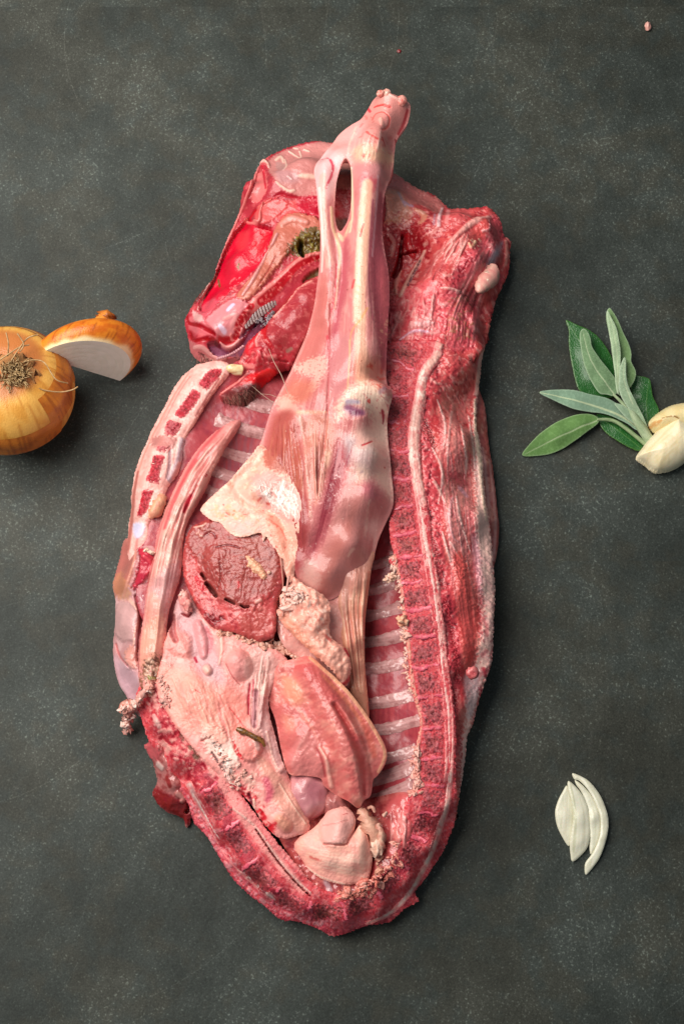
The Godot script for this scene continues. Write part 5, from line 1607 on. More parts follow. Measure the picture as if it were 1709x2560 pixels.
func pelvis() -> void:
	# ham: the muscle sawn across
	var p := Patch.new().sheet([[470, 1330, 52], [483, 1312, 54], [512, 1300, 56], [560, 1290, 58], [620, 1310, 60], [670, 1330, 62], [700, 1378, 64], [712, 1425, 64], [706, 1467, 62], [692, 1505, 60], [690, 1543, 59], [686, 1585, 58], [660, 1600, 56], [636, 1600, 55], [579, 1578, 54], [547, 1575, 53], [515, 1550, 52], [495, 1520, 50], [478, 1490, 50], [462, 1450, 50], [456, 1409, 50], [460, 1365, 51]],
		[[560, 1400, 60], [620, 1400, 62], [600, 1480, 60], [660, 1480, 61], [600, 1550, 58]], {"rw": 4.0, "rd": 3.0, "rag": 0.7})
	p.fill(0xb4504e).bump(0.5, 0.2)
	var face := [[480, 1325], [540, 1300], [630, 1310], [690, 1370], [695, 1440], [680, 1480], [650, 1520], [610, 1515], [560, 1495], [530, 1480], [505, 1440], [490, 1400], [470, 1360]]
	p.area(face, 0xa84e46, {"a": 0.95, "soft": 3.0, "rag": 1.5, "h": 1.0})
	p.area([[600, 1330], [640, 1335], [690, 1380], [695, 1430], [670, 1450], [640, 1420], [610, 1400]], 0xa85a4e, {"a": 0.8, "soft": 6.0})
	p.mottle(0x8a3c38, 0.14, 0.05, 0.4, 0.5)
	p.mottle(0xb36a5c, 0.3, 0.15, 0.42, 0.4)
	p.strands([[500, 1340], [505, 1420], [530, 1470]], [[640, 1340], [670, 1440], [640, 1510]], 30, 0x7e342e, {"w": 1.6, "a": 0.2, "h": -0.3, "v": 4.0})
	p.strands([[500, 1340], [640, 1345]], [[520, 1440], [660, 1440]], 24, 0xb87a6a, {"w": 2.0, "a": 0.3, "h": 0.25, "v": 4.0})
	p.st([[540, 1368, 2.5], [570, 1362, 2.5], [600, 1370, 2]], 0x6a1a1c, {"a": 0.8, "h": -0.8})
	p.st([[548, 1400, 3], [552, 1440, 3], [545, 1470, 2.5]], 0x7e2a24, {"a": 0.7, "h": -0.7})
	p.st([[510, 1340, 4], [530, 1330, 4], [540, 1345, 3]], 0x7a1820, {"a": 0.7, "h": -0.6})
	p.dots([[490, 1320], [540, 1310], [530, 1345], [490, 1350]], 16, 0xe0b0a0, 1.5, 5.0, {"a": 0.7, "h": 0.6})
	p.st([[485, 1318, 3], [505, 1315, 4], [515, 1308, 3]], 0xe8c0ae, {"a": 0.8, "h": 0.6})
	# gash along the bone
	p.st([[504, 1434, 4], [512, 1446, 4]], 0x6a2a28, {"a": 0.9, "h": -7.0})
	p.st([[516, 1458, 5], [528, 1472, 6], [540, 1488, 5]], 0x6a2a28, {"a": 0.9, "h": -9.0})
	p.st([[564, 1497, 3], [574, 1502, 3.5], [586, 1508, 3]], 0x6a2a28, {"a": 0.9, "h": -7.0})
	p.st([[602, 1513, 2.5], [612, 1518, 3], [622, 1516, 2]], 0x6a2a30, {"a": 0.9, "h": -6.0})
	p.st([[504, 1434, 7], [530, 1478, 9], [580, 1508, 8], [630, 1520, 7]], 0xd09484, {"a": 0.35, "soft": 0.9})
	# crumbly red rim
	var rim := [[470, 1400], [490, 1400], [510, 1450], [530, 1490], [560, 1510], [620, 1525], [680, 1500], [690, 1550], [680, 1590], [600, 1580], [540, 1570], [510, 1540], [480, 1490], [462, 1440]]
	p.area(rim, 0xcf5e5c, {"a": 0.85, "soft": 3.0, "rag": 2.5})
	p.dots(rim, 90, 0xf0a098, 2.0, 8.0, {"a": 0.6, "h": 0.5})
	p.dots(rim, 60, 0xa02a34, 1.5, 6.0, {"a": 0.6, "h": -0.5})
	p.st([[492, 1445, 8], [500, 1460, 9], [505, 1478, 7]], 0xe04a54, {"a": 0.85, "brk": 0.6, "h": 0.8})
	p.area([[510, 1535], [545, 1525], [560, 1550], [545, 1570], [520, 1560]], 0xa8383c, {"a": 0.75, "soft": 3.0, "rag": 2.5})
	p.dots([[510, 1535], [545, 1525], [560, 1550], [545, 1570], [520, 1560]], 40, 0x7a1c22, 1.5, 4.5, {"a": 0.7, "h": -0.7})
	p.area([[600, 1540], [660, 1520], [680, 1560], [660, 1595], [610, 1590]], 0xb85a50, {"a": 0.7, "soft": 5.0, "rag": 2.0})
	p.st([[630, 1500, 10], [650, 1495, 10], [672, 1490, 12]], 0xc84a4c, {"a": 0.6, "brk": 0.6})
	p.st([[640, 1505, 6], [650, 1500, 6]], 0xf0c0b0, {"a": 0.7, "h": 0.8})
	p.dots([[595, 1455], [605, 1455], [605, 1470], [595, 1470]], 2, 0xd01020, 3.0, 4.0, {"a": 0.95})
	p.dots(face, 60, 0xd0a090, 1.0, 2.2, {"a": 0.5})
	var ham := put("ham_muscle", p.mesh({"thick": 30.0, "inset": 0.15}), "meat", lamb)
	var chip_rim := []
	for c in [[613, 1388], [625, 1391], [640, 1401], [655, 1416], [665, 1434], [664, 1445], [655, 1447], [645, 1436], [632, 1430], [628, 1420], [617, 1415], [621, 1404]]:
		chip_rim.append([c[0], c[1], p.on(c[0], c[1]).y + 1.2])
	var chip := Patch.new().sheet(chip_rim, [[640, 1418, p.on(640, 1418).y + 2.5]], {"cell": 0.5, "rw": 2.0, "rd": 1.0, "rag": 0.7, "rags": 0.5}).cling(p, 1.8, 2.0)
	chip.fill(0xeab898).bump(0.4, 0.5).mottle(0xd59678, 0.3, 0.05, 0.4, 0.6)
	put("fat_chip", chip.mesh({"thick": 4.0}), "fat", ham)
	put("fat_crumb", Ropes.new().lump(672, 1431, p.on(672, 1431).y + 0.8, Vector3(1.5, 1.2, 1.3), 0xf0c8b4, 0xe0a890, {"n": 9}).done(), "fat", ham)
	# pelvis fat and connective sheets
	var f := Patch.new().sheet([[412, 1600, 46], [425, 1560, 46], [440, 1500, 44], [462, 1478, 44], [480, 1500, 46], [502, 1530, 48], [530, 1565, 50], [570, 1580, 52], [640, 1602, 53], [700, 1630, 54], [720, 1660, 52], [690, 1700, 48], [670, 1760, 48], [690, 1850, 48], [705, 1900, 46], [730, 1960, 44], [775, 2064, 40], [745, 2088, 42], [700, 2095, 44], [660, 2060, 44], [620, 2000, 46], [560, 1950, 48], [500, 1890, 50], [450, 1830, 50], [410, 1770, 48], [390, 1720, 46], [400, 1650, 46]],
		[[480, 1620, 48], [560, 1680, 54], [500, 1740, 56], [580, 1640, 56], [620, 1700, 52], [540, 1820, 54], [620, 1830, 52], [660, 1950, 50], [440, 1560, 42], [700, 2040, 48], [590, 1900, 54]], {"rw": 4.0, "rd": 3.0, "rag": 0.5})
	f.fill(0xf0a69c).bump(0.8, 0.08).bump(0.3, 0.3)
	f.mottle(0xe6908a, 0.06, -0.05, 0.4, 0.5).mottle(0xf8c4b8, 0.08, 0.0, 0.4, 0.6)
	f.area([[430, 1500], [470, 1490], [510, 1560], [540, 1620], [560, 1700], [530, 1735], [500, 1700], [470, 1620], [440, 1560]], 0xcfa6a6, {"a": 0.9, "soft": 6.0, "h": -2.0})
	f.st([[495, 1560, 12], [505, 1600, 16], [510, 1640, 10]], 0xe8a2a0, {"a": 0.9, "h": 4.0})
	f.st([[515, 1570, 9], [528, 1600, 9], [522, 1630, 7]], 0xd07a80, {"a": 0.6})
	f.st([[516, 1672, 13], [520, 1678, 12]], 0xf4bfae, {"a": 0.9, "h": 3.5})
	f.st([[488, 1645, 5], [492, 1655, 4]], 0xb8203c, {"a": 0.85})
	f.st([[515, 1700, 14], [528, 1720, 14]], 0xd8b4b4, {"a": 0.8})
	f.area([[425, 1600], [460, 1580], [478, 1600], [470, 1640], [430, 1630]], 0xf0a89e, {"a": 0.8, "soft": 4.0, "h": 2.5})
	f.st([[456, 1494, 9], [462, 1520, 10], [470, 1535, 7]], 0xf0b0a8, {"a": 0.9, "h": 4.0})
	f.st([[455, 1534, 3], [470, 1540, 4], [480, 1532, 2]], 0x8a1820, {"a": 0.9, "h": -1.0})
	f.st([[430, 1540, 9], [432, 1580, 10], [440, 1600, 8]], 0xb06a68, {"a": 0.75, "h": -4.0})
	# round lump
	f.st([[595, 1655, 32], [600, 1670, 32]], 0xe79c98, {"a": 0.85, "h": 6.0, "soft": 0.5})
	f.area([[560, 1610], [640, 1620], [645, 1680], [610, 1705], [575, 1690], [555, 1650]], 0xf0aca2, {"a": 0.5, "soft": 5.0})
	f.st([[565, 1660, 2], [580, 1690, 2], [600, 1712, 1.5]], 0xc06a68, {"a": 0.8, "h": -0.8})
	f.st([[545, 1570, 8], [555, 1610, 6], [548, 1660, 4]], 0xf8c8b8, {"a": 0.7, "h": 1.0})
	f.area([[410, 1660], [560, 1720], [600, 1760], [600, 1830], [540, 1820], [470, 1830], [410, 1760]], 0xf4a894, {"a": 0.7, "soft": 10.0})
	f.strands([[430, 1690], [480, 1830]], [[560, 1700], [600, 1840]], 44, 0xfac4ae, {"w": 4.0, "a": 0.3, "h": 0.3, "v": 3.0})
	f.strands([[430, 1690], [480, 1830]], [[560, 1700], [600, 1840]], 36, 0xe48c84, {"w": 3.0, "a": 0.4, "v": 3.0})
	f.area([[550, 1720], [610, 1740], [632, 1820], [600, 1835], [570, 1790]], 0xf09a8c, {"a": 0.7, "soft": 5.0})
	f.st([[575, 1770, 2], [598, 1800, 2.5], [608, 1815, 2]], 0xd85a54, {"a": 0.8})
	f.st([[488, 1724, 2.5], [500, 1732, 2]], 0xd06058, {"a": 0.8})
	# grey-pink connective sheet on the right with red slit
	f.area([[620, 1640], [680, 1630], [690, 1700], [660, 1790], [640, 1870], [620, 1830], [630, 1760], [612, 1690]], 0xe4b2a8, {"a": 0.85, "soft": 4.0, "h": 1.0})
	f.strands([[640, 1640], [630, 1820]], [[680, 1640], [650, 1820]], 26, 0xf4d2c4, {"w": 3.5, "a": 0.6, "h": 0.8, "v": 2.0})
	f.st([[625, 1710, 3], [621, 1745, 4], [622, 1785, 3]], 0xb41c38, {"a": 0.85, "h": -0.8})
	f.st([[634, 1700, 3], [632, 1740, 3]], 0xd05a64, {"a": 0.7})
	f.st([[640, 1730, 9], [634, 1790, 9], [636, 1815, 7]], 0xb07a80, {"a": 0.8, "h": -2.5})
	f.area([[645, 1740], [680, 1760], [690, 1840], [722, 1920], [700, 1930], [670, 1870], [645, 1810]], 0xd8aaa4, {"a": 0.9, "soft": 3.0, "h": 1.5})
	f.st([[690, 1810, 8], [700, 1860, 10], [715, 1910, 10], [700, 1925, 8]], 0xeab4aa, {"a": 0.85, "h": 2.0})
	f.st([[668, 1830, 4], [680, 1890, 4], [692, 1920, 4]], 0xf0c4b6, {"a": 0.8, "h": 1.0})
	f.area([[640, 1880], [690, 1930], [730, 1980], [770, 2055], [745, 2080], [720, 2050], [690, 2010], [660, 1950]], 0xe6aa98, {"a": 0.9, "soft": 4.0, "h": 1.0})
	f.st([[700, 1960, 3], [730, 2010, 3], [765, 2060, 3]], 0xf4ccb8, {"a": 0.8, "h": 1.0})
	f.st([[665, 1950, 14], [675, 1980, 16], [668, 2000, 10]], 0xd05a70, {"a": 0.75, "soft": 0.9})
	f.st([[700, 2050, 18], [715, 2065, 18]], 0xe6a48a, {"a": 0.8, "h": 4.0, "soft": 0.6})
	f.area([[600, 1820], [640, 1840], [655, 1870], [640, 1900], [610, 1900], [595, 1870]], 0xf09c90, {"a": 0.8, "soft": 3.0, "h": 3.0})
	f.st([[640, 1855, 9], [645, 1870, 9]], 0xf8c8bc, {"a": 0.8, "h": 1.0})
	f.st([[582, 1850, 4], [590, 1875, 6], [605, 1895, 5]], 0xd0202e, {"a": 0.8, "brk": 0.8, "h": -1.0})
	# crumbly white fat
	f.area([[505, 1830], [530, 1815], [560, 1830], [590, 1870], [595, 1910], [570, 1930], [545, 1900], [520, 1880]], 0xf4d0c2, {"a": 0.9, "soft": 3.0, "rag": 2.5, "h": 1.0})
	f.st([[532, 1850, 11], [550, 1880, 13], [568, 1915, 12], [575, 1945, 10]], 0xfbe8de, {"a": 0.85, "brk": 0.8, "h": 1.2})
	f.area([[520, 1815], [550, 1815], [570, 1850], [545, 1860], [525, 1845]], 0xf8b4a2, {"a": 0.8, "soft": 2.5, "h": 0.8})
	f.st([[520, 1843, 4], [505, 1852, 3]], 0x8a4038, {"a": 0.7, "h": -0.8})
	f.st([[530, 1880, 3], [548, 1910, 4], [562, 1930, 3]], 0x5a3a3c, {"a": 0.7, "h": -1.5, "brk": 0.8})
	f.area([[570, 1965], [605, 1960], [625, 2000], [600, 2010], [580, 1995]], 0xb81830, {"a": 0.85, "soft": 3.0, "rag": 3.0, "brk": 0.85})
	f.dots([[570, 1930], [640, 1930], [650, 2010], [590, 2010]], 60, 0xf4c0b0, 2.0, 7.0, {"a": 0.75, "h": 0.9})
	f.dots([[590, 1950], [650, 2000], [700, 2090], [660, 2080], [600, 2000]], 40, 0xc81c2a, 2.0, 8.0, {"a": 0.75, "h": -0.5})
	f.st([[622, 1985, 4], [630, 2010, 4], [634, 2040, 3]], 0x6a1a30, {"a": 0.8, "h": -1.5})
	f.st([[650, 2025, 6], [662, 2045, 7]], 0xd01424, {"a": 0.85, "brk": 0.8})
	f.st([[634, 2000, 5], [638, 2040, 4], [650, 2070, 4]], 0xf4ccba, {"a": 0.85, "h": 1.0})
	f.st([[712, 2120, 9], [722, 2112, 9]], 0xb81428, {"a": 0.85, "brk": 0.9})
	var pel := put("pelvis_fat", f.mesh({"thick": 28.0, "inset": 0.2}), "fat", lamb)
	put("twig", Ropes.new().rope([[592, 1822, 55, 1.2], [602, 1826, 56, 2.0], [620, 1834, 56, 1.8], [640, 1845, 56, 1.9], [655, 1853, 55.5, 1.5], [662, 1866, 54, 0.8]], 0x9a7038, 0x5f4420, {"amp": 0.3, "sc": 0.5, "ring": 10}).done(), "wet", pel)
	put("fat_crumbs", crumb_pile(f, [[548, 1580, 54], [580, 1582, 55], [610, 1598, 56], [650, 1608, 57], [690, 1618, 58], [720, 1632, 58], [755, 1640, 58], [772, 1644, 57]], 150, 7.0, 0.7, 2.0, 0xf4d8c8, 0xe0ac96), "fat", pel).set_meta("kind", "stuff")
	put("fat_crumbs", crumb_pile(f, [[520, 1835, 57], [550, 1880, 58], [580, 1930, 57], [590, 1960, 56], [560, 1920, 57], [610, 1930, 56], [640, 1960, 55]], 70, 11.0, 0.4, 1.3, 0xfae4d8, 0xe8b4a4), "fat", pel).set_meta("kind", "stuff")
	put("fat_lump", Ropes.new().lump(465, 1505, 50, Vector3(4, 4, 6), 0xf2b4a8, 0xe08a84, {"amp": 0.35, "turn": 0.4}).lump(458, 1488, 50, Vector3(2.5, 2.5, 3), 0xf6d0c4, 0xe8a89c, {"amp": 0.4}).done(), "fat", pel)
	put("fat_crumbs", crumb_pile(f, [[405, 1700, 50], [420, 1730, 50], [412, 1760, 50]], 40, 9.0, 0.5, 1.5, 0xf4dccc, 0xd8a498), "fat", pel).set_meta("kind", "stuff")

func shred() -> Ropes:
	var rg := RandomNumberGenerator.new()
	rg.seed = 19
	var R := Ropes.new()
	var line := [[372, 1712, 48], [352, 1745, 42], [332, 1765, 31], [312, 1772, 22], [322, 1798, 16], [316, 1826, 7]]
	for k in 34:
		var t := rg.randf() * 5.0
		var i := mini(int(t), 4)
		t -= i
		var r := rg.randf_range(0.8, 2.4)
		R.lump(lerpf(line[i][0], line[i + 1][0], t) + rg.randfn(0, 5), lerpf(line[i][1], line[i + 1][1], t) + rg.randfn(0, 5), lerpf(line[i][2], line[i + 1][2], t) + 1.0, Vector3(r * 1.5, r, r), 0xf6dcd0 if k % 3 else 0xe8a898, 0xe0ac9c, {"n": 10, "amp": 0.75, "sc": 1.3, "turn": rg.randf() * 3.0})
	return R

func leg() -> void:
	# strip of tendon running down beside the cavity
	var t := Patch.new().sheet([[880, 1290, 62], [934, 1370, 63], [928, 1420, 61], [918, 1500, 55], [912, 1560, 50], [911, 1640, 44], [915, 1700, 38], [922, 1792, 32], [900, 1770, 34], [872, 1720, 40], [862, 1650, 46], [850, 1560, 50], [845, 1480, 55], [850, 1380, 58]], [[885, 1440, 63], [882, 1600, 54]], {"rw": 4.0, "rd": 3.0})
	t.fill(0xdca286).bump(0.4, 0.12)
	t.strands([[855, 1380], [850, 1500], [880, 1720]], [[920, 1400], [908, 1540], [915, 1740]], 50, 0xf0c8aa, {"w": 4.0, "a": 0.5, "h": 0.3, "v": 1.0})
	t.area([[840, 1380], [930, 1370], [925, 1440], [890, 1480], [850, 1450]], 0xc48a7c, {"a": 0.8, "soft": 14.0})
	t.strands([[855, 1380], [850, 1500], [880, 1720]], [[920, 1400], [908, 1540], [915, 1740]], 34, 0xc47a6a, {"w": 3.0, "a": 0.5, "v": 1.0})
	t.st([[922, 1430, 4], [912, 1520, 4], [908, 1600, 3]], 0xc8705c, {"a": 0.6})
	t.st([[914, 1640, 3], [918, 1700, 3], [923, 1780, 3]], 0xb83440, {"a": 0.8})
	t.area([[850, 1420], [880, 1400], [880, 1460], [860, 1540], [846, 1500]], 0xc99c90, {"a": 0.7, "soft": 8.5})
	var w := Patch.new().sheet([[690, 1490, 50], [760, 1460, 52], [860, 1450, 54], [875, 1540, 50], [880, 1640, 44], [880, 1720, 38], [820, 1690, 44], [760, 1650, 48], [700, 1600, 52]], [[790, 1560, 52]], {"cell": 0.8})
	w.fill(0xe4aca0).bump(0.6, 0.12).mottle(0xd08880, 0.1, 0.0, 0.4, 0.6)
	put("connective_sheet", w.mesh({"thick": 8.0, "inset": 0.1}), "wet", lamb)
	put("tendon_strip", t.mesh({"thick": 10.0, "inset": 0.3}), "meat", lamb)
	var p := Patch.new().sheet([[959, 227, 72], [985, 235, 72], [1012, 247, 72], [1025, 272, 72], [1018, 305, 72], [993, 345, 72], [986, 376, 72], [981, 436, 70], [968, 470, 70], [957, 520, 70], [954, 589, 68], [960, 640, 68], [970, 698, 66], [972, 760, 66], [968, 828, 66], [965, 937, 68], [978, 1000, 70], [976, 1020, 70], [968, 1050, 70], [970, 1100, 70], [978, 1180, 70], [984, 1243, 70], [978, 1275, 68], [962, 1310, 66], [945, 1350, 64], [930, 1406, 62], [915, 1430, 60], [870, 1470, 57], [820, 1500, 55], [760, 1490, 55], [720, 1450, 56], [705, 1400, 58], [690, 1330, 60], [640, 1290, 60], [590, 1260, 58], [566, 1215, 56], [598, 1175, 56], [627, 1143, 56], [652, 1099, 56], [671, 1038, 57], [684, 1003, 58], [719, 937, 60], [763, 839, 62], [785, 760, 64], [795, 690, 66], [801, 610, 68], [796, 540, 70], [790, 469, 70], [785, 425, 70], [801, 392, 70], [830, 355, 70], [850, 327, 70], [880, 305, 70], [905, 289, 71], [935, 245, 72]],
		[[960, 300, 88], [930, 370, 90], [850, 380, 82], [920, 450, 88], [905, 600, 86], [900, 750, 86], [895, 900, 90], [900, 1020, 94], [920, 1130, 92], [920, 1230, 90], [880, 1350, 84], [820, 1430, 72], [820, 1250, 86], [780, 1150, 84], [820, 1000, 86], [740, 1050, 78], [700, 1150, 74], [760, 1300, 78], [840, 850, 80], [820, 700, 76], [810, 500, 76], [640, 1220, 70], [975, 260, 84], [740, 1400, 68]], {"rw": 9.0, "rd": 7.0, "sub": 5, "cell": 0.6})
	p.hole([[862, 408], [872, 416], [877, 440], [878, 480], [877, 520], [870, 553], [859, 570], [850, 577], [842, 566], [837, 540], [837, 507], [841, 460], [849, 432]], 74.0)
	var ng := {"grow": false, "k": 5.0}
	p.bar([[925, 440, 78, 12], [915, 500, 77, 11], [908, 600, 77, 10.5], [903, 700, 76, 10.5], [903, 800, 76, 12], [905, 880, 77, 14]], ng)
	p.bar([[815, 420, 72, 7], [812, 500, 72, 6], [818, 600, 70, 6], [828, 700, 68, 6], [820, 800, 67, 8]], ng)
	p.bar([[945, 480, 72, 5], [938, 560, 72, 7], [945, 680, 70, 9], [948, 800, 70, 8], [945, 900, 74, 6]], ng)
	p.bar([[865, 1010, 80, 10], [900, 985, 82, 10], [945, 990, 80, 10], [960, 1010, 76, 8]], {"grow": false, "k": 10.0})
	p.bar([[960, 250, 78, 6], [985, 255, 78, 6], [1008, 268, 76, 5]], {"grow": false, "k": 5.0})
	p.bar([[935, 340, 83, 9], [925, 385, 82, 11]], {"grow": false, "k": 5.0})
	p.relax(5).relax(4)
	p.fill(0xd08a86).bump(0.35, 0.08)
	p.mottle(0xc67a76, 0.05, -0.05, 0.4, 0.5).mottle(0xe4aaa0, 0.1, 0.05, 0.4, 0.5, {"fx": 0.3, "ang": 1.5})
	p.strands([[800, 600], [780, 800], [700, 1000], [690, 1200]], [[960, 600], [965, 900], [960, 1100], [920, 1400]], 90, 0xf0c8b8, {"w": 1.6, "a": 0.3, "h": 0.1, "v": 3.0})
	p.strands([[800, 600], [780, 800], [700, 1000], [690, 1200]], [[960, 600], [965, 900], [960, 1100], [920, 1400]], 70, 0xa85a56, {"w": 1.5, "a": 0.3, "h": -0.1, "v": 3.0})
	# foot
	p.area([[930, 240], [960, 222], [1025, 260], [1022, 300], [985, 360], [980, 440], [880, 440], [860, 400], [840, 400], [800, 440], [780, 420], [830, 340], [880, 300]], 0xeaa298, {"a": 0.95, "soft": 10.2})
	p.area([[840, 340], [900, 300], [915, 330], [880, 380], [850, 400]], 0xeebab4, {"a": 0.8, "soft": 10.2})
	p.area([[785, 400], [830, 370], [850, 400], [835, 470], [800, 520], [788, 470]], 0xeec6c4, {"a": 0.9, "soft": 8.5})
	p.area([[885, 372], [930, 362], [980, 385], [980, 410], [900, 405]], 0xf4c4a4, {"a": 0.85, "soft": 6.8, "rag": 2.0})
	p.area([[880, 415], [940, 405], [960, 430], [940, 460], [900, 450]], 0xc88c8c, {"a": 0.7, "soft": 6.8})
	p.area([[905, 445], [945, 450], [930, 480], [905, 470]], 0xd0505a, {"a": 0.6, "soft": 6.8, "rag": 2.0})
	p.st([[935, 268, 3], [955, 262, 3], [975, 268, 3]], 0xd2403c, {"a": 0.8, "h": -0.6})
	p.st([[930, 300, 3], [938, 285, 3], [958, 280, 3], [972, 292, 3], [970, 315, 3], [955, 325, 3]], 0xdd6258, {"a": 0.75, "h": -0.6})
	p.st([[950, 296, 7], [955, 312, 7]], 0xf4b8a8, {"a": 0.8, "h": 0.8})
	p.st([[915, 330, 4], [940, 345, 4], [955, 350, 3]], 0xd84840, {"a": 0.6, "brk": 0.8})
	p.st([[955, 345, 3], [962, 365, 2]], 0xc42c34, {"a": 0.8})
	p.st([[918, 270, 5], [925, 280, 4]], 0xc82c3c, {"a": 0.7})
	p.st([[960, 232, 5], [985, 243, 6], [1010, 258, 6]], 0xf2c2b4, {"a": 0.8, "h": 0.8})
	p.st([[1018, 275, 5], [1008, 310, 6], [995, 335, 5]], 0xb02c34, {"a": 0.75, "soft": 0.9})
	p.st([[988, 350, 4], [990, 380, 4], [984, 420, 4], [972, 465, 4]], 0x8a2424, {"a": 0.75, "soft": 0.9})
	p.st([[825, 400, 5], [832, 415, 6], [828, 440, 5], [818, 460, 5], [815, 470, 4]], 0xc82840, {"a": 0.75, "soft": 0.9, "brk": 0.9})
	p.st([[800, 400, 3], [815, 395, 3], [828, 400, 3]], 0xd85060, {"a": 0.6, "brk": 0.8})
	p.strands([[890, 300], [860, 400]], [[960, 330], [960, 420]], 26, 0xf8d8c8, {"w": 3.0, "a": 0.4, "v": 4.0, "h": 0.2})
	p.dots([[890, 290], [990, 260], [985, 350], [960, 420], [900, 400]], 40, 0xd8706a, 1.5, 5.0, {"a": 0.5})
	# tendons and shin bone
	p.st([[806, 440, 12], [808, 520, 13], [815, 600, 14], [822, 660, 14]], 0xe8b8a8, {"a": 0.85, "fib": 0.4})
	p.st([[797, 470, 4], [803, 540, 4], [806, 620, 4], [804, 680, 4]], 0xf4dcd0, {"a": 0.8, "h": 0.6})
	p.st([[828, 520, 5], [832, 570, 6], [842, 600, 6], [850, 640, 6], [846, 700, 5], [838, 770, 5]], 0xe9cba8, {"a": 0.85, "h": 0.8})
	p.st([[846, 585, 6], [858, 600, 7], [866, 580, 5], [875, 555, 4]], 0xe6c6a6, {"a": 0.85, "h": 0.6})
	p.st([[876, 420, 4], [880, 480, 4], [880, 540, 4], [874, 580, 4]], 0xf0d4b4, {"a": 0.85, "h": 0.5})
	p.st([[918, 460, 18], [910, 540, 20], [904, 640, 20], [898, 740, 20], [898, 800, 20]], 0xf2bfa4, {"a": 0.95, "soft": 0.5})
	p.st([[912, 480, 7], [903, 600, 7], [895, 740, 7]], 0xf8d6bc, {"a": 0.7})
	p.st([[908, 560, 3], [900, 590, 4]], 0xd8504e, {"a": 0.6})
	p.st([[885, 700, 4], [880, 720, 4]], 0xd8484a, {"a": 0.7})
	p.st([[905, 790, 14], [900, 850, 20], [905, 900, 22], [905, 950, 22]], 0xe9bea2, {"a": 0.85, "soft": 0.6})
	p.st([[918, 770, 4], [900, 800, 4], [878, 830, 3], [874, 880, 3]], 0xd9a86c, {"a": 0.6})
	p.area([[880, 880], [940, 900], [955, 960], [940, 990], [900, 960], [880, 940]], 0xe6a68c, {"a": 0.6, "soft": 10.2})
	p.dots([[920, 900], [955, 930], [955, 970], [930, 980]], 14, 0xdc5a4a, 2.0, 5.0, {"a": 0.6})
	# right muscle of the shank
	p.area([[948, 480], [958, 520], [954, 600], [972, 700], [974, 800], [966, 900], [955, 920], [945, 860], [935, 780], [925, 690], [928, 580]], 0xae5a62, {"a": 0.95, "soft": 3.5})
	p.area([[955, 640], [970, 700], [972, 820], [960, 880], [950, 800], [948, 700]], 0xc4686a, {"a": 0.7, "soft": 6.8})
	p.st([[932, 500, 4], [925, 600, 3], [922, 700, 3], [932, 800, 3]], 0x9a4a5c, {"a": 0.6, "soft": 0.8})
	p.st([[945, 440, 3], [940, 520, 3], [930, 640, 3]], 0xe0bcc0, {"a": 0.5})
	p.dots([[945, 820], [968, 800], [966, 860], [950, 860]], 12, 0xe0a08a, 2.0, 4.0, {"a": 0.7})
	# left muscle and red vein line
	p.area([[862, 590], [872, 640], [868, 720], [850, 800], [838, 900], [826, 960], [820, 880], [835, 780], [848, 690]], 0xbc6068, {"a": 0.85, "soft": 5.1})
	p.area([[800, 690], [825, 720], [820, 820], [790, 900], [750, 960], [715, 1000], [690, 1010], [720, 940], [765, 840], [790, 750]], 0xcd7e74, {"a": 0.8, "soft": 8.5})
	p.st([[826, 760, 3], [822, 850, 3], [820, 940, 3], [818, 1020, 3], [812, 1100, 3], [800, 1180, 3], [790, 1250, 2]], 0xa8383c, {"a": 0.75, "soft": 0.8, "h": -0.6})
	p.st([[840, 660, 2.5], [838, 720, 2.5], [828, 780, 2.5]], 0xc83040, {"a": 0.7})
	p.st([[818, 840, 4], [824, 900, 3]], 0xd04050, {"a": 0.6})
	p.area([[820, 860], [872, 840], [876, 930], [860, 980], [835, 1010], [822, 960]], 0xca8a88, {"a": 0.85, "soft": 6.8})
	p.st([[874, 850, 3], [872, 920, 3], [868, 975, 3]], 0xe0b48e, {"a": 0.8})
	# white fascia spreading above the thigh
	p.area([[735, 920], [770, 900], [812, 890], [815, 925], [800, 950], [790, 970], [768, 980], [780, 945], [755, 935]], 0xeec2b2, {"a": 0.8, "soft": 3.0, "rag": 3.0, "brk": 0.9, "bs": 0.4})
	p.area([[740, 950], [785, 960], [770, 1000], [720, 1010], [715, 980]], 0xcf8068, {"a": 0.7, "soft": 8.5})
	p.area([[690, 1000], [720, 990], [745, 1015], [755, 1050], [740, 1060], [720, 1030], [700, 1030]], 0xeec0ae, {"a": 0.8, "soft": 6.8, "rag": 3.0})
	p.st([[745, 1030, 9], [790, 1032, 9], [815, 1030, 5]], 0xeaba9a, {"a": 0.7, "soft": 0.9})
	p.st([[750, 1040, 7], [760, 1100, 6], [765, 1160, 6], [770, 1220, 8], [775, 1290, 8]], 0xeec8b6, {"a": 0.8, "soft": 0.8, "brk": 0.85, "h": 0.5})
	# brown-red thigh muscles
	var br := [[690, 1035], [735, 1030], [752, 1090], [762, 1180], [768, 1280], [760, 1370], [735, 1420], [725, 1300], [700, 1200], [660, 1160], [668, 1100]]
	p.area(br, 0xb8645a, {"a": 0.9, "soft": 6.8})
	p.strands([[690, 1040], [670, 1150], [735, 1380]], [[735, 1035], [762, 1180], [762, 1380]], 60, 0x9c4a3c, {"w": 2.0, "a": 0.5, "h": -0.25})
	p.strands([[690, 1040], [670, 1150], [735, 1380]], [[735, 1035], [762, 1180], [762, 1380]], 40, 0xd08c72, {"w": 2.0, "a": 0.45, "h": 0.25})
	p.area([[735, 1230], [765, 1250], [768, 1350], [745, 1430], [730, 1400], [738, 1320]], 0xa04648, {"a": 0.8, "soft": 8.5})
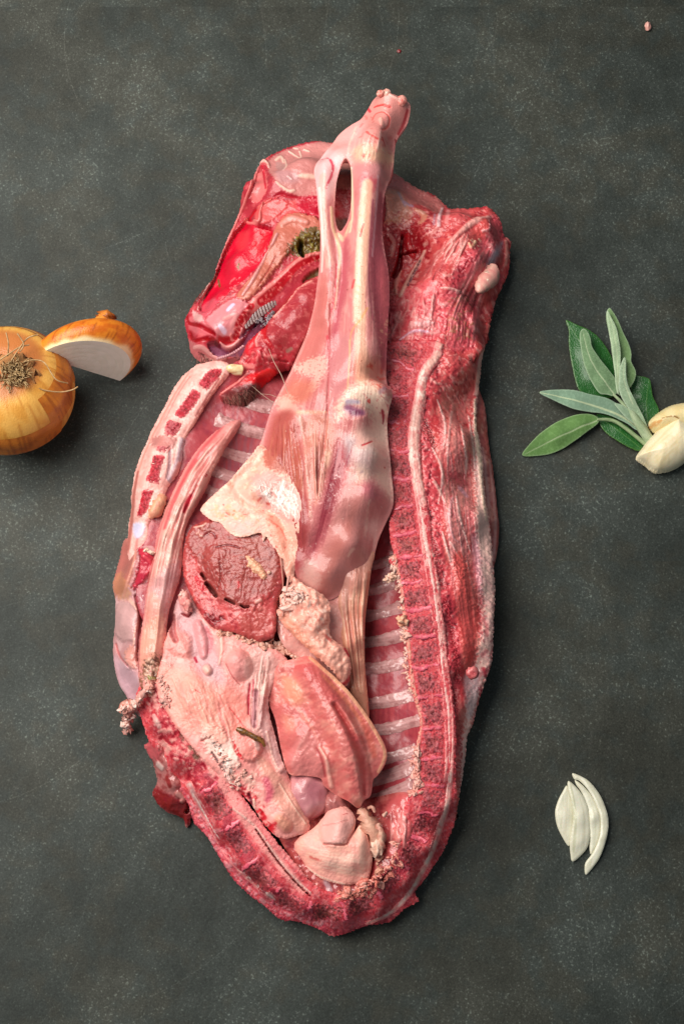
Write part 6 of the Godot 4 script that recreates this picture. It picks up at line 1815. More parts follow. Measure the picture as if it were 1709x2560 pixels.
	var mid := [[760, 1045], [815, 1035], [840, 1080], [825, 1150], [805, 1230], [785, 1260], [770, 1180], [760, 1110]]
	p.area(mid, 0xc98876, {"a": 0.9, "soft": 6.8})
	p.strands([[770, 1050], [790, 1250]], [[830, 1050], [800, 1250]], 44, 0xe6b8a4, {"w": 2.2, "a": 0.5, "h": 0.3})
	p.strands([[775, 1050], [790, 1250]], [[825, 1050], [800, 1250]], 24, 0xa85550, {"w": 2.0, "a": 0.5, "h": -0.3})
	p.area([[815, 1130], [830, 1130], [822, 1165], [815, 1160]], 0xf0d0b4, {"a": 0.7, "soft": 5.1})
	var dk := [[845, 1100], [862, 1130], [866, 1175], [850, 1240], [820, 1320], [800, 1370], [775, 1400], [770, 1370], [790, 1310], [805, 1250], [825, 1170]]
	p.area(dk, 0xb05c60, {"a": 0.9, "soft": 6.8, "h": -1.2})
	p.strands([[845, 1110], [780, 1380]], [[864, 1160], [805, 1370]], 30, 0x8a3440, {"w": 2.5, "a": 0.5})
	p.dots([[840, 1150], [866, 1150], [850, 1240], [820, 1240]], 10, 0xf4d8d0, 1.5, 3.0, {"a": 0.8})
	# big lower thigh muscle
	p.area([[900, 1205], [955, 1220], [982, 1245], [965, 1310], [930, 1410], [880, 1460], [820, 1490], [770, 1460], [760, 1430], [800, 1370], [830, 1300], [860, 1220]], 0xc88a82, {"a": 0.9, "soft": 10.2})
	p.area([[800, 1400], [850, 1330], [890, 1260], [870, 1340], [830, 1440], [800, 1470]], 0xb87468, {"a": 0.6, "soft": 8.0})
	p.area([[905, 1205], [945, 1205], [960, 1235], [930, 1250], [908, 1235]], 0xc07078, {"a": 0.7, "soft": 6.8, "rag": 2.0})
	p.strands([[915, 1260], [900, 1400]], [[960, 1260], [930, 1400]], 24, 0xdcaaa0, {"w": 3.0, "a": 0.5})
	p.st([[870, 1390, 3], [880, 1375, 4], [886, 1372, 2]], 0xeac4b0, {"a": 0.6})
	p.st([[912, 1340, 3], [920, 1270, 2.5], [925, 1250, 2]], 0xeac0ae, {"a": 0.6})
	p.area([[765, 1400], [790, 1410], [800, 1460], [770, 1480], [750, 1450]], 0xd8b0a4, {"a": 0.7, "soft": 6.8, "rag": 2.0})
	# knee: white gristle, purple bruise
	p.area([[850, 1000], [880, 965], [920, 955], [960, 985], [975, 1010], [972, 1040], [965, 1100], [940, 1110], [930, 1050], [900, 1010], [870, 1020], [845, 1050], [838, 1030]], 0xf0d6c0, {"a": 0.9, "soft": 8.5, "rag": 3.0, "brk": 0.95})
	p.area([[930, 1060], [965, 1060], [972, 1150], [982, 1240], [960, 1230], [935, 1200], [925, 1130]], 0xeec8b6, {"a": 0.85, "soft": 8.5, "rag": 2.0})
	p.area([[865, 1090], [930, 1060], [935, 1120], [900, 1130], [870, 1120]], 0xecc4b4, {"a": 0.75, "soft": 8.5})
	p.st([[868, 1018, 14], [885, 1028, 18], [905, 1030, 12]], 0x8d5c78, {"a": 0.85, "soft": 0.9, "h": -1.2})
	p.st([[885, 1032, 9], [895, 1030, 8]], 0x70304a, {"a": 0.75, "soft": 0.9})
	p.st([[868, 1004, 10], [895, 1006, 8]], 0xa8a0b4, {"a": 0.7, "soft": 0.9})
	p.st([[955, 1025, 4], [958, 1045, 4], [956, 1060, 2]], 0x9a1c34, {"a": 0.85})
	p.st([[950, 980, 9], [962, 970, 8]], 0xa08090, {"a": 0.5, "soft": 0.9})
	p.dots([[915, 990], [925, 990], [925, 1005], [915, 1005]], 4, 0xd8504a, 2.0, 4.0, {"a": 0.9})
	p.st([[905, 1113, 3], [918, 1108, 3.5], [930, 1103, 2]], 0xc01824, {"a": 0.95, "h": -0.5})
	p.area([[860, 1090], [890, 1100], [880, 1130], [870, 1160], [862, 1130]], 0x9c8c90, {"a": 0.7, "soft": 8.5})
	p.area([[890, 1130], [930, 1115], [925, 1180], [905, 1200], [885, 1175]], 0xc4b4ae, {"a": 0.75, "soft": 10.2})
	p.st([[878, 1125, 2], [868, 1150, 2], [866, 1165, 2]], 0x9a3c4c, {"a": 0.6})
	p.area([[880, 1165], [925, 1170], [920, 1200], [890, 1210]], 0xe8c4ae, {"a": 0.6, "soft": 8.5, "brk": 0.8})
	p.st([[962, 1168, 2], [960, 1170, 2]], 0xc03030, {"a": 0.9})
	p.dots([[700, 1050], [960, 1000], [960, 1380], [780, 1450]], 60, 0xf0d8c8, 1.0, 1.8, {"a": 0.6})
	p.dots([[800, 650], [960, 650], [960, 1000], [780, 950]], 40, 0x8a4a3c, 0.8, 1.5, {"a": 0.6})
	put("hind_leg", p.mesh({"thick": 15.0, "inset": 0.25, "most": 4.0}), "skin", lamb)
	# creamy skin flap with a torn edge
	var f := Patch.new().sheet([[502, 1271, 57], [525, 1245, 58], [566, 1208, 59], [598, 1172, 59], [627, 1140, 59], [655, 1110, 61], [690, 1150, 70], [730, 1200, 73], [757, 1255, 73], [752, 1306, 72], [742, 1390, 68], [728, 1455, 63], [712, 1430, 63], [700, 1392, 64], [675, 1357, 65], [666, 1340, 66], [657, 1352, 65], [654, 1335, 66], [643, 1332, 66], [614, 1341, 64], [588, 1340, 62], [566, 1325, 61], [550, 1306, 60], [534, 1303, 59], [509, 1286, 57]], [[600, 1260, 65], [680, 1240, 71], [560, 1265, 62]], {"rw": 3.0, "rd": 1.0, "rag": 0.6, "rags": 0.4}).cling(p, 0.5, 4.0, 6.0)
	f.relax(4)
	f.fill(0xeebcaa).bump(0.35, 0.15).mottle(0xe2a68e, 0.1, 0.0, 0.4, 0.6).mottle(0xf6dcc4, 0.16, 0.1, 0.4, 0.6)
	f.area([[627, 1194], [668, 1178], [697, 1185], [738, 1218], [757, 1255], [750, 1304], [715, 1310], [687, 1287], [659, 1264], [640, 1225]], 0xdcaaa0, {"a": 0.85, "soft": 3.0, "rag": 3.0})
	f.mottle(0xf6e4da, 0.35, 0.12, 0.35, 0.0)
	f.strands([[635, 1200], [690, 1280]], [[735, 1210], [745, 1300]], 90, 0xf8ece4, {"w": 2.0, "a": 0.65, "h": 0.4, "v": 8.0})
	f.st([[708, 1205, 5], [700, 1240, 6], [695, 1265, 4]], 0xfaf0ea, {"a": 0.7, "h": 0.5})
	f.area([[660, 1120], [700, 1150], [735, 1190], [700, 1180], [665, 1165]], 0xb5604e, {"a": 0.8, "soft": 4.0, "rag": 2.0})
	f.area([[665, 1290], [690, 1292], [720, 1330], [735, 1390], [727, 1440], [712, 1410], [690, 1360]], 0xeea890, {"a": 0.8, "soft": 4.0, "h": 1.5})
	f.st([[672, 1300, 4], [700, 1320, 3], [715, 1350, 3]], 0xd86c58, {"a": 0.6, "brk": 0.8})
	f.dots([[510, 1270], [660, 1210], [720, 1360], [700, 1390], [640, 1320]], 26, 0xc8483c, 1.2, 4.0, {"a": 0.7})
	f.dots([[520, 1280], [560, 1300], [640, 1330], [650, 1300], [560, 1260]], 50, 0xe8b080, 2.0, 7.0, {"a": 0.5})
	f.area([[570, 1310], [640, 1300], [650, 1328], [600, 1336]], 0xd8b0a8, {"a": 0.6, "soft": 4.0})
	put("fat_flap", f.mesh({"thick": 4.0, "inset": 0.6}), "fat", lamb)
	# thin sinews hanging from the flap
	put("sinew", Ropes.new().rope([[702, 1395, 66, 0.8], [706, 1440, 64, 0.5], [708, 1480, 61, 0.4]], 0xd8a090, 0xc08070, {"ring": 6}).rope([[722, 1440, 66, 0.9], [714, 1490, 63, 0.6], [706, 1540, 60, 0.5]], 0xd8a898, 0xd09a8c, {"ring": 6}).done(), "fat", lamb)
	put("foot_tip", Ropes.new().lump(952, 234, 84, Vector3(3.0, 3, 2.6), 0xf0b8a8, 0xd8786a, {"amp": 0.15}).lump(966, 232, 84, Vector3(3.2, 3, 2.8), 0xf4d0c0, 0xe09888, {"amp": 0.15}).lump(1002, 252, 82, Vector3(4.5, 3.6, 4), 0xf0b4a4, 0xd87a70, {"amp": 0.12}).done(), "skin", lamb)

func flank_flap() -> void:
	var p := Patch.new().sheet([[684, 1668, 52], [700, 1655, 54], [740, 1645, 56], [775, 1640, 58], [810, 1669, 60], [840, 1695, 60], [869, 1724, 60], [895, 1757, 58], [920, 1791, 56], [943, 1828, 54], [962, 1863, 52], [967, 1892, 50], [958, 1918, 48], [942, 1940, 46], [932, 1951, 45], [926, 1989, 42], [909, 2004, 40], [895, 2021, 40], [869, 2004, 42], [836, 1985, 44], [810, 1964, 46], [800, 1945, 48], [760, 1939, 48], [722, 1934, 46], [705, 1884, 46], [688, 1800, 46], [670, 1749, 46], [678, 1700, 48]],
		[[760, 1720, 60], [820, 1780, 64], [870, 1860, 64], [885, 1950, 58], [905, 1800, 56], [920, 1870, 52], [905, 1940, 44], [760, 1840, 58], [740, 1900, 54], [720, 1780, 54], [820, 1900, 60]], {"rw": 4.0, "rd": 3.0, "cell": 0.65})
	p.bar([[770, 1680, 55, 8], [820, 1760, 57, 9], [855, 1830, 57, 10], [875, 1900, 54, 10], [892, 1980, 46, 9]], {"grow": false, "k": 6.0})
	p.relax(3)
	p.fill(0xd47e76).bump(0.5, 0.1)
	p.mottle(0xeaa696, 0.07, 0.0, 0.4, 0.6).mottle(0xc6625e, 0.08, 0.0, 0.4, 0.5)
	# cross wrinkles
	for k in 24:
		var t := k / 23.0
		var y := lerpf(1690, 1990, t)
		var x := lerpf(735, 870, t)
		p.st([[x - 26 + 14 * sin(k * 1.7), y + 16, 2], [x + 8, y + 4, 4], [x + 38 + 8 * sin(k * 2.9), y - 10, 2]], 0xec9a88 if k % 2 else 0xc25a56, {"a": 0.28, "h": 0.15 if k % 2 else -0.12, "soft": 0.95})
	p.area([[705, 1690], [740, 1700], [760, 1750], [730, 1760], [708, 1730]], 0xf0a688, {"a": 0.8, "soft": 6.0})
	p.area([[730, 1660], [790, 1660], [850, 1740], [830, 1760], [770, 1700]], 0xcc6460, {"a": 0.7, "soft": 6.0})
	p.st([[690, 1700, 8], [720, 1750, 6], [760, 1790, 6], [790, 1840, 5], [800, 1870, 4]], 0xe89a88, {"a": 0.6, "h": 0.5, "soft": 0.9})
	p.area([[680, 1760], [740, 1790], [770, 1830], [750, 1860], [715, 1880], [695, 1830]], 0xce716c, {"a": 0.7, "soft": 6.0})
	p.area([[705, 1790], [730, 1790], [740, 1820], [715, 1830]], 0xeaa08a, {"a": 0.7, "soft": 6.0})
	p.area([[720, 1880], [770, 1830], [800, 1860], [812, 1940], [770, 1940], [730, 1930]], 0xda8c86, {"a": 0.8, "soft": 4.0})
	p.st([[770, 1830, 5], [745, 1870, 5], [730, 1910, 5]], 0xe0a096, {"a": 0.6, "h": 0.5, "soft": 0.9})
	p.st([[798, 1870, 4], [815, 1900, 5], [822, 1940, 7], [828, 1965, 8]], 0xf0b6a6, {"a": 0.9, "h": 2.0})
	p.st([[790, 1870, 4], [806, 1905, 4], [812, 1940, 4]], 0xb04c4c, {"a": 0.7, "h": -1.5})
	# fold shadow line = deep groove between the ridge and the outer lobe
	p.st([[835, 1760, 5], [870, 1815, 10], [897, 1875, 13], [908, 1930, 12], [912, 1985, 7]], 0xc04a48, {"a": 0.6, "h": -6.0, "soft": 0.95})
	p.st([[905, 1800, 12], [925, 1850, 14], [935, 1890, 10]], 0xd06a58, {"a": 0.7, "soft": 0.9})
	# pale rim
	p.st([[775, 1645, 6], [810, 1675, 7], [869, 1731, 7], [915, 1793, 6], [955, 1863, 5], [960, 1895, 5], [945, 1930, 4]], 0xeeb592, {"a": 0.9, "h": 1.0})
	p.st([[808, 1690, 6], [860, 1745, 7], [900, 1800, 6]], 0xdc8468, {"a": 0.7})
	p.st([[700, 1668, 5], [740, 1660, 5], [775, 1655, 4]], 0xd89488, {"a": 0.8})
	p.relax(1).relax(1)
	p.bump(0.5, 0.22).bump(0.25, 0.5)
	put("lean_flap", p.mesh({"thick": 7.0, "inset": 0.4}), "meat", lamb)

func lower_organs() -> void:
	# fat lump between thigh and flank
	var p := Patch.new().sheet([[735, 1440, 66], [728, 1455, 64], [710, 1475, 62], [697, 1495, 60], [705, 1520, 60], [690, 1522, 58], [700, 1550, 58], [722, 1575, 60], [745, 1598, 62], [790, 1640, 62], [830, 1675, 58], [855, 1715, 52], [872, 1705, 50], [876, 1660, 54], [868, 1625, 56], [840, 1605, 60], [824, 1580, 64], [824, 1510, 66], [800, 1480, 68], [760, 1460, 68]],
		[[760, 1500, 72], [790, 1550, 72], [830, 1640, 64], [860, 1660, 60]], {"rw": 4.0, "rd": 3.5, "rag": 1.0, "rags": 0.25})
	p.fill(0xf0b4a0).bump(2.6, 0.1).bump(0.9, 0.22).relax(1).mottle(0xe49a8a, 0.12, 0.05, 0.4, 0.6).mottle(0xf8e2d4, 0.2, 0.1, 0.4, 0.6)
	p.area([[700, 1530], [740, 1560], [800, 1640], [770, 1640], [720, 1580]], 0xe29a80, {"a": 0.8, "soft": 4.0})
	p.area([[780, 1600], [830, 1610], [870, 1630], [876, 1690], [850, 1700], [810, 1650]], 0xf2b6a2, {"a": 0.8, "soft": 5.0, "h": 2.0})
	p.st([[862, 1622, 5], [872, 1640, 4]], 0xb81c30, {"a": 0.85})
	p.st([[850, 1712, 5], [866, 1705, 5], [876, 1690, 4]], 0xc8303c, {"a": 0.8})
	p.st([[815, 1590, 5], [825, 1600, 5]], 0xd86a60, {"a": 0.7})
	p.dots([[720, 1460], [820, 1500], [815, 1590], [740, 1560]], 40, 0xd8806e, 1.5, 4.0, {"a": 0.6, "h": -0.5})
	var fl := put("fat_cap", p.mesh({"thick": 14.0, "inset": 0.3}), "fat", lamb)
	put("fat_crumbs", crumb_pile(p, [[722, 1475, 72], [740, 1490, 74], [755, 1490, 74], [700, 1515, 64], [720, 1510, 68]], 46, 12.0, 0.9, 2.8, 0xfae2d6, 0xeab8a6), "fat", fl).set_meta("kind", "stuff")
	# lobes of the kidney region
	put("pink_lobe", Ropes.new().lump(768, 1985, 32, Vector3(15.5, 15, 18), 0xcf9494, 0xb87a80, {"amp": 0.06, "n": 36}).done(), "wet", lamb)
	put("pink_lobe", Ropes.new().lump(835, 2010, 30, Vector3(10, 14, 12), 0xc08078, 0xa86a66, {"amp": 0.08, "n": 30, "turn": 0.5}).done(), "wet", lamb)
	var t := Patch.new().sheet([[808, 2042, 40], [822, 2024, 42], [845, 2016, 43], [868, 2018, 43], [884, 2036, 43], [889, 2052, 43], [886, 2078, 44], [900, 2062, 46], [912, 2075, 46], [923, 2106, 44], [931, 2142, 42], [926, 2180, 40], [918, 2203, 38], [900, 2208, 38], [863, 2212, 38], [830, 2206, 38], [800, 2195, 38], [770, 2172, 38], [755, 2150, 38], [735, 2118, 38], [745, 2095, 40], [785, 2068, 41]],
		[[850, 2060, 52], [845, 2100, 52], [880, 2150, 50], [820, 2140, 48], [900, 2110, 52], [780, 2120, 45]], {"rw": 4.0, "rd": 3.0, "rag": 0.3})
	t.fill(0xf2b0a2).bump(0.5, 0.09).mottle(0xf6bea8, 0.08, 0.0, 0.4, 0.6)
	t.area([[808, 2042], [845, 2016], [884, 2034], [889, 2060], [870, 2090], [850, 2110], [812, 2110], [800, 2075]], 0xeab2a8, {"a": 0.85, "soft": 4.0, "h": 2.0})
	t.st([[805, 2064, 1.5], [840, 2058, 1.5], [870, 2050, 1.5]], 0xc8827a, {"a": 0.7, "h": -0.5})
	t.st([[885, 2078, 3], [872, 2100, 3], [862, 2112, 2.5], [810, 2110, 2.5]], 0xc07a70, {"a": 0.8, "h": -2.0})
	t.st([[858, 2036, 1.5], [868, 2034, 1.5]], 0xc05a58, {"a": 0.8})
	t.st([[900, 2070, 12], [905, 2120, 14], [905, 2170, 12]], 0xf8c8b2, {"a": 0.7, "h": 1.0, "soft": 0.9})
	t.strands([[740, 2110], [920, 2140]], [[770, 2165], [915, 2195]], 40, 0xfad6c2, {"w": 3.0, "a": 0.4, "v": 2.0})
	t.st([[775, 2142, 4], [790, 2148, 4], [803, 2152, 3]], 0xd85a52, {"a": 0.6, "brk": 0.8})
	t.st([[758, 2160, 2.5], [800, 2192, 2.5], [860, 2210, 2.5]], 0xfbdcc8, {"a": 0.8, "h": 0.5})
	put("fat_triangle", t.mesh({"thick": 10.0, "inset": 0.3}), "fat", lamb)
	# floor of the lower cavity
	var b := Patch.new().sheet([[690, 2070, 38], [740, 2030, 34], [800, 2010, 24], [900, 2000, 24], [950, 1990, 26], [1010, 1980, 38], [1030, 2000, 44], [1030, 2080, 42], [1000, 2160, 40], [930, 2230, 36], [850, 2250, 34], [780, 2220, 34], [730, 2150, 34]], [[900, 2080, 32], [960, 2080, 34], [980, 2030, 38], [850, 2200, 32]], {"cell": 0.8})
	b.fill(0xbf6460).bump(1.0, 0.12).mottle(0xd88a80, 0.1, 0.0, 0.4, 0.6).mottle(0x8c3038, 0.15, 0.05, 0.4, 0.6)
	b.area([[970, 2000], [1030, 1990], [1030, 2080], [1000, 2130], [970, 2140], [960, 2070]], 0xd06c6a, {"a": 0.9, "soft": 4.0, "h": 1.5})
	b.strands([[975, 2020], [975, 2120]], [[1025, 2000], [1010, 2120]], 36, 0xeaa8a0, {"w": 3.0, "a": 0.6, "h": 0.5})
	b.st([[985, 2085, 14], [995, 2095, 12]], 0xe69a90, {"a": 0.7, "h": 2.0, "soft": 0.8})
	b.st([[930, 2140, 10], [925, 2180, 10], [915, 2220, 8]], 0xa83c44, {"a": 0.8, "h": -2.0})
	b.st([[945, 2150, 10], [945, 2190, 10]], 0xc88078, {"a": 0.8, "h": 1.5})
	b.area([[810, 2215], [850, 2215], [900, 2220], [880, 2240], [830, 2240]], 0xb05a5c, {"a": 0.8, "soft": 3.0})
	b.st([[815, 2205, 10], [825, 2225, 9]], 0xc0b0b4, {"a": 0.7, "h": 0.8})
	put("cavity_floor", b.mesh({"thick": 14.0, "inset": 0.2}), "wet", lamb)
	# ragged pale shreds right of the triangle
	put("fat_shred", Ropes.new().rope([[900, 2025, 40, 2.5], [915, 2045, 42, 4.5], [930, 2080, 42, 5], [945, 2110, 40, 4]], 0xe8bda4, 0xcf9680, {"amp": 0.5, "sc": 0.4, "ring": 12}).rope([[920, 2020, 42, 1.0], [930, 2018, 44, 1.2], [936, 2030, 43, 1.0]], 0xeec0aa, 0xd8a08c, {"amp": 0.3}).rope([[945, 2060, 44, 2.0], [952, 2090, 44, 2.5], [950, 2120, 42, 2.5]], 0xecc4ac, 0xc88a78, {"amp": 0.5}).rope([[958, 2040, 42, 1.2], [966, 2030, 44, 0.8]], 0xf0d0c0, 0xd8a894, {"amp": 0.4}).lump(942, 2118, 42, Vector3(4, 3, 6), 0xf0d0bc, 0xd8a890, {"amp": 0.4}).done(), "fat", lamb)
	put("fat_crumbs", crumb_pile(b, [[905, 2030, 43], [935, 2060, 44], [955, 2110, 43], [945, 2170, 42], [955, 2200, 42]], 50, 10.0, 0.5, 1.8, 0xf4d2be, 0xdca48c), "fat", lamb).set_meta("kind", "stuff")
	# dark tail meat on the left
	var q := Patch.new().sheet([[380, 1845, 24], [366, 1858, 14], [360, 1862, 12], [368, 1882, 12], [382, 1905, 11], [390, 1940, 11], [392, 1959, 10], [381, 1978, 9], [384, 1996, 9], [413, 2027, 9], [445, 2040, 9], [458, 2048, 8], [464, 2068, 6], [472, 2062, 6], [480, 2030, 10], [480, 1990, 16], [450, 1950, 26], [420, 1900, 32], [400, 1860, 34]], [[420, 1950, 26], [405, 1890, 26], [430, 2005, 18]], {"rw": 4.0, "rd": 4.0, "rag": 0.6})
	q.fill(0xb87a74).bump(0.8, 0.14).mottle(0x9a4444, 0.12, 0.0, 0.4, 0.7)
	q.area([[362, 1855], [385, 1848], [400, 1880], [395, 1900], [375, 1895]], 0xd4686c, {"a": 0.85, "soft": 3.0, "rag": 2.0, "h": 1.0})
	q.st([[395, 1910, 9], [405, 1920, 8]], 0xe8ccc4, {"a": 0.85, "h": 1.5})
	q.area([[385, 1970], [420, 1985], [450, 2000], [475, 2000], [470, 2060], [440, 2038], [412, 2025], [385, 1998]], 0x842226, {"a": 0.95, "soft": 3.0})
	q.st([[418, 1945, 8], [425, 1965, 7]], 0x8c2c28, {"a": 0.8})
	q.st([[445, 1985, 9], [460, 1995, 9], [455, 2003, 7]], 0xd29a90, {"a": 0.9, "h": 2.0})
	q.st([[470, 1990, 5], [472, 2020, 6], [466, 2030, 5]], 0x6a2a2a, {"a": 0.8, "h": -5.0})
	put("tail_meat", q.mesh({"inset": 0.4}), "wet", lamb)

# a leaf or slice: a thin bent sheet of its own thickness
func leaf(called: String, parent: Node, outline: Array, knobs: Array, c: int, rib: Array, o := {}) -> Patch:
	var p := Patch.new().sheet(outline, knobs, {"cell": 0.5, "rw": o.get("rw", 0.8), "rd": o.get("rd", 0.25), "sub": 5, "rag": o.get("rag", 0.12), "rags": 1.2, "sig": 4.0})
	p.fill(c).bump(0.18, 0.5)
	p.mottle(c + 0x101010, 0.3, 0.0, 0.4, 0.6)
	var n := rib.size()
	if n:
		var veins: int = o.get("veins", 9)
		for k in veins:
			var t := (k + 0.7) / veins * (n - 1.2)
			var i := mini(int(t), n - 2)
			var a := Vector2(rib[i][0], rib[i][1]).lerp(Vector2(rib[i + 1][0], rib[i + 1][1]), t - i)
			var d := Vector2(rib[0][0] - rib[n - 1][0], rib[0][1] - rib[n - 1][1]).normalized()
			for s in [-1.0, 1.0]:
				var e: Vector2 = a + d * 14.0 + d.orthogonal() * float(s) * 26.0
				p.st([[a.x, a.y, 1.3], [(a.x + e.x) / 2 + d.x * 2, (a.y + e.y) / 2 + d.y * 2, 1.2], [e.x, e.y, 0.8]], c + 0x181818, {"a": 0.35, "h": -0.08, "soft": 0.9})
		p.st(rib, o.get("ribc", 0xc3cfae), {"a": 0.8, "h": o.get("ribh", -0.2), "soft": 0.8})
	if o.has("edge"):
		for j in p.nz:
			for i in p.nx:
				var q := j * p.nx + i
				if p.F[q] < 1.0:
					p.C[q] = p.C[q].lerp(Kit.rgb(o.edge), 0.6 * (1.0 - maxf(p.F[q], 0.0)))
	put(called, p.mesh({"thick": o.get("thick", 0.7), "inset": 0.0}), o.get("mat", "leaf"), parent)
	return p

func sage() -> void:
	var bays := [
		["glossy dark green bay leaf, the tall one behind the sage with its pointed tip uppermost", [[1414, 800, 4], [1444, 813, 5], [1470, 824, 5], [1493, 841, 5], [1510, 862, 5], [1524, 885, 5], [1538, 920, 4], [1545, 960, 3], [1535, 990, 3], [1500, 995, 3], [1465, 988, 3], [1445, 972, 4], [1436, 945, 4], [1430, 918, 4], [1425, 890, 4], [1421, 858, 4], [1421, 825, 4]], [[1470, 880, 7], [1490, 930, 7]], [[1414, 800, 1], [1460, 870, 2], [1500, 930, 2], [1540, 990, 2]]],
		["glossy dark green bay leaf between the sage stem and the garlic, right of the sage", [[1580, 940, 4], [1600, 940, 5], [1622, 948, 5], [1627, 970, 5], [1631, 992, 5], [1646, 1025, 4], [1640, 1050, 3], [1625, 1065, 3], [1605, 1050, 3], [1590, 1015, 3], [1576, 975, 3]], [[1605, 990, 6]], [[1622, 948, 1], [1615, 1000, 2], [1618, 1060, 1.5]]],
		["glossy dark green bay leaf lying lowest, under the sage stalks beside the garlic", [[1490, 1036, 3], [1520, 1040, 4], [1560, 1060, 4], [1590, 1085, 4], [1612, 1108, 3], [1606, 1120, 3], [1595, 1127, 3], [1567, 1116, 4], [1540, 1100, 4], [1521, 1088, 4], [1502, 1067, 4]], [[1545, 1078, 5]], [[1495, 1042, 1], [1550, 1080, 2], [1600, 1120, 1.5]]]]
	for b in bays:
		var t := thing(numbered("bay_leaf", self), b[0], "leaf", "bay leaves under the sage sprig")
		var p := leaf("blade", t, b[1], b[2], 0x2c6a30, b[3], {"mat": "gloss_leaf", "ribc": 0x5c8a48, "ribh": 0.15, "veins": 7, "rag": 0.4, "edge": 0x6a8a3a})
	var s := thing("sage_sprig", "soft grey green sage sprig with long felted leaves beside the garlic", "herb")
	leaf("leaf", s, [[1306, 1139, 2], [1321, 1112, 3], [1357, 1077, 5], [1403, 1049, 7], [1450, 1035, 8], [1482, 1037, 8], [1496, 1049, 8], [1488, 1063, 7], [1444, 1096, 5], [1403, 1123, 3], [1362, 1137, 2]], [[1400, 1085, 9], [1450, 1060, 11]], 0x6d9458, [[1310, 1136, 1], [1400, 1090, 2], [1494, 1050, 3]], {"edge": 0xb8ccaa})
	leaf("leaf", s, [[1347, 981, 10], [1384, 974, 11], [1433, 975, 12], [1477, 986, 12], [1513, 994, 11], [1540, 1008, 10], [1565, 1025, 9], [1586, 1046, 8], [1600, 1070, 6], [1590, 1075, 6], [1560, 1055, 7], [1513, 1035, 9], [1477, 1030, 10], [1433, 1022, 11], [1389, 1003, 10]], [[1440, 1000, 13]], 0x87a68c, [[1347, 981, 1.5], [1420, 997, 2.5], [1500, 1020, 4], [1560, 1045, 5], [1600, 1075, 5]], {"ribc": 0xd2dcb4, "ribh": 0.3, "edge": 0xb4c8b0})
	leaf("leaf", s, [[1455, 822, 12], [1466, 826, 13], [1475, 845, 14], [1480, 869, 14], [1504, 904, 14], [1534, 942, 12], [1544, 970, 11], [1535, 989, 10], [1515, 986, 10], [1497, 982, 11], [1477, 953, 12], [1458, 910, 13], [1450, 863, 13], [1448, 835, 12]], [[1475, 900, 16], [1510, 950, 14]], 0x7c9c74, [[1456, 830, 1], [1475, 900, 2], [1515, 960, 2.5], [1536, 988, 3]], {"edge": 0xc0d0b8})
	var tall := leaf("leaf", s, [[1521, 770, 14], [1532, 780, 15], [1545, 803, 16], [1556, 830, 16], [1570, 858, 16], [1577, 882, 15], [1577, 904, 14], [1588, 928, 13], [1585, 950, 12], [1573, 970, 11], [1562, 985, 11], [1545, 985, 11], [1538, 940, 13], [1530, 890, 15], [1522, 840, 16], [1514, 790, 15]], [[1535, 840, 19], [1555, 900, 12]], 0x7fa06e, [], {"edge": 0xc4d4bc})
	leaf("leaf_fold", s, [[1518, 776, 19], [1526, 790, 20], [1540, 820, 20], [1546, 850, 20], [1550, 880, 19], [1550, 915, 18], [1546, 980, 14], [1540, 975, 14], [1533, 915, 16], [1524, 850, 18], [1515, 790, 18]], [[1536, 860, 21]], 0xa6bf9a, [[1522, 790, 1], [1538, 860, 1.5], [1543, 960, 2]], {"edge": 0xd0dcc4})
	leaf("leaf", s, [[1560, 893, 18], [1564, 905, 19], [1565, 948, 19], [1576, 980, 17], [1600, 1027, 13], [1626, 1088, 9], [1615, 1095, 8], [1590, 1050, 11], [1562, 1010, 14], [1546, 975, 16], [1547, 931, 18], [1553, 905, 18]], [[1558, 950, 21]], 0x9db696, [[1560, 900, 1], [1558, 950, 2], [1580, 1010, 3]], {"edge": 0xc8d6c0})
	leaf("leaf", s, [[1535, 1010, 12], [1555, 1012, 13], [1575, 1030, 12], [1590, 1055, 11], [1582, 1058, 10], [1560, 1042, 11]], [[1565, 1032, 14]], 0x93ae90, [], {"edge": 0xc0d0b8})
	put("stalk", Ropes.new().rope([[1492, 1049, 8, 1.0], [1518, 1049, 8, 1.3], [1543, 1057, 8, 1.4], [1581, 1085, 7, 1.5], [1613, 1111, 6, 1.7]], 0xa9bd92, 0x8fa67c, {"amp": 0.08}).done(), "leaf", s)
	put("stalk", Ropes.new().rope([[1532, 986, 11, 1.0], [1550, 1003, 11, 1.2], [1565, 1020, 11, 1.3]], 0xb4c6a0, 0x9ab088, {"amp": 0.08}).done(), "leaf", s)
	put("stem", Ropes.new().rope([[1570, 1020, 11, 2.2], [1592, 1055, 10, 3.2], [1612, 1085, 8, 3.8], [1628, 1108, 6, 3.8]], 0xb6c6a4, 0x9db48e, {"amp": 0.08, "ring": 12}).done(), "leaf", s)

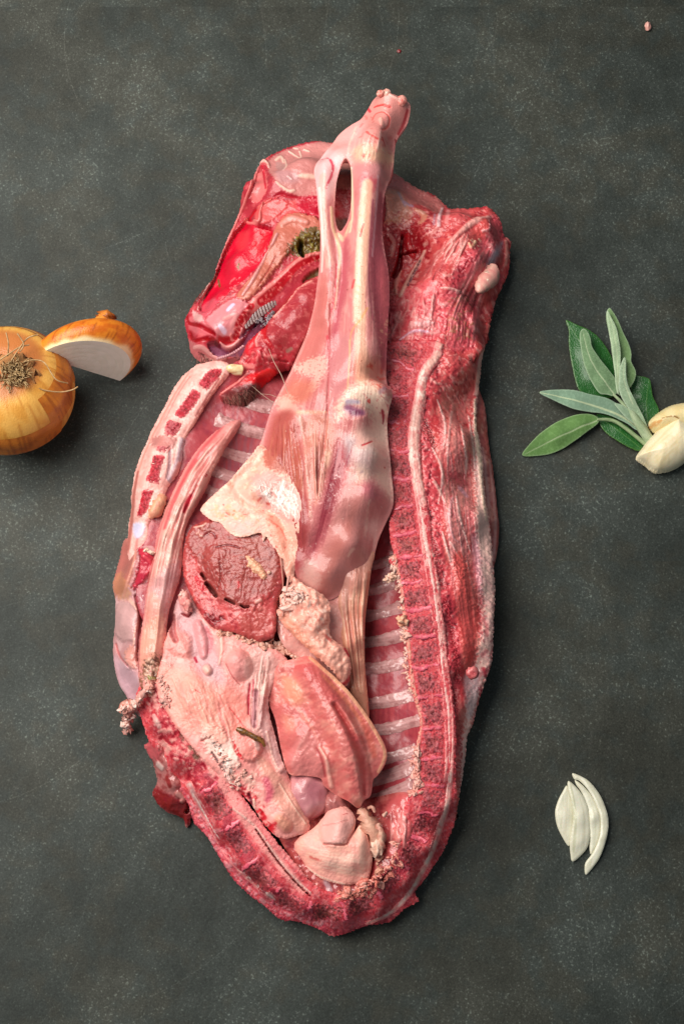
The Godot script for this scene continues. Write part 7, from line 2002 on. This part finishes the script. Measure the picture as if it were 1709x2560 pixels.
func garlic() -> void:
	var b := thing("garlic_clove", "peeled garlic clove behind, its brownish cut root end showing above the front clove", "garlic")
	var q := Patch.new().sheet([[1619, 1060, 8], [1640, 1036, 8], [1677, 1016, 8], [1720, 1012, 8], [1760, 1030, 8], [1760, 1090, 8], [1700, 1090, 8], [1640, 1085, 8]], [], {"cell": 0.5, "rw": 2.0, "rd": 1.0, "dome": 17.0, "dw": 13.0, "sub": 5})
	q.fill(0xf0dfae).bump(0.2, 0.1).mottle(0xe6cf94, 0.1, 0.0, 0.4, 0.5)
	q.st([[1622, 1060, 6], [1640, 1058, 8], [1652, 1050, 4]], 0xd9a060, {"a": 0.7, "brk": 0.8})
	q.st([[1655, 1045, 2.5], [1680, 1040, 2.5], [1695, 1045, 3]], 0x9a7440, {"a": 0.8, "brk": 0.9, "h": -0.4})
	put("clove", q.mesh({"inset": 0.4}), "flesh", b)
	var f := thing("garlic_clove", "plump peeled garlic clove in front, resting against the sage stem at the picture's edge", "garlic")
	f.name = "garlic_clove_001"
	var p := Patch.new().sheet([[1589, 1145, 9], [1604, 1120, 9], [1622, 1098, 10], [1645, 1074, 10], [1665, 1052, 11], [1685, 1042, 11], [1702, 1050, 11], [1730, 1080, 10], [1740, 1120, 10], [1712, 1155, 9], [1680, 1175, 8], [1650, 1182, 8], [1632, 1180, 8], [1610, 1163, 8]], [], {"cell": 0.5, "rw": 2.0, "rd": 1.5, "dome": 16.0, "dw": 15.0, "sub": 5})
	p.fill(0xf3e6c4).bump(0.3, 0.06).mottle(0xeadab0, 0.08, 0.0, 0.4, 0.6)
	p.strands([[1600, 1140], [1690, 1050]], [[1650, 1175], [1720, 1100]], 16, 0xe4d2a4, {"w": 4.0, "a": 0.4})
	put("clove", p.mesh({"inset": 0.45, "base": 0.0}), "flesh", f)

func slivers() -> void:
	var d := [
		["pale onion sliver, leftmost of the fanned slivers, broad and leaf shaped", [[1417, 1964, 3], [1404, 1982, 3], [1394, 2002, 3], [1387, 2029, 3], [1391, 2061, 3], [1402, 2087, 3], [1420, 2115, 3], [1428, 2100, 3], [1432, 2060, 3], [1434, 2030, 3], [1428, 2000, 3]], [[1412, 2040, 4.5]], [[1400, 1990], [1392, 2060]], [[1426, 1985], [1425, 2100]]],
		["pale onion sliver with the squared lower tip, second from the left of the fan", [[1420, 1952, 5], [1437, 1965, 5], [1453, 1984, 5], [1466, 2009, 5], [1473, 2040, 5], [1475, 2075, 4], [1470, 2112, 4], [1456, 2134, 3], [1431, 2154, 3], [1425, 2131, 4], [1424, 2104, 5], [1430, 2063, 6], [1432, 2036, 6], [1426, 1995, 6], [1419, 1970, 5]], [[1448, 2040, 7.5], [1448, 2100, 6.5]], [[1424, 1965], [1434, 2040], [1428, 2130]], [[1440, 1970], [1468, 2040], [1460, 2125]]],
		["narrow curved onion sliver tucked inside the outermost sliver of the fan", [[1437, 1950, 4], [1455, 1962, 5], [1475, 1985, 5], [1492, 2015, 5], [1501, 2050, 5], [1498, 2090, 4], [1490, 2115, 3], [1477, 2136, 3], [1473, 2118, 3], [1474, 2075, 4], [1470, 2030, 4], [1455, 1985, 4], [1440, 1962, 4]], [[1484, 2040, 8]], [[1445, 1960], [1470, 2030], [1476, 2120]], [[1470, 1980], [1498, 2050], [1485, 2120]]],
		["long onion sliver curving outermost on the right of the fan, with a blunt tip", [[1430, 1933, 4], [1451, 1940, 5], [1473, 1954, 6], [1497, 1984, 6], [1512, 2017, 6], [1520, 2050, 6], [1519, 2077, 6], [1511, 2111, 5], [1500, 2141, 4], [1486, 2163, 3], [1464, 2187, 2], [1462, 2159, 3], [1478, 2136, 4], [1492, 2110, 5], [1500, 2080, 6], [1501, 2045, 7], [1490, 2010, 7], [1470, 1975, 6], [1448, 1952, 5], [1435, 1948, 4]], [[1508, 2040, 7.5], [1505, 2090, 7]], [[1440, 1940], [1500, 2040], [1470, 2165]], [[1460, 1945], [1515, 2050], [1485, 2160]]]]
	for q in d:
		var t := thing(numbered("onion_sliver", self), q[0], "onion", "onion slivers fanned on the stone")
		var p := Patch.new().sheet(q[1], q[2], {"cell": 0.45, "rw": 2.0, "rd": 1.2, "sub": 5, "sig": 3.0})
		p.fill(0xd8d5bf).bump(0.12, 0.12)
		p.strands(q[3], q[4], 10, 0xc6c8aa, {"w": 5.0, "a": 0.35, "part": false})
		p.strands(q[3], q[4], 12, 0xe8e5d4, {"w": 4.0, "a": 0.4, "part": false})
		put("flesh", p.mesh({"inset": 0.3}), "flesh", t)

func scraps() -> void:
	var t := thing("meat_crumb", "small pale pink crumb of fat alone on the stone near the top right corner", "crumb")
	put("fat", Ropes.new().lump(1618, 66, 2.2, Vector3(2.4, 2.2, 3.8), 0xe6b8aa, 0xd09a8c, {"amp": 0.15}).done(), "fat", t)
	var u := thing("meat_crumb", "tiny dark red meat speck on the stone above the shank end", "crumb")
	u.name = "meat_crumb_001"
	put("speck", Ropes.new().lump(997, 128, 0.5, Vector3(1.6, 0.5, 1.4), 0x9c3a3a, 0x6a2426, {"amp": 0.3}).done(), "meat", u)

# a body of revolution along an axis, cut where asked; colour from (around, along)
func turned(c: Vector3, X: Vector3, Y: Vector3, Z: Vector3, prof: Array, a0: float, a1: float, nu: int, nv: int, paint: Callable, cut := INF) -> ArrayMesh:
	var V := PackedVector3Array()
	var NN := PackedVector3Array()
	var CC := PackedColorArray()
	var I := PackedInt32Array()
	var P := Kit.curve(prof, false, maxi(1, nv / (prof.size() - 1)))
	for j in P.size():
		for i in nu + 1:
			var a := lerpf(a0, a1, float(i) / nu)
			var v: Vector3 = c + (X * cos(a) + Z * sin(a)) * float(P[j][0]) + Y * float(P[j][1])
			var col: Color = paint.call(a, P[j][1], float(j) / (P.size() - 1))
			if v.x > cut:
				v.x = cut
			if v.y < 0.2:
				v.y = 0.2
			V.append(v * 0.001)
			NN.append(Vector3.ZERO)
			CC.append(col.srgb_to_linear())
	var w := nu + 1
	for j in P.size() - 1:
		for i in nu:
			var a := j * w + i
			I.append_array(PackedInt32Array([a, a + 1, a + w + 1, a, a + w + 1, a + w]))
	var flip := 0.0
	for k in range(0, I.size(), 3):
		var fn := (V[I[k + 2]] - V[I[k]]).cross(V[I[k + 1]] - V[I[k]])
		flip += fn.dot((V[I[k]] - c * 0.001))
		for m in 3:
			NN[I[k + m]] += fn
	if flip < 0.0:
		for k in range(0, I.size(), 3):
			var t := I[k + 1]
			I[k + 1] = I[k + 2]
			I[k + 2] = t
	for k in NN.size():
		NN[k] = (NN[k] if flip >= 0.0 else -NN[k]).normalized() if NN[k].length() > 0.0 else Vector3.UP
	if is_equal_approx(a1 - a0, TAU):
		for j in P.size():
			var n := (NN[j * w] + NN[j * w + nu]).normalized()
			NN[j * w] = n
			NN[j * w + nu] = n
	return arrays(V, NN, CC, I)

func skin_colour(a: float, y: float, t: float, base: int, dark: int, line: int) -> Color:
	var n := Kit.fbm(a * 2.0 + base % 97, y * 0.05)
	var c := Kit.rgb(base).lerp(Kit.rgb(dark), smoothstep(-0.2, 0.4, n) * 0.7)
	var l := Kit.n2(a * 22.0, y * 0.02 + base % 31)
	return c.lerp(Kit.rgb(line), smoothstep(0.35, 0.6, l) * 0.45)

func onion() -> void:
	# half onion, root end up
	var o := thing("onion", "golden skinned onion with a tuft of dry roots on top, cut by the left edge", "onion")
	var c := at(20, 978, 38)
	var Y := Vector3(0.02, 0.94, -0.30).normalized()
	var X := Vector3(1, 0, 0)
	X = (X - Y * X.dot(Y)).normalized()
	var Z := X.cross(Y)
	var prof := [[0.1, -38.0], [15.0, -37.0], [31.0, -30.0], [43.0, -16.0], [47.0, 0.0], [45.0, 14.0], [37.0, 26.0], [26.0, 32.5], [14.0, 35.0], [6.0, 34.5], [0.1, 34.0]]
	put("flesh", turned(c, X, Y, Z, prof, 0, TAU, 160, 80, func(a, y, _t):
		var col := skin_colour(a, y, 0, 0xe6b662, 0xd89c42, 0xb87a30)
		if y > 29.0:
			col = col.lerp(Kit.rgb(0xc08048), smoothstep(29.0, 33.0, y))
		return col, at(187, 1000, 36).x), "skin_paper", o)
	# loose outer skins
	var pieces := [[0.55, 2.2, -26.0, 8.0, 0xd0893a, 0xb8702c], [1.95, 3.6, -20.0, 26.0, 0xdcb06a, 0xcf9850], [-0.6, 0.75, 2.0, 28.0, 0xcf8a34, 0xb26a24], [3.3, 5.9, -10.0, 27.0, 0xc4744a, 0xb05c38]]
	for q in pieces:
		var pr := []
		for k in 7:
			var y := lerpf(q[2], q[3], k / 6.0)
			for m in prof.size() - 1:
				if y >= prof[m][1] and y <= prof[m + 1][1]:
					pr.append([lerpf(prof[m][0], prof[m + 1][0], (y - prof[m][1]) / (prof[m + 1][1] - prof[m][1])) + 0.9, y])
		put("loose_skin", turned(c, X, Y, Z, pr, q[0], q[1], 50, 24, func(a, y, t): return skin_colour(a, y, t, q[4], q[5], 0x8a4c1c), at(187, 1000, 36).x - 0.2), "skin_paper", o)
	# root plate and roots
	var top := c + Y * 34.0
	var rg := RandomNumberGenerator.new()
	rg.seed = 77
	put("root_plate", Ropes.new().lump(34, 936, top.y + 0.5, Vector3(15, 3.5, 14), 0xb88a5a, 0x8a6a44, {"amp": 0.2, "sc": 3.0, "n": 30}).done(), "dry", o)
	var R := Ropes.new()
	for k in 190:
		var a := rg.randf() * TAU
		var r := 34.0 * sqrt(rg.randf())
		var x := 34.0 + cos(a) * r
		var y := 934.0 + sin(a) * r
		var l := rg.randf_range(8, 26)
		var b := rg.randf() * TAU
		var h := top.y + 3.0
		R.rope([[x, y, h - 2, 0.45], [x + cos(b) * l * 0.4, y + sin(b) * l * 0.4, h + rg.randf_range(2, 7), 0.4], [x + cos(b) * l, y + sin(b) * l, h + rg.randf_range(0, 8), 0.28]], 0xcbb48c, 0x8a7248, {"ring": 5, "sub": 3})
	for q in [[[60, 905, 0], [85, 900, 2], [112, 907, 4], [140, 948, 2], [170, 958, -4]], [[70, 960, -2], [110, 975, -4], [150, 980, -8], [180, 975, -8], [195, 967, -6]], [[30, 900, 4], [50, 870, 6], [70, 845, 6], [95, 837, 4]], [[20, 890, 4], [22, 860, 10], [16, 832, 12]], [[50, 880, 4], [60, 860, 8], [44, 834, 10]], [[0, 900, 4], [30, 880, 6], [50, 868, 6], [74, 862, 3]], [[55, 950, 0], [80, 970, -4], [98, 992, -8]]]:
		var pts := []
		for v in q:
			pts.append([v[0], v[1], top.y + 3.0 + v[2], 0.5])
		R.rope(pts, 0xd0b48a, 0xa0845a, {"ring": 5, "sub": 5})
	put("roots", R.done(), "dry", o).set_meta("kind", "stuff")
	# quarter onion leaning on it, white cut face to the front
	var w := thing("onion_wedge", "orange skinned onion wedge with white cut face, leaning on the rooted onion", "onion")
	var p0 := at(97, 889, 56)
	var p1 := at(300, 952, 8)
	var C := (p0 + p1) * 0.5
	var U := (p1 - p0).normalized()
	var ru := (p1 - p0).length() * 0.5
	var W := Vector3(0.25, 0.95, -0.22)
	W = (W - U * W.dot(U)).normalized()
	var A := U.cross(W)
	if A.z > 0:
		A = -A
	var wp := [[1.0, 0.0], [1.09, 6.0], [1.09, 13.0], [0.95, 21.0], [0.66, 28.0], [0.38, 33.0], [0.26, 38.0], [0.22, 43.0], [0.2, 46.0]]
	var body := []
	for q in wp:
		body.append([q[0] * ru, q[1]])
	var tip := at(261, 800, 26)
	var L := (tip - C).length()
	A = (tip - C) / L
	for q in body:
		q[1] *= L / 44.0
	put("skin", turned(C, U, A, W * 1.08, body, 0.0, PI, 90, 50, func(a, y, t):
		var col := skin_colour(a, y * 2.0, t, 0xe0902c, 0xc86a1c, 0x8a4412)
		if y < 4.0:
			col = col.lerp(Kit.rgb(0xf0dcb0), 1.0 - smoothstep(0.8, 4.0, y + 1.2 * Kit.n2(a * 3.0, 2.0)))
		if y > 33.0:
			col = col.lerp(Kit.rgb(0xd89a50), 0.6)
		return col), "skin_paper", w)
	# cut faces: layers as shallow steps
	for k in 7:
		var r0 := ru * (1.0 - k * 0.145)
		var r1 := ru * (1.0 - (k + 1) * 0.145) if k < 6 else 0.1
		var dz := 0.03 * (k % 2)
		var ring := [[r0 * 1.002, -0.1 - dz], [(r0 + r1) * 0.5, -0.02 - dz], [maxf(r1, 0.1), -0.1 - dz]]
		put("layer", turned(C - A * 0.1, U, -A, W * 1.08, ring, 0.0, PI, 60, 4, func(a, y, t): return Kit.rgb(0xe4e6d8).lerp(Kit.rgb(0xdce2d0), smoothstep(0.7, 1.0, t)).lerp(Kit.rgb(0xf2f2ea), 0.4 + 0.3 * Kit.n2(a * 3.0, k * 3.0))), "flesh", w)
	# the flat underside
	var V := PackedVector3Array()
	var NN := PackedVector3Array()
	var CC := PackedColorArray()
	var I := PackedInt32Array()
	var P := Kit.curve(body, false, 4)
	var dn := U.cross(A).normalized()
	if dn.y > 0:
		dn = -dn
	for q in P:
		for s in [-1.0, 1.0]:
			V.append((C + U * q[0] * s + A * q[1]) * 0.001)
			NN.append(dn)
			CC.append(Kit.rgb(0xdfe2d0).srgb_to_linear())
	for k in P.size() - 1:
		I.append_array(PackedInt32Array([k * 2, k * 2 + 1, k * 2 + 3, k * 2, k * 2 + 3, k * 2 + 2]))
	put("underside", arrays(V, NN, CC, I), "flesh", w)
	put("dry_neck", Ropes.new().rope([[256, 822, tip.y, 7.0], [260, 808, tip.y + 1, 5.6], [265, 794, tip.y + 2, 6.2], [267, 785, tip.y + 3, 6.6]], 0xd08a3c, 0x8a4a18, {"amp": 0.5, "sc": 0.8, "ring": 16}).done(), "skin_paper", w)
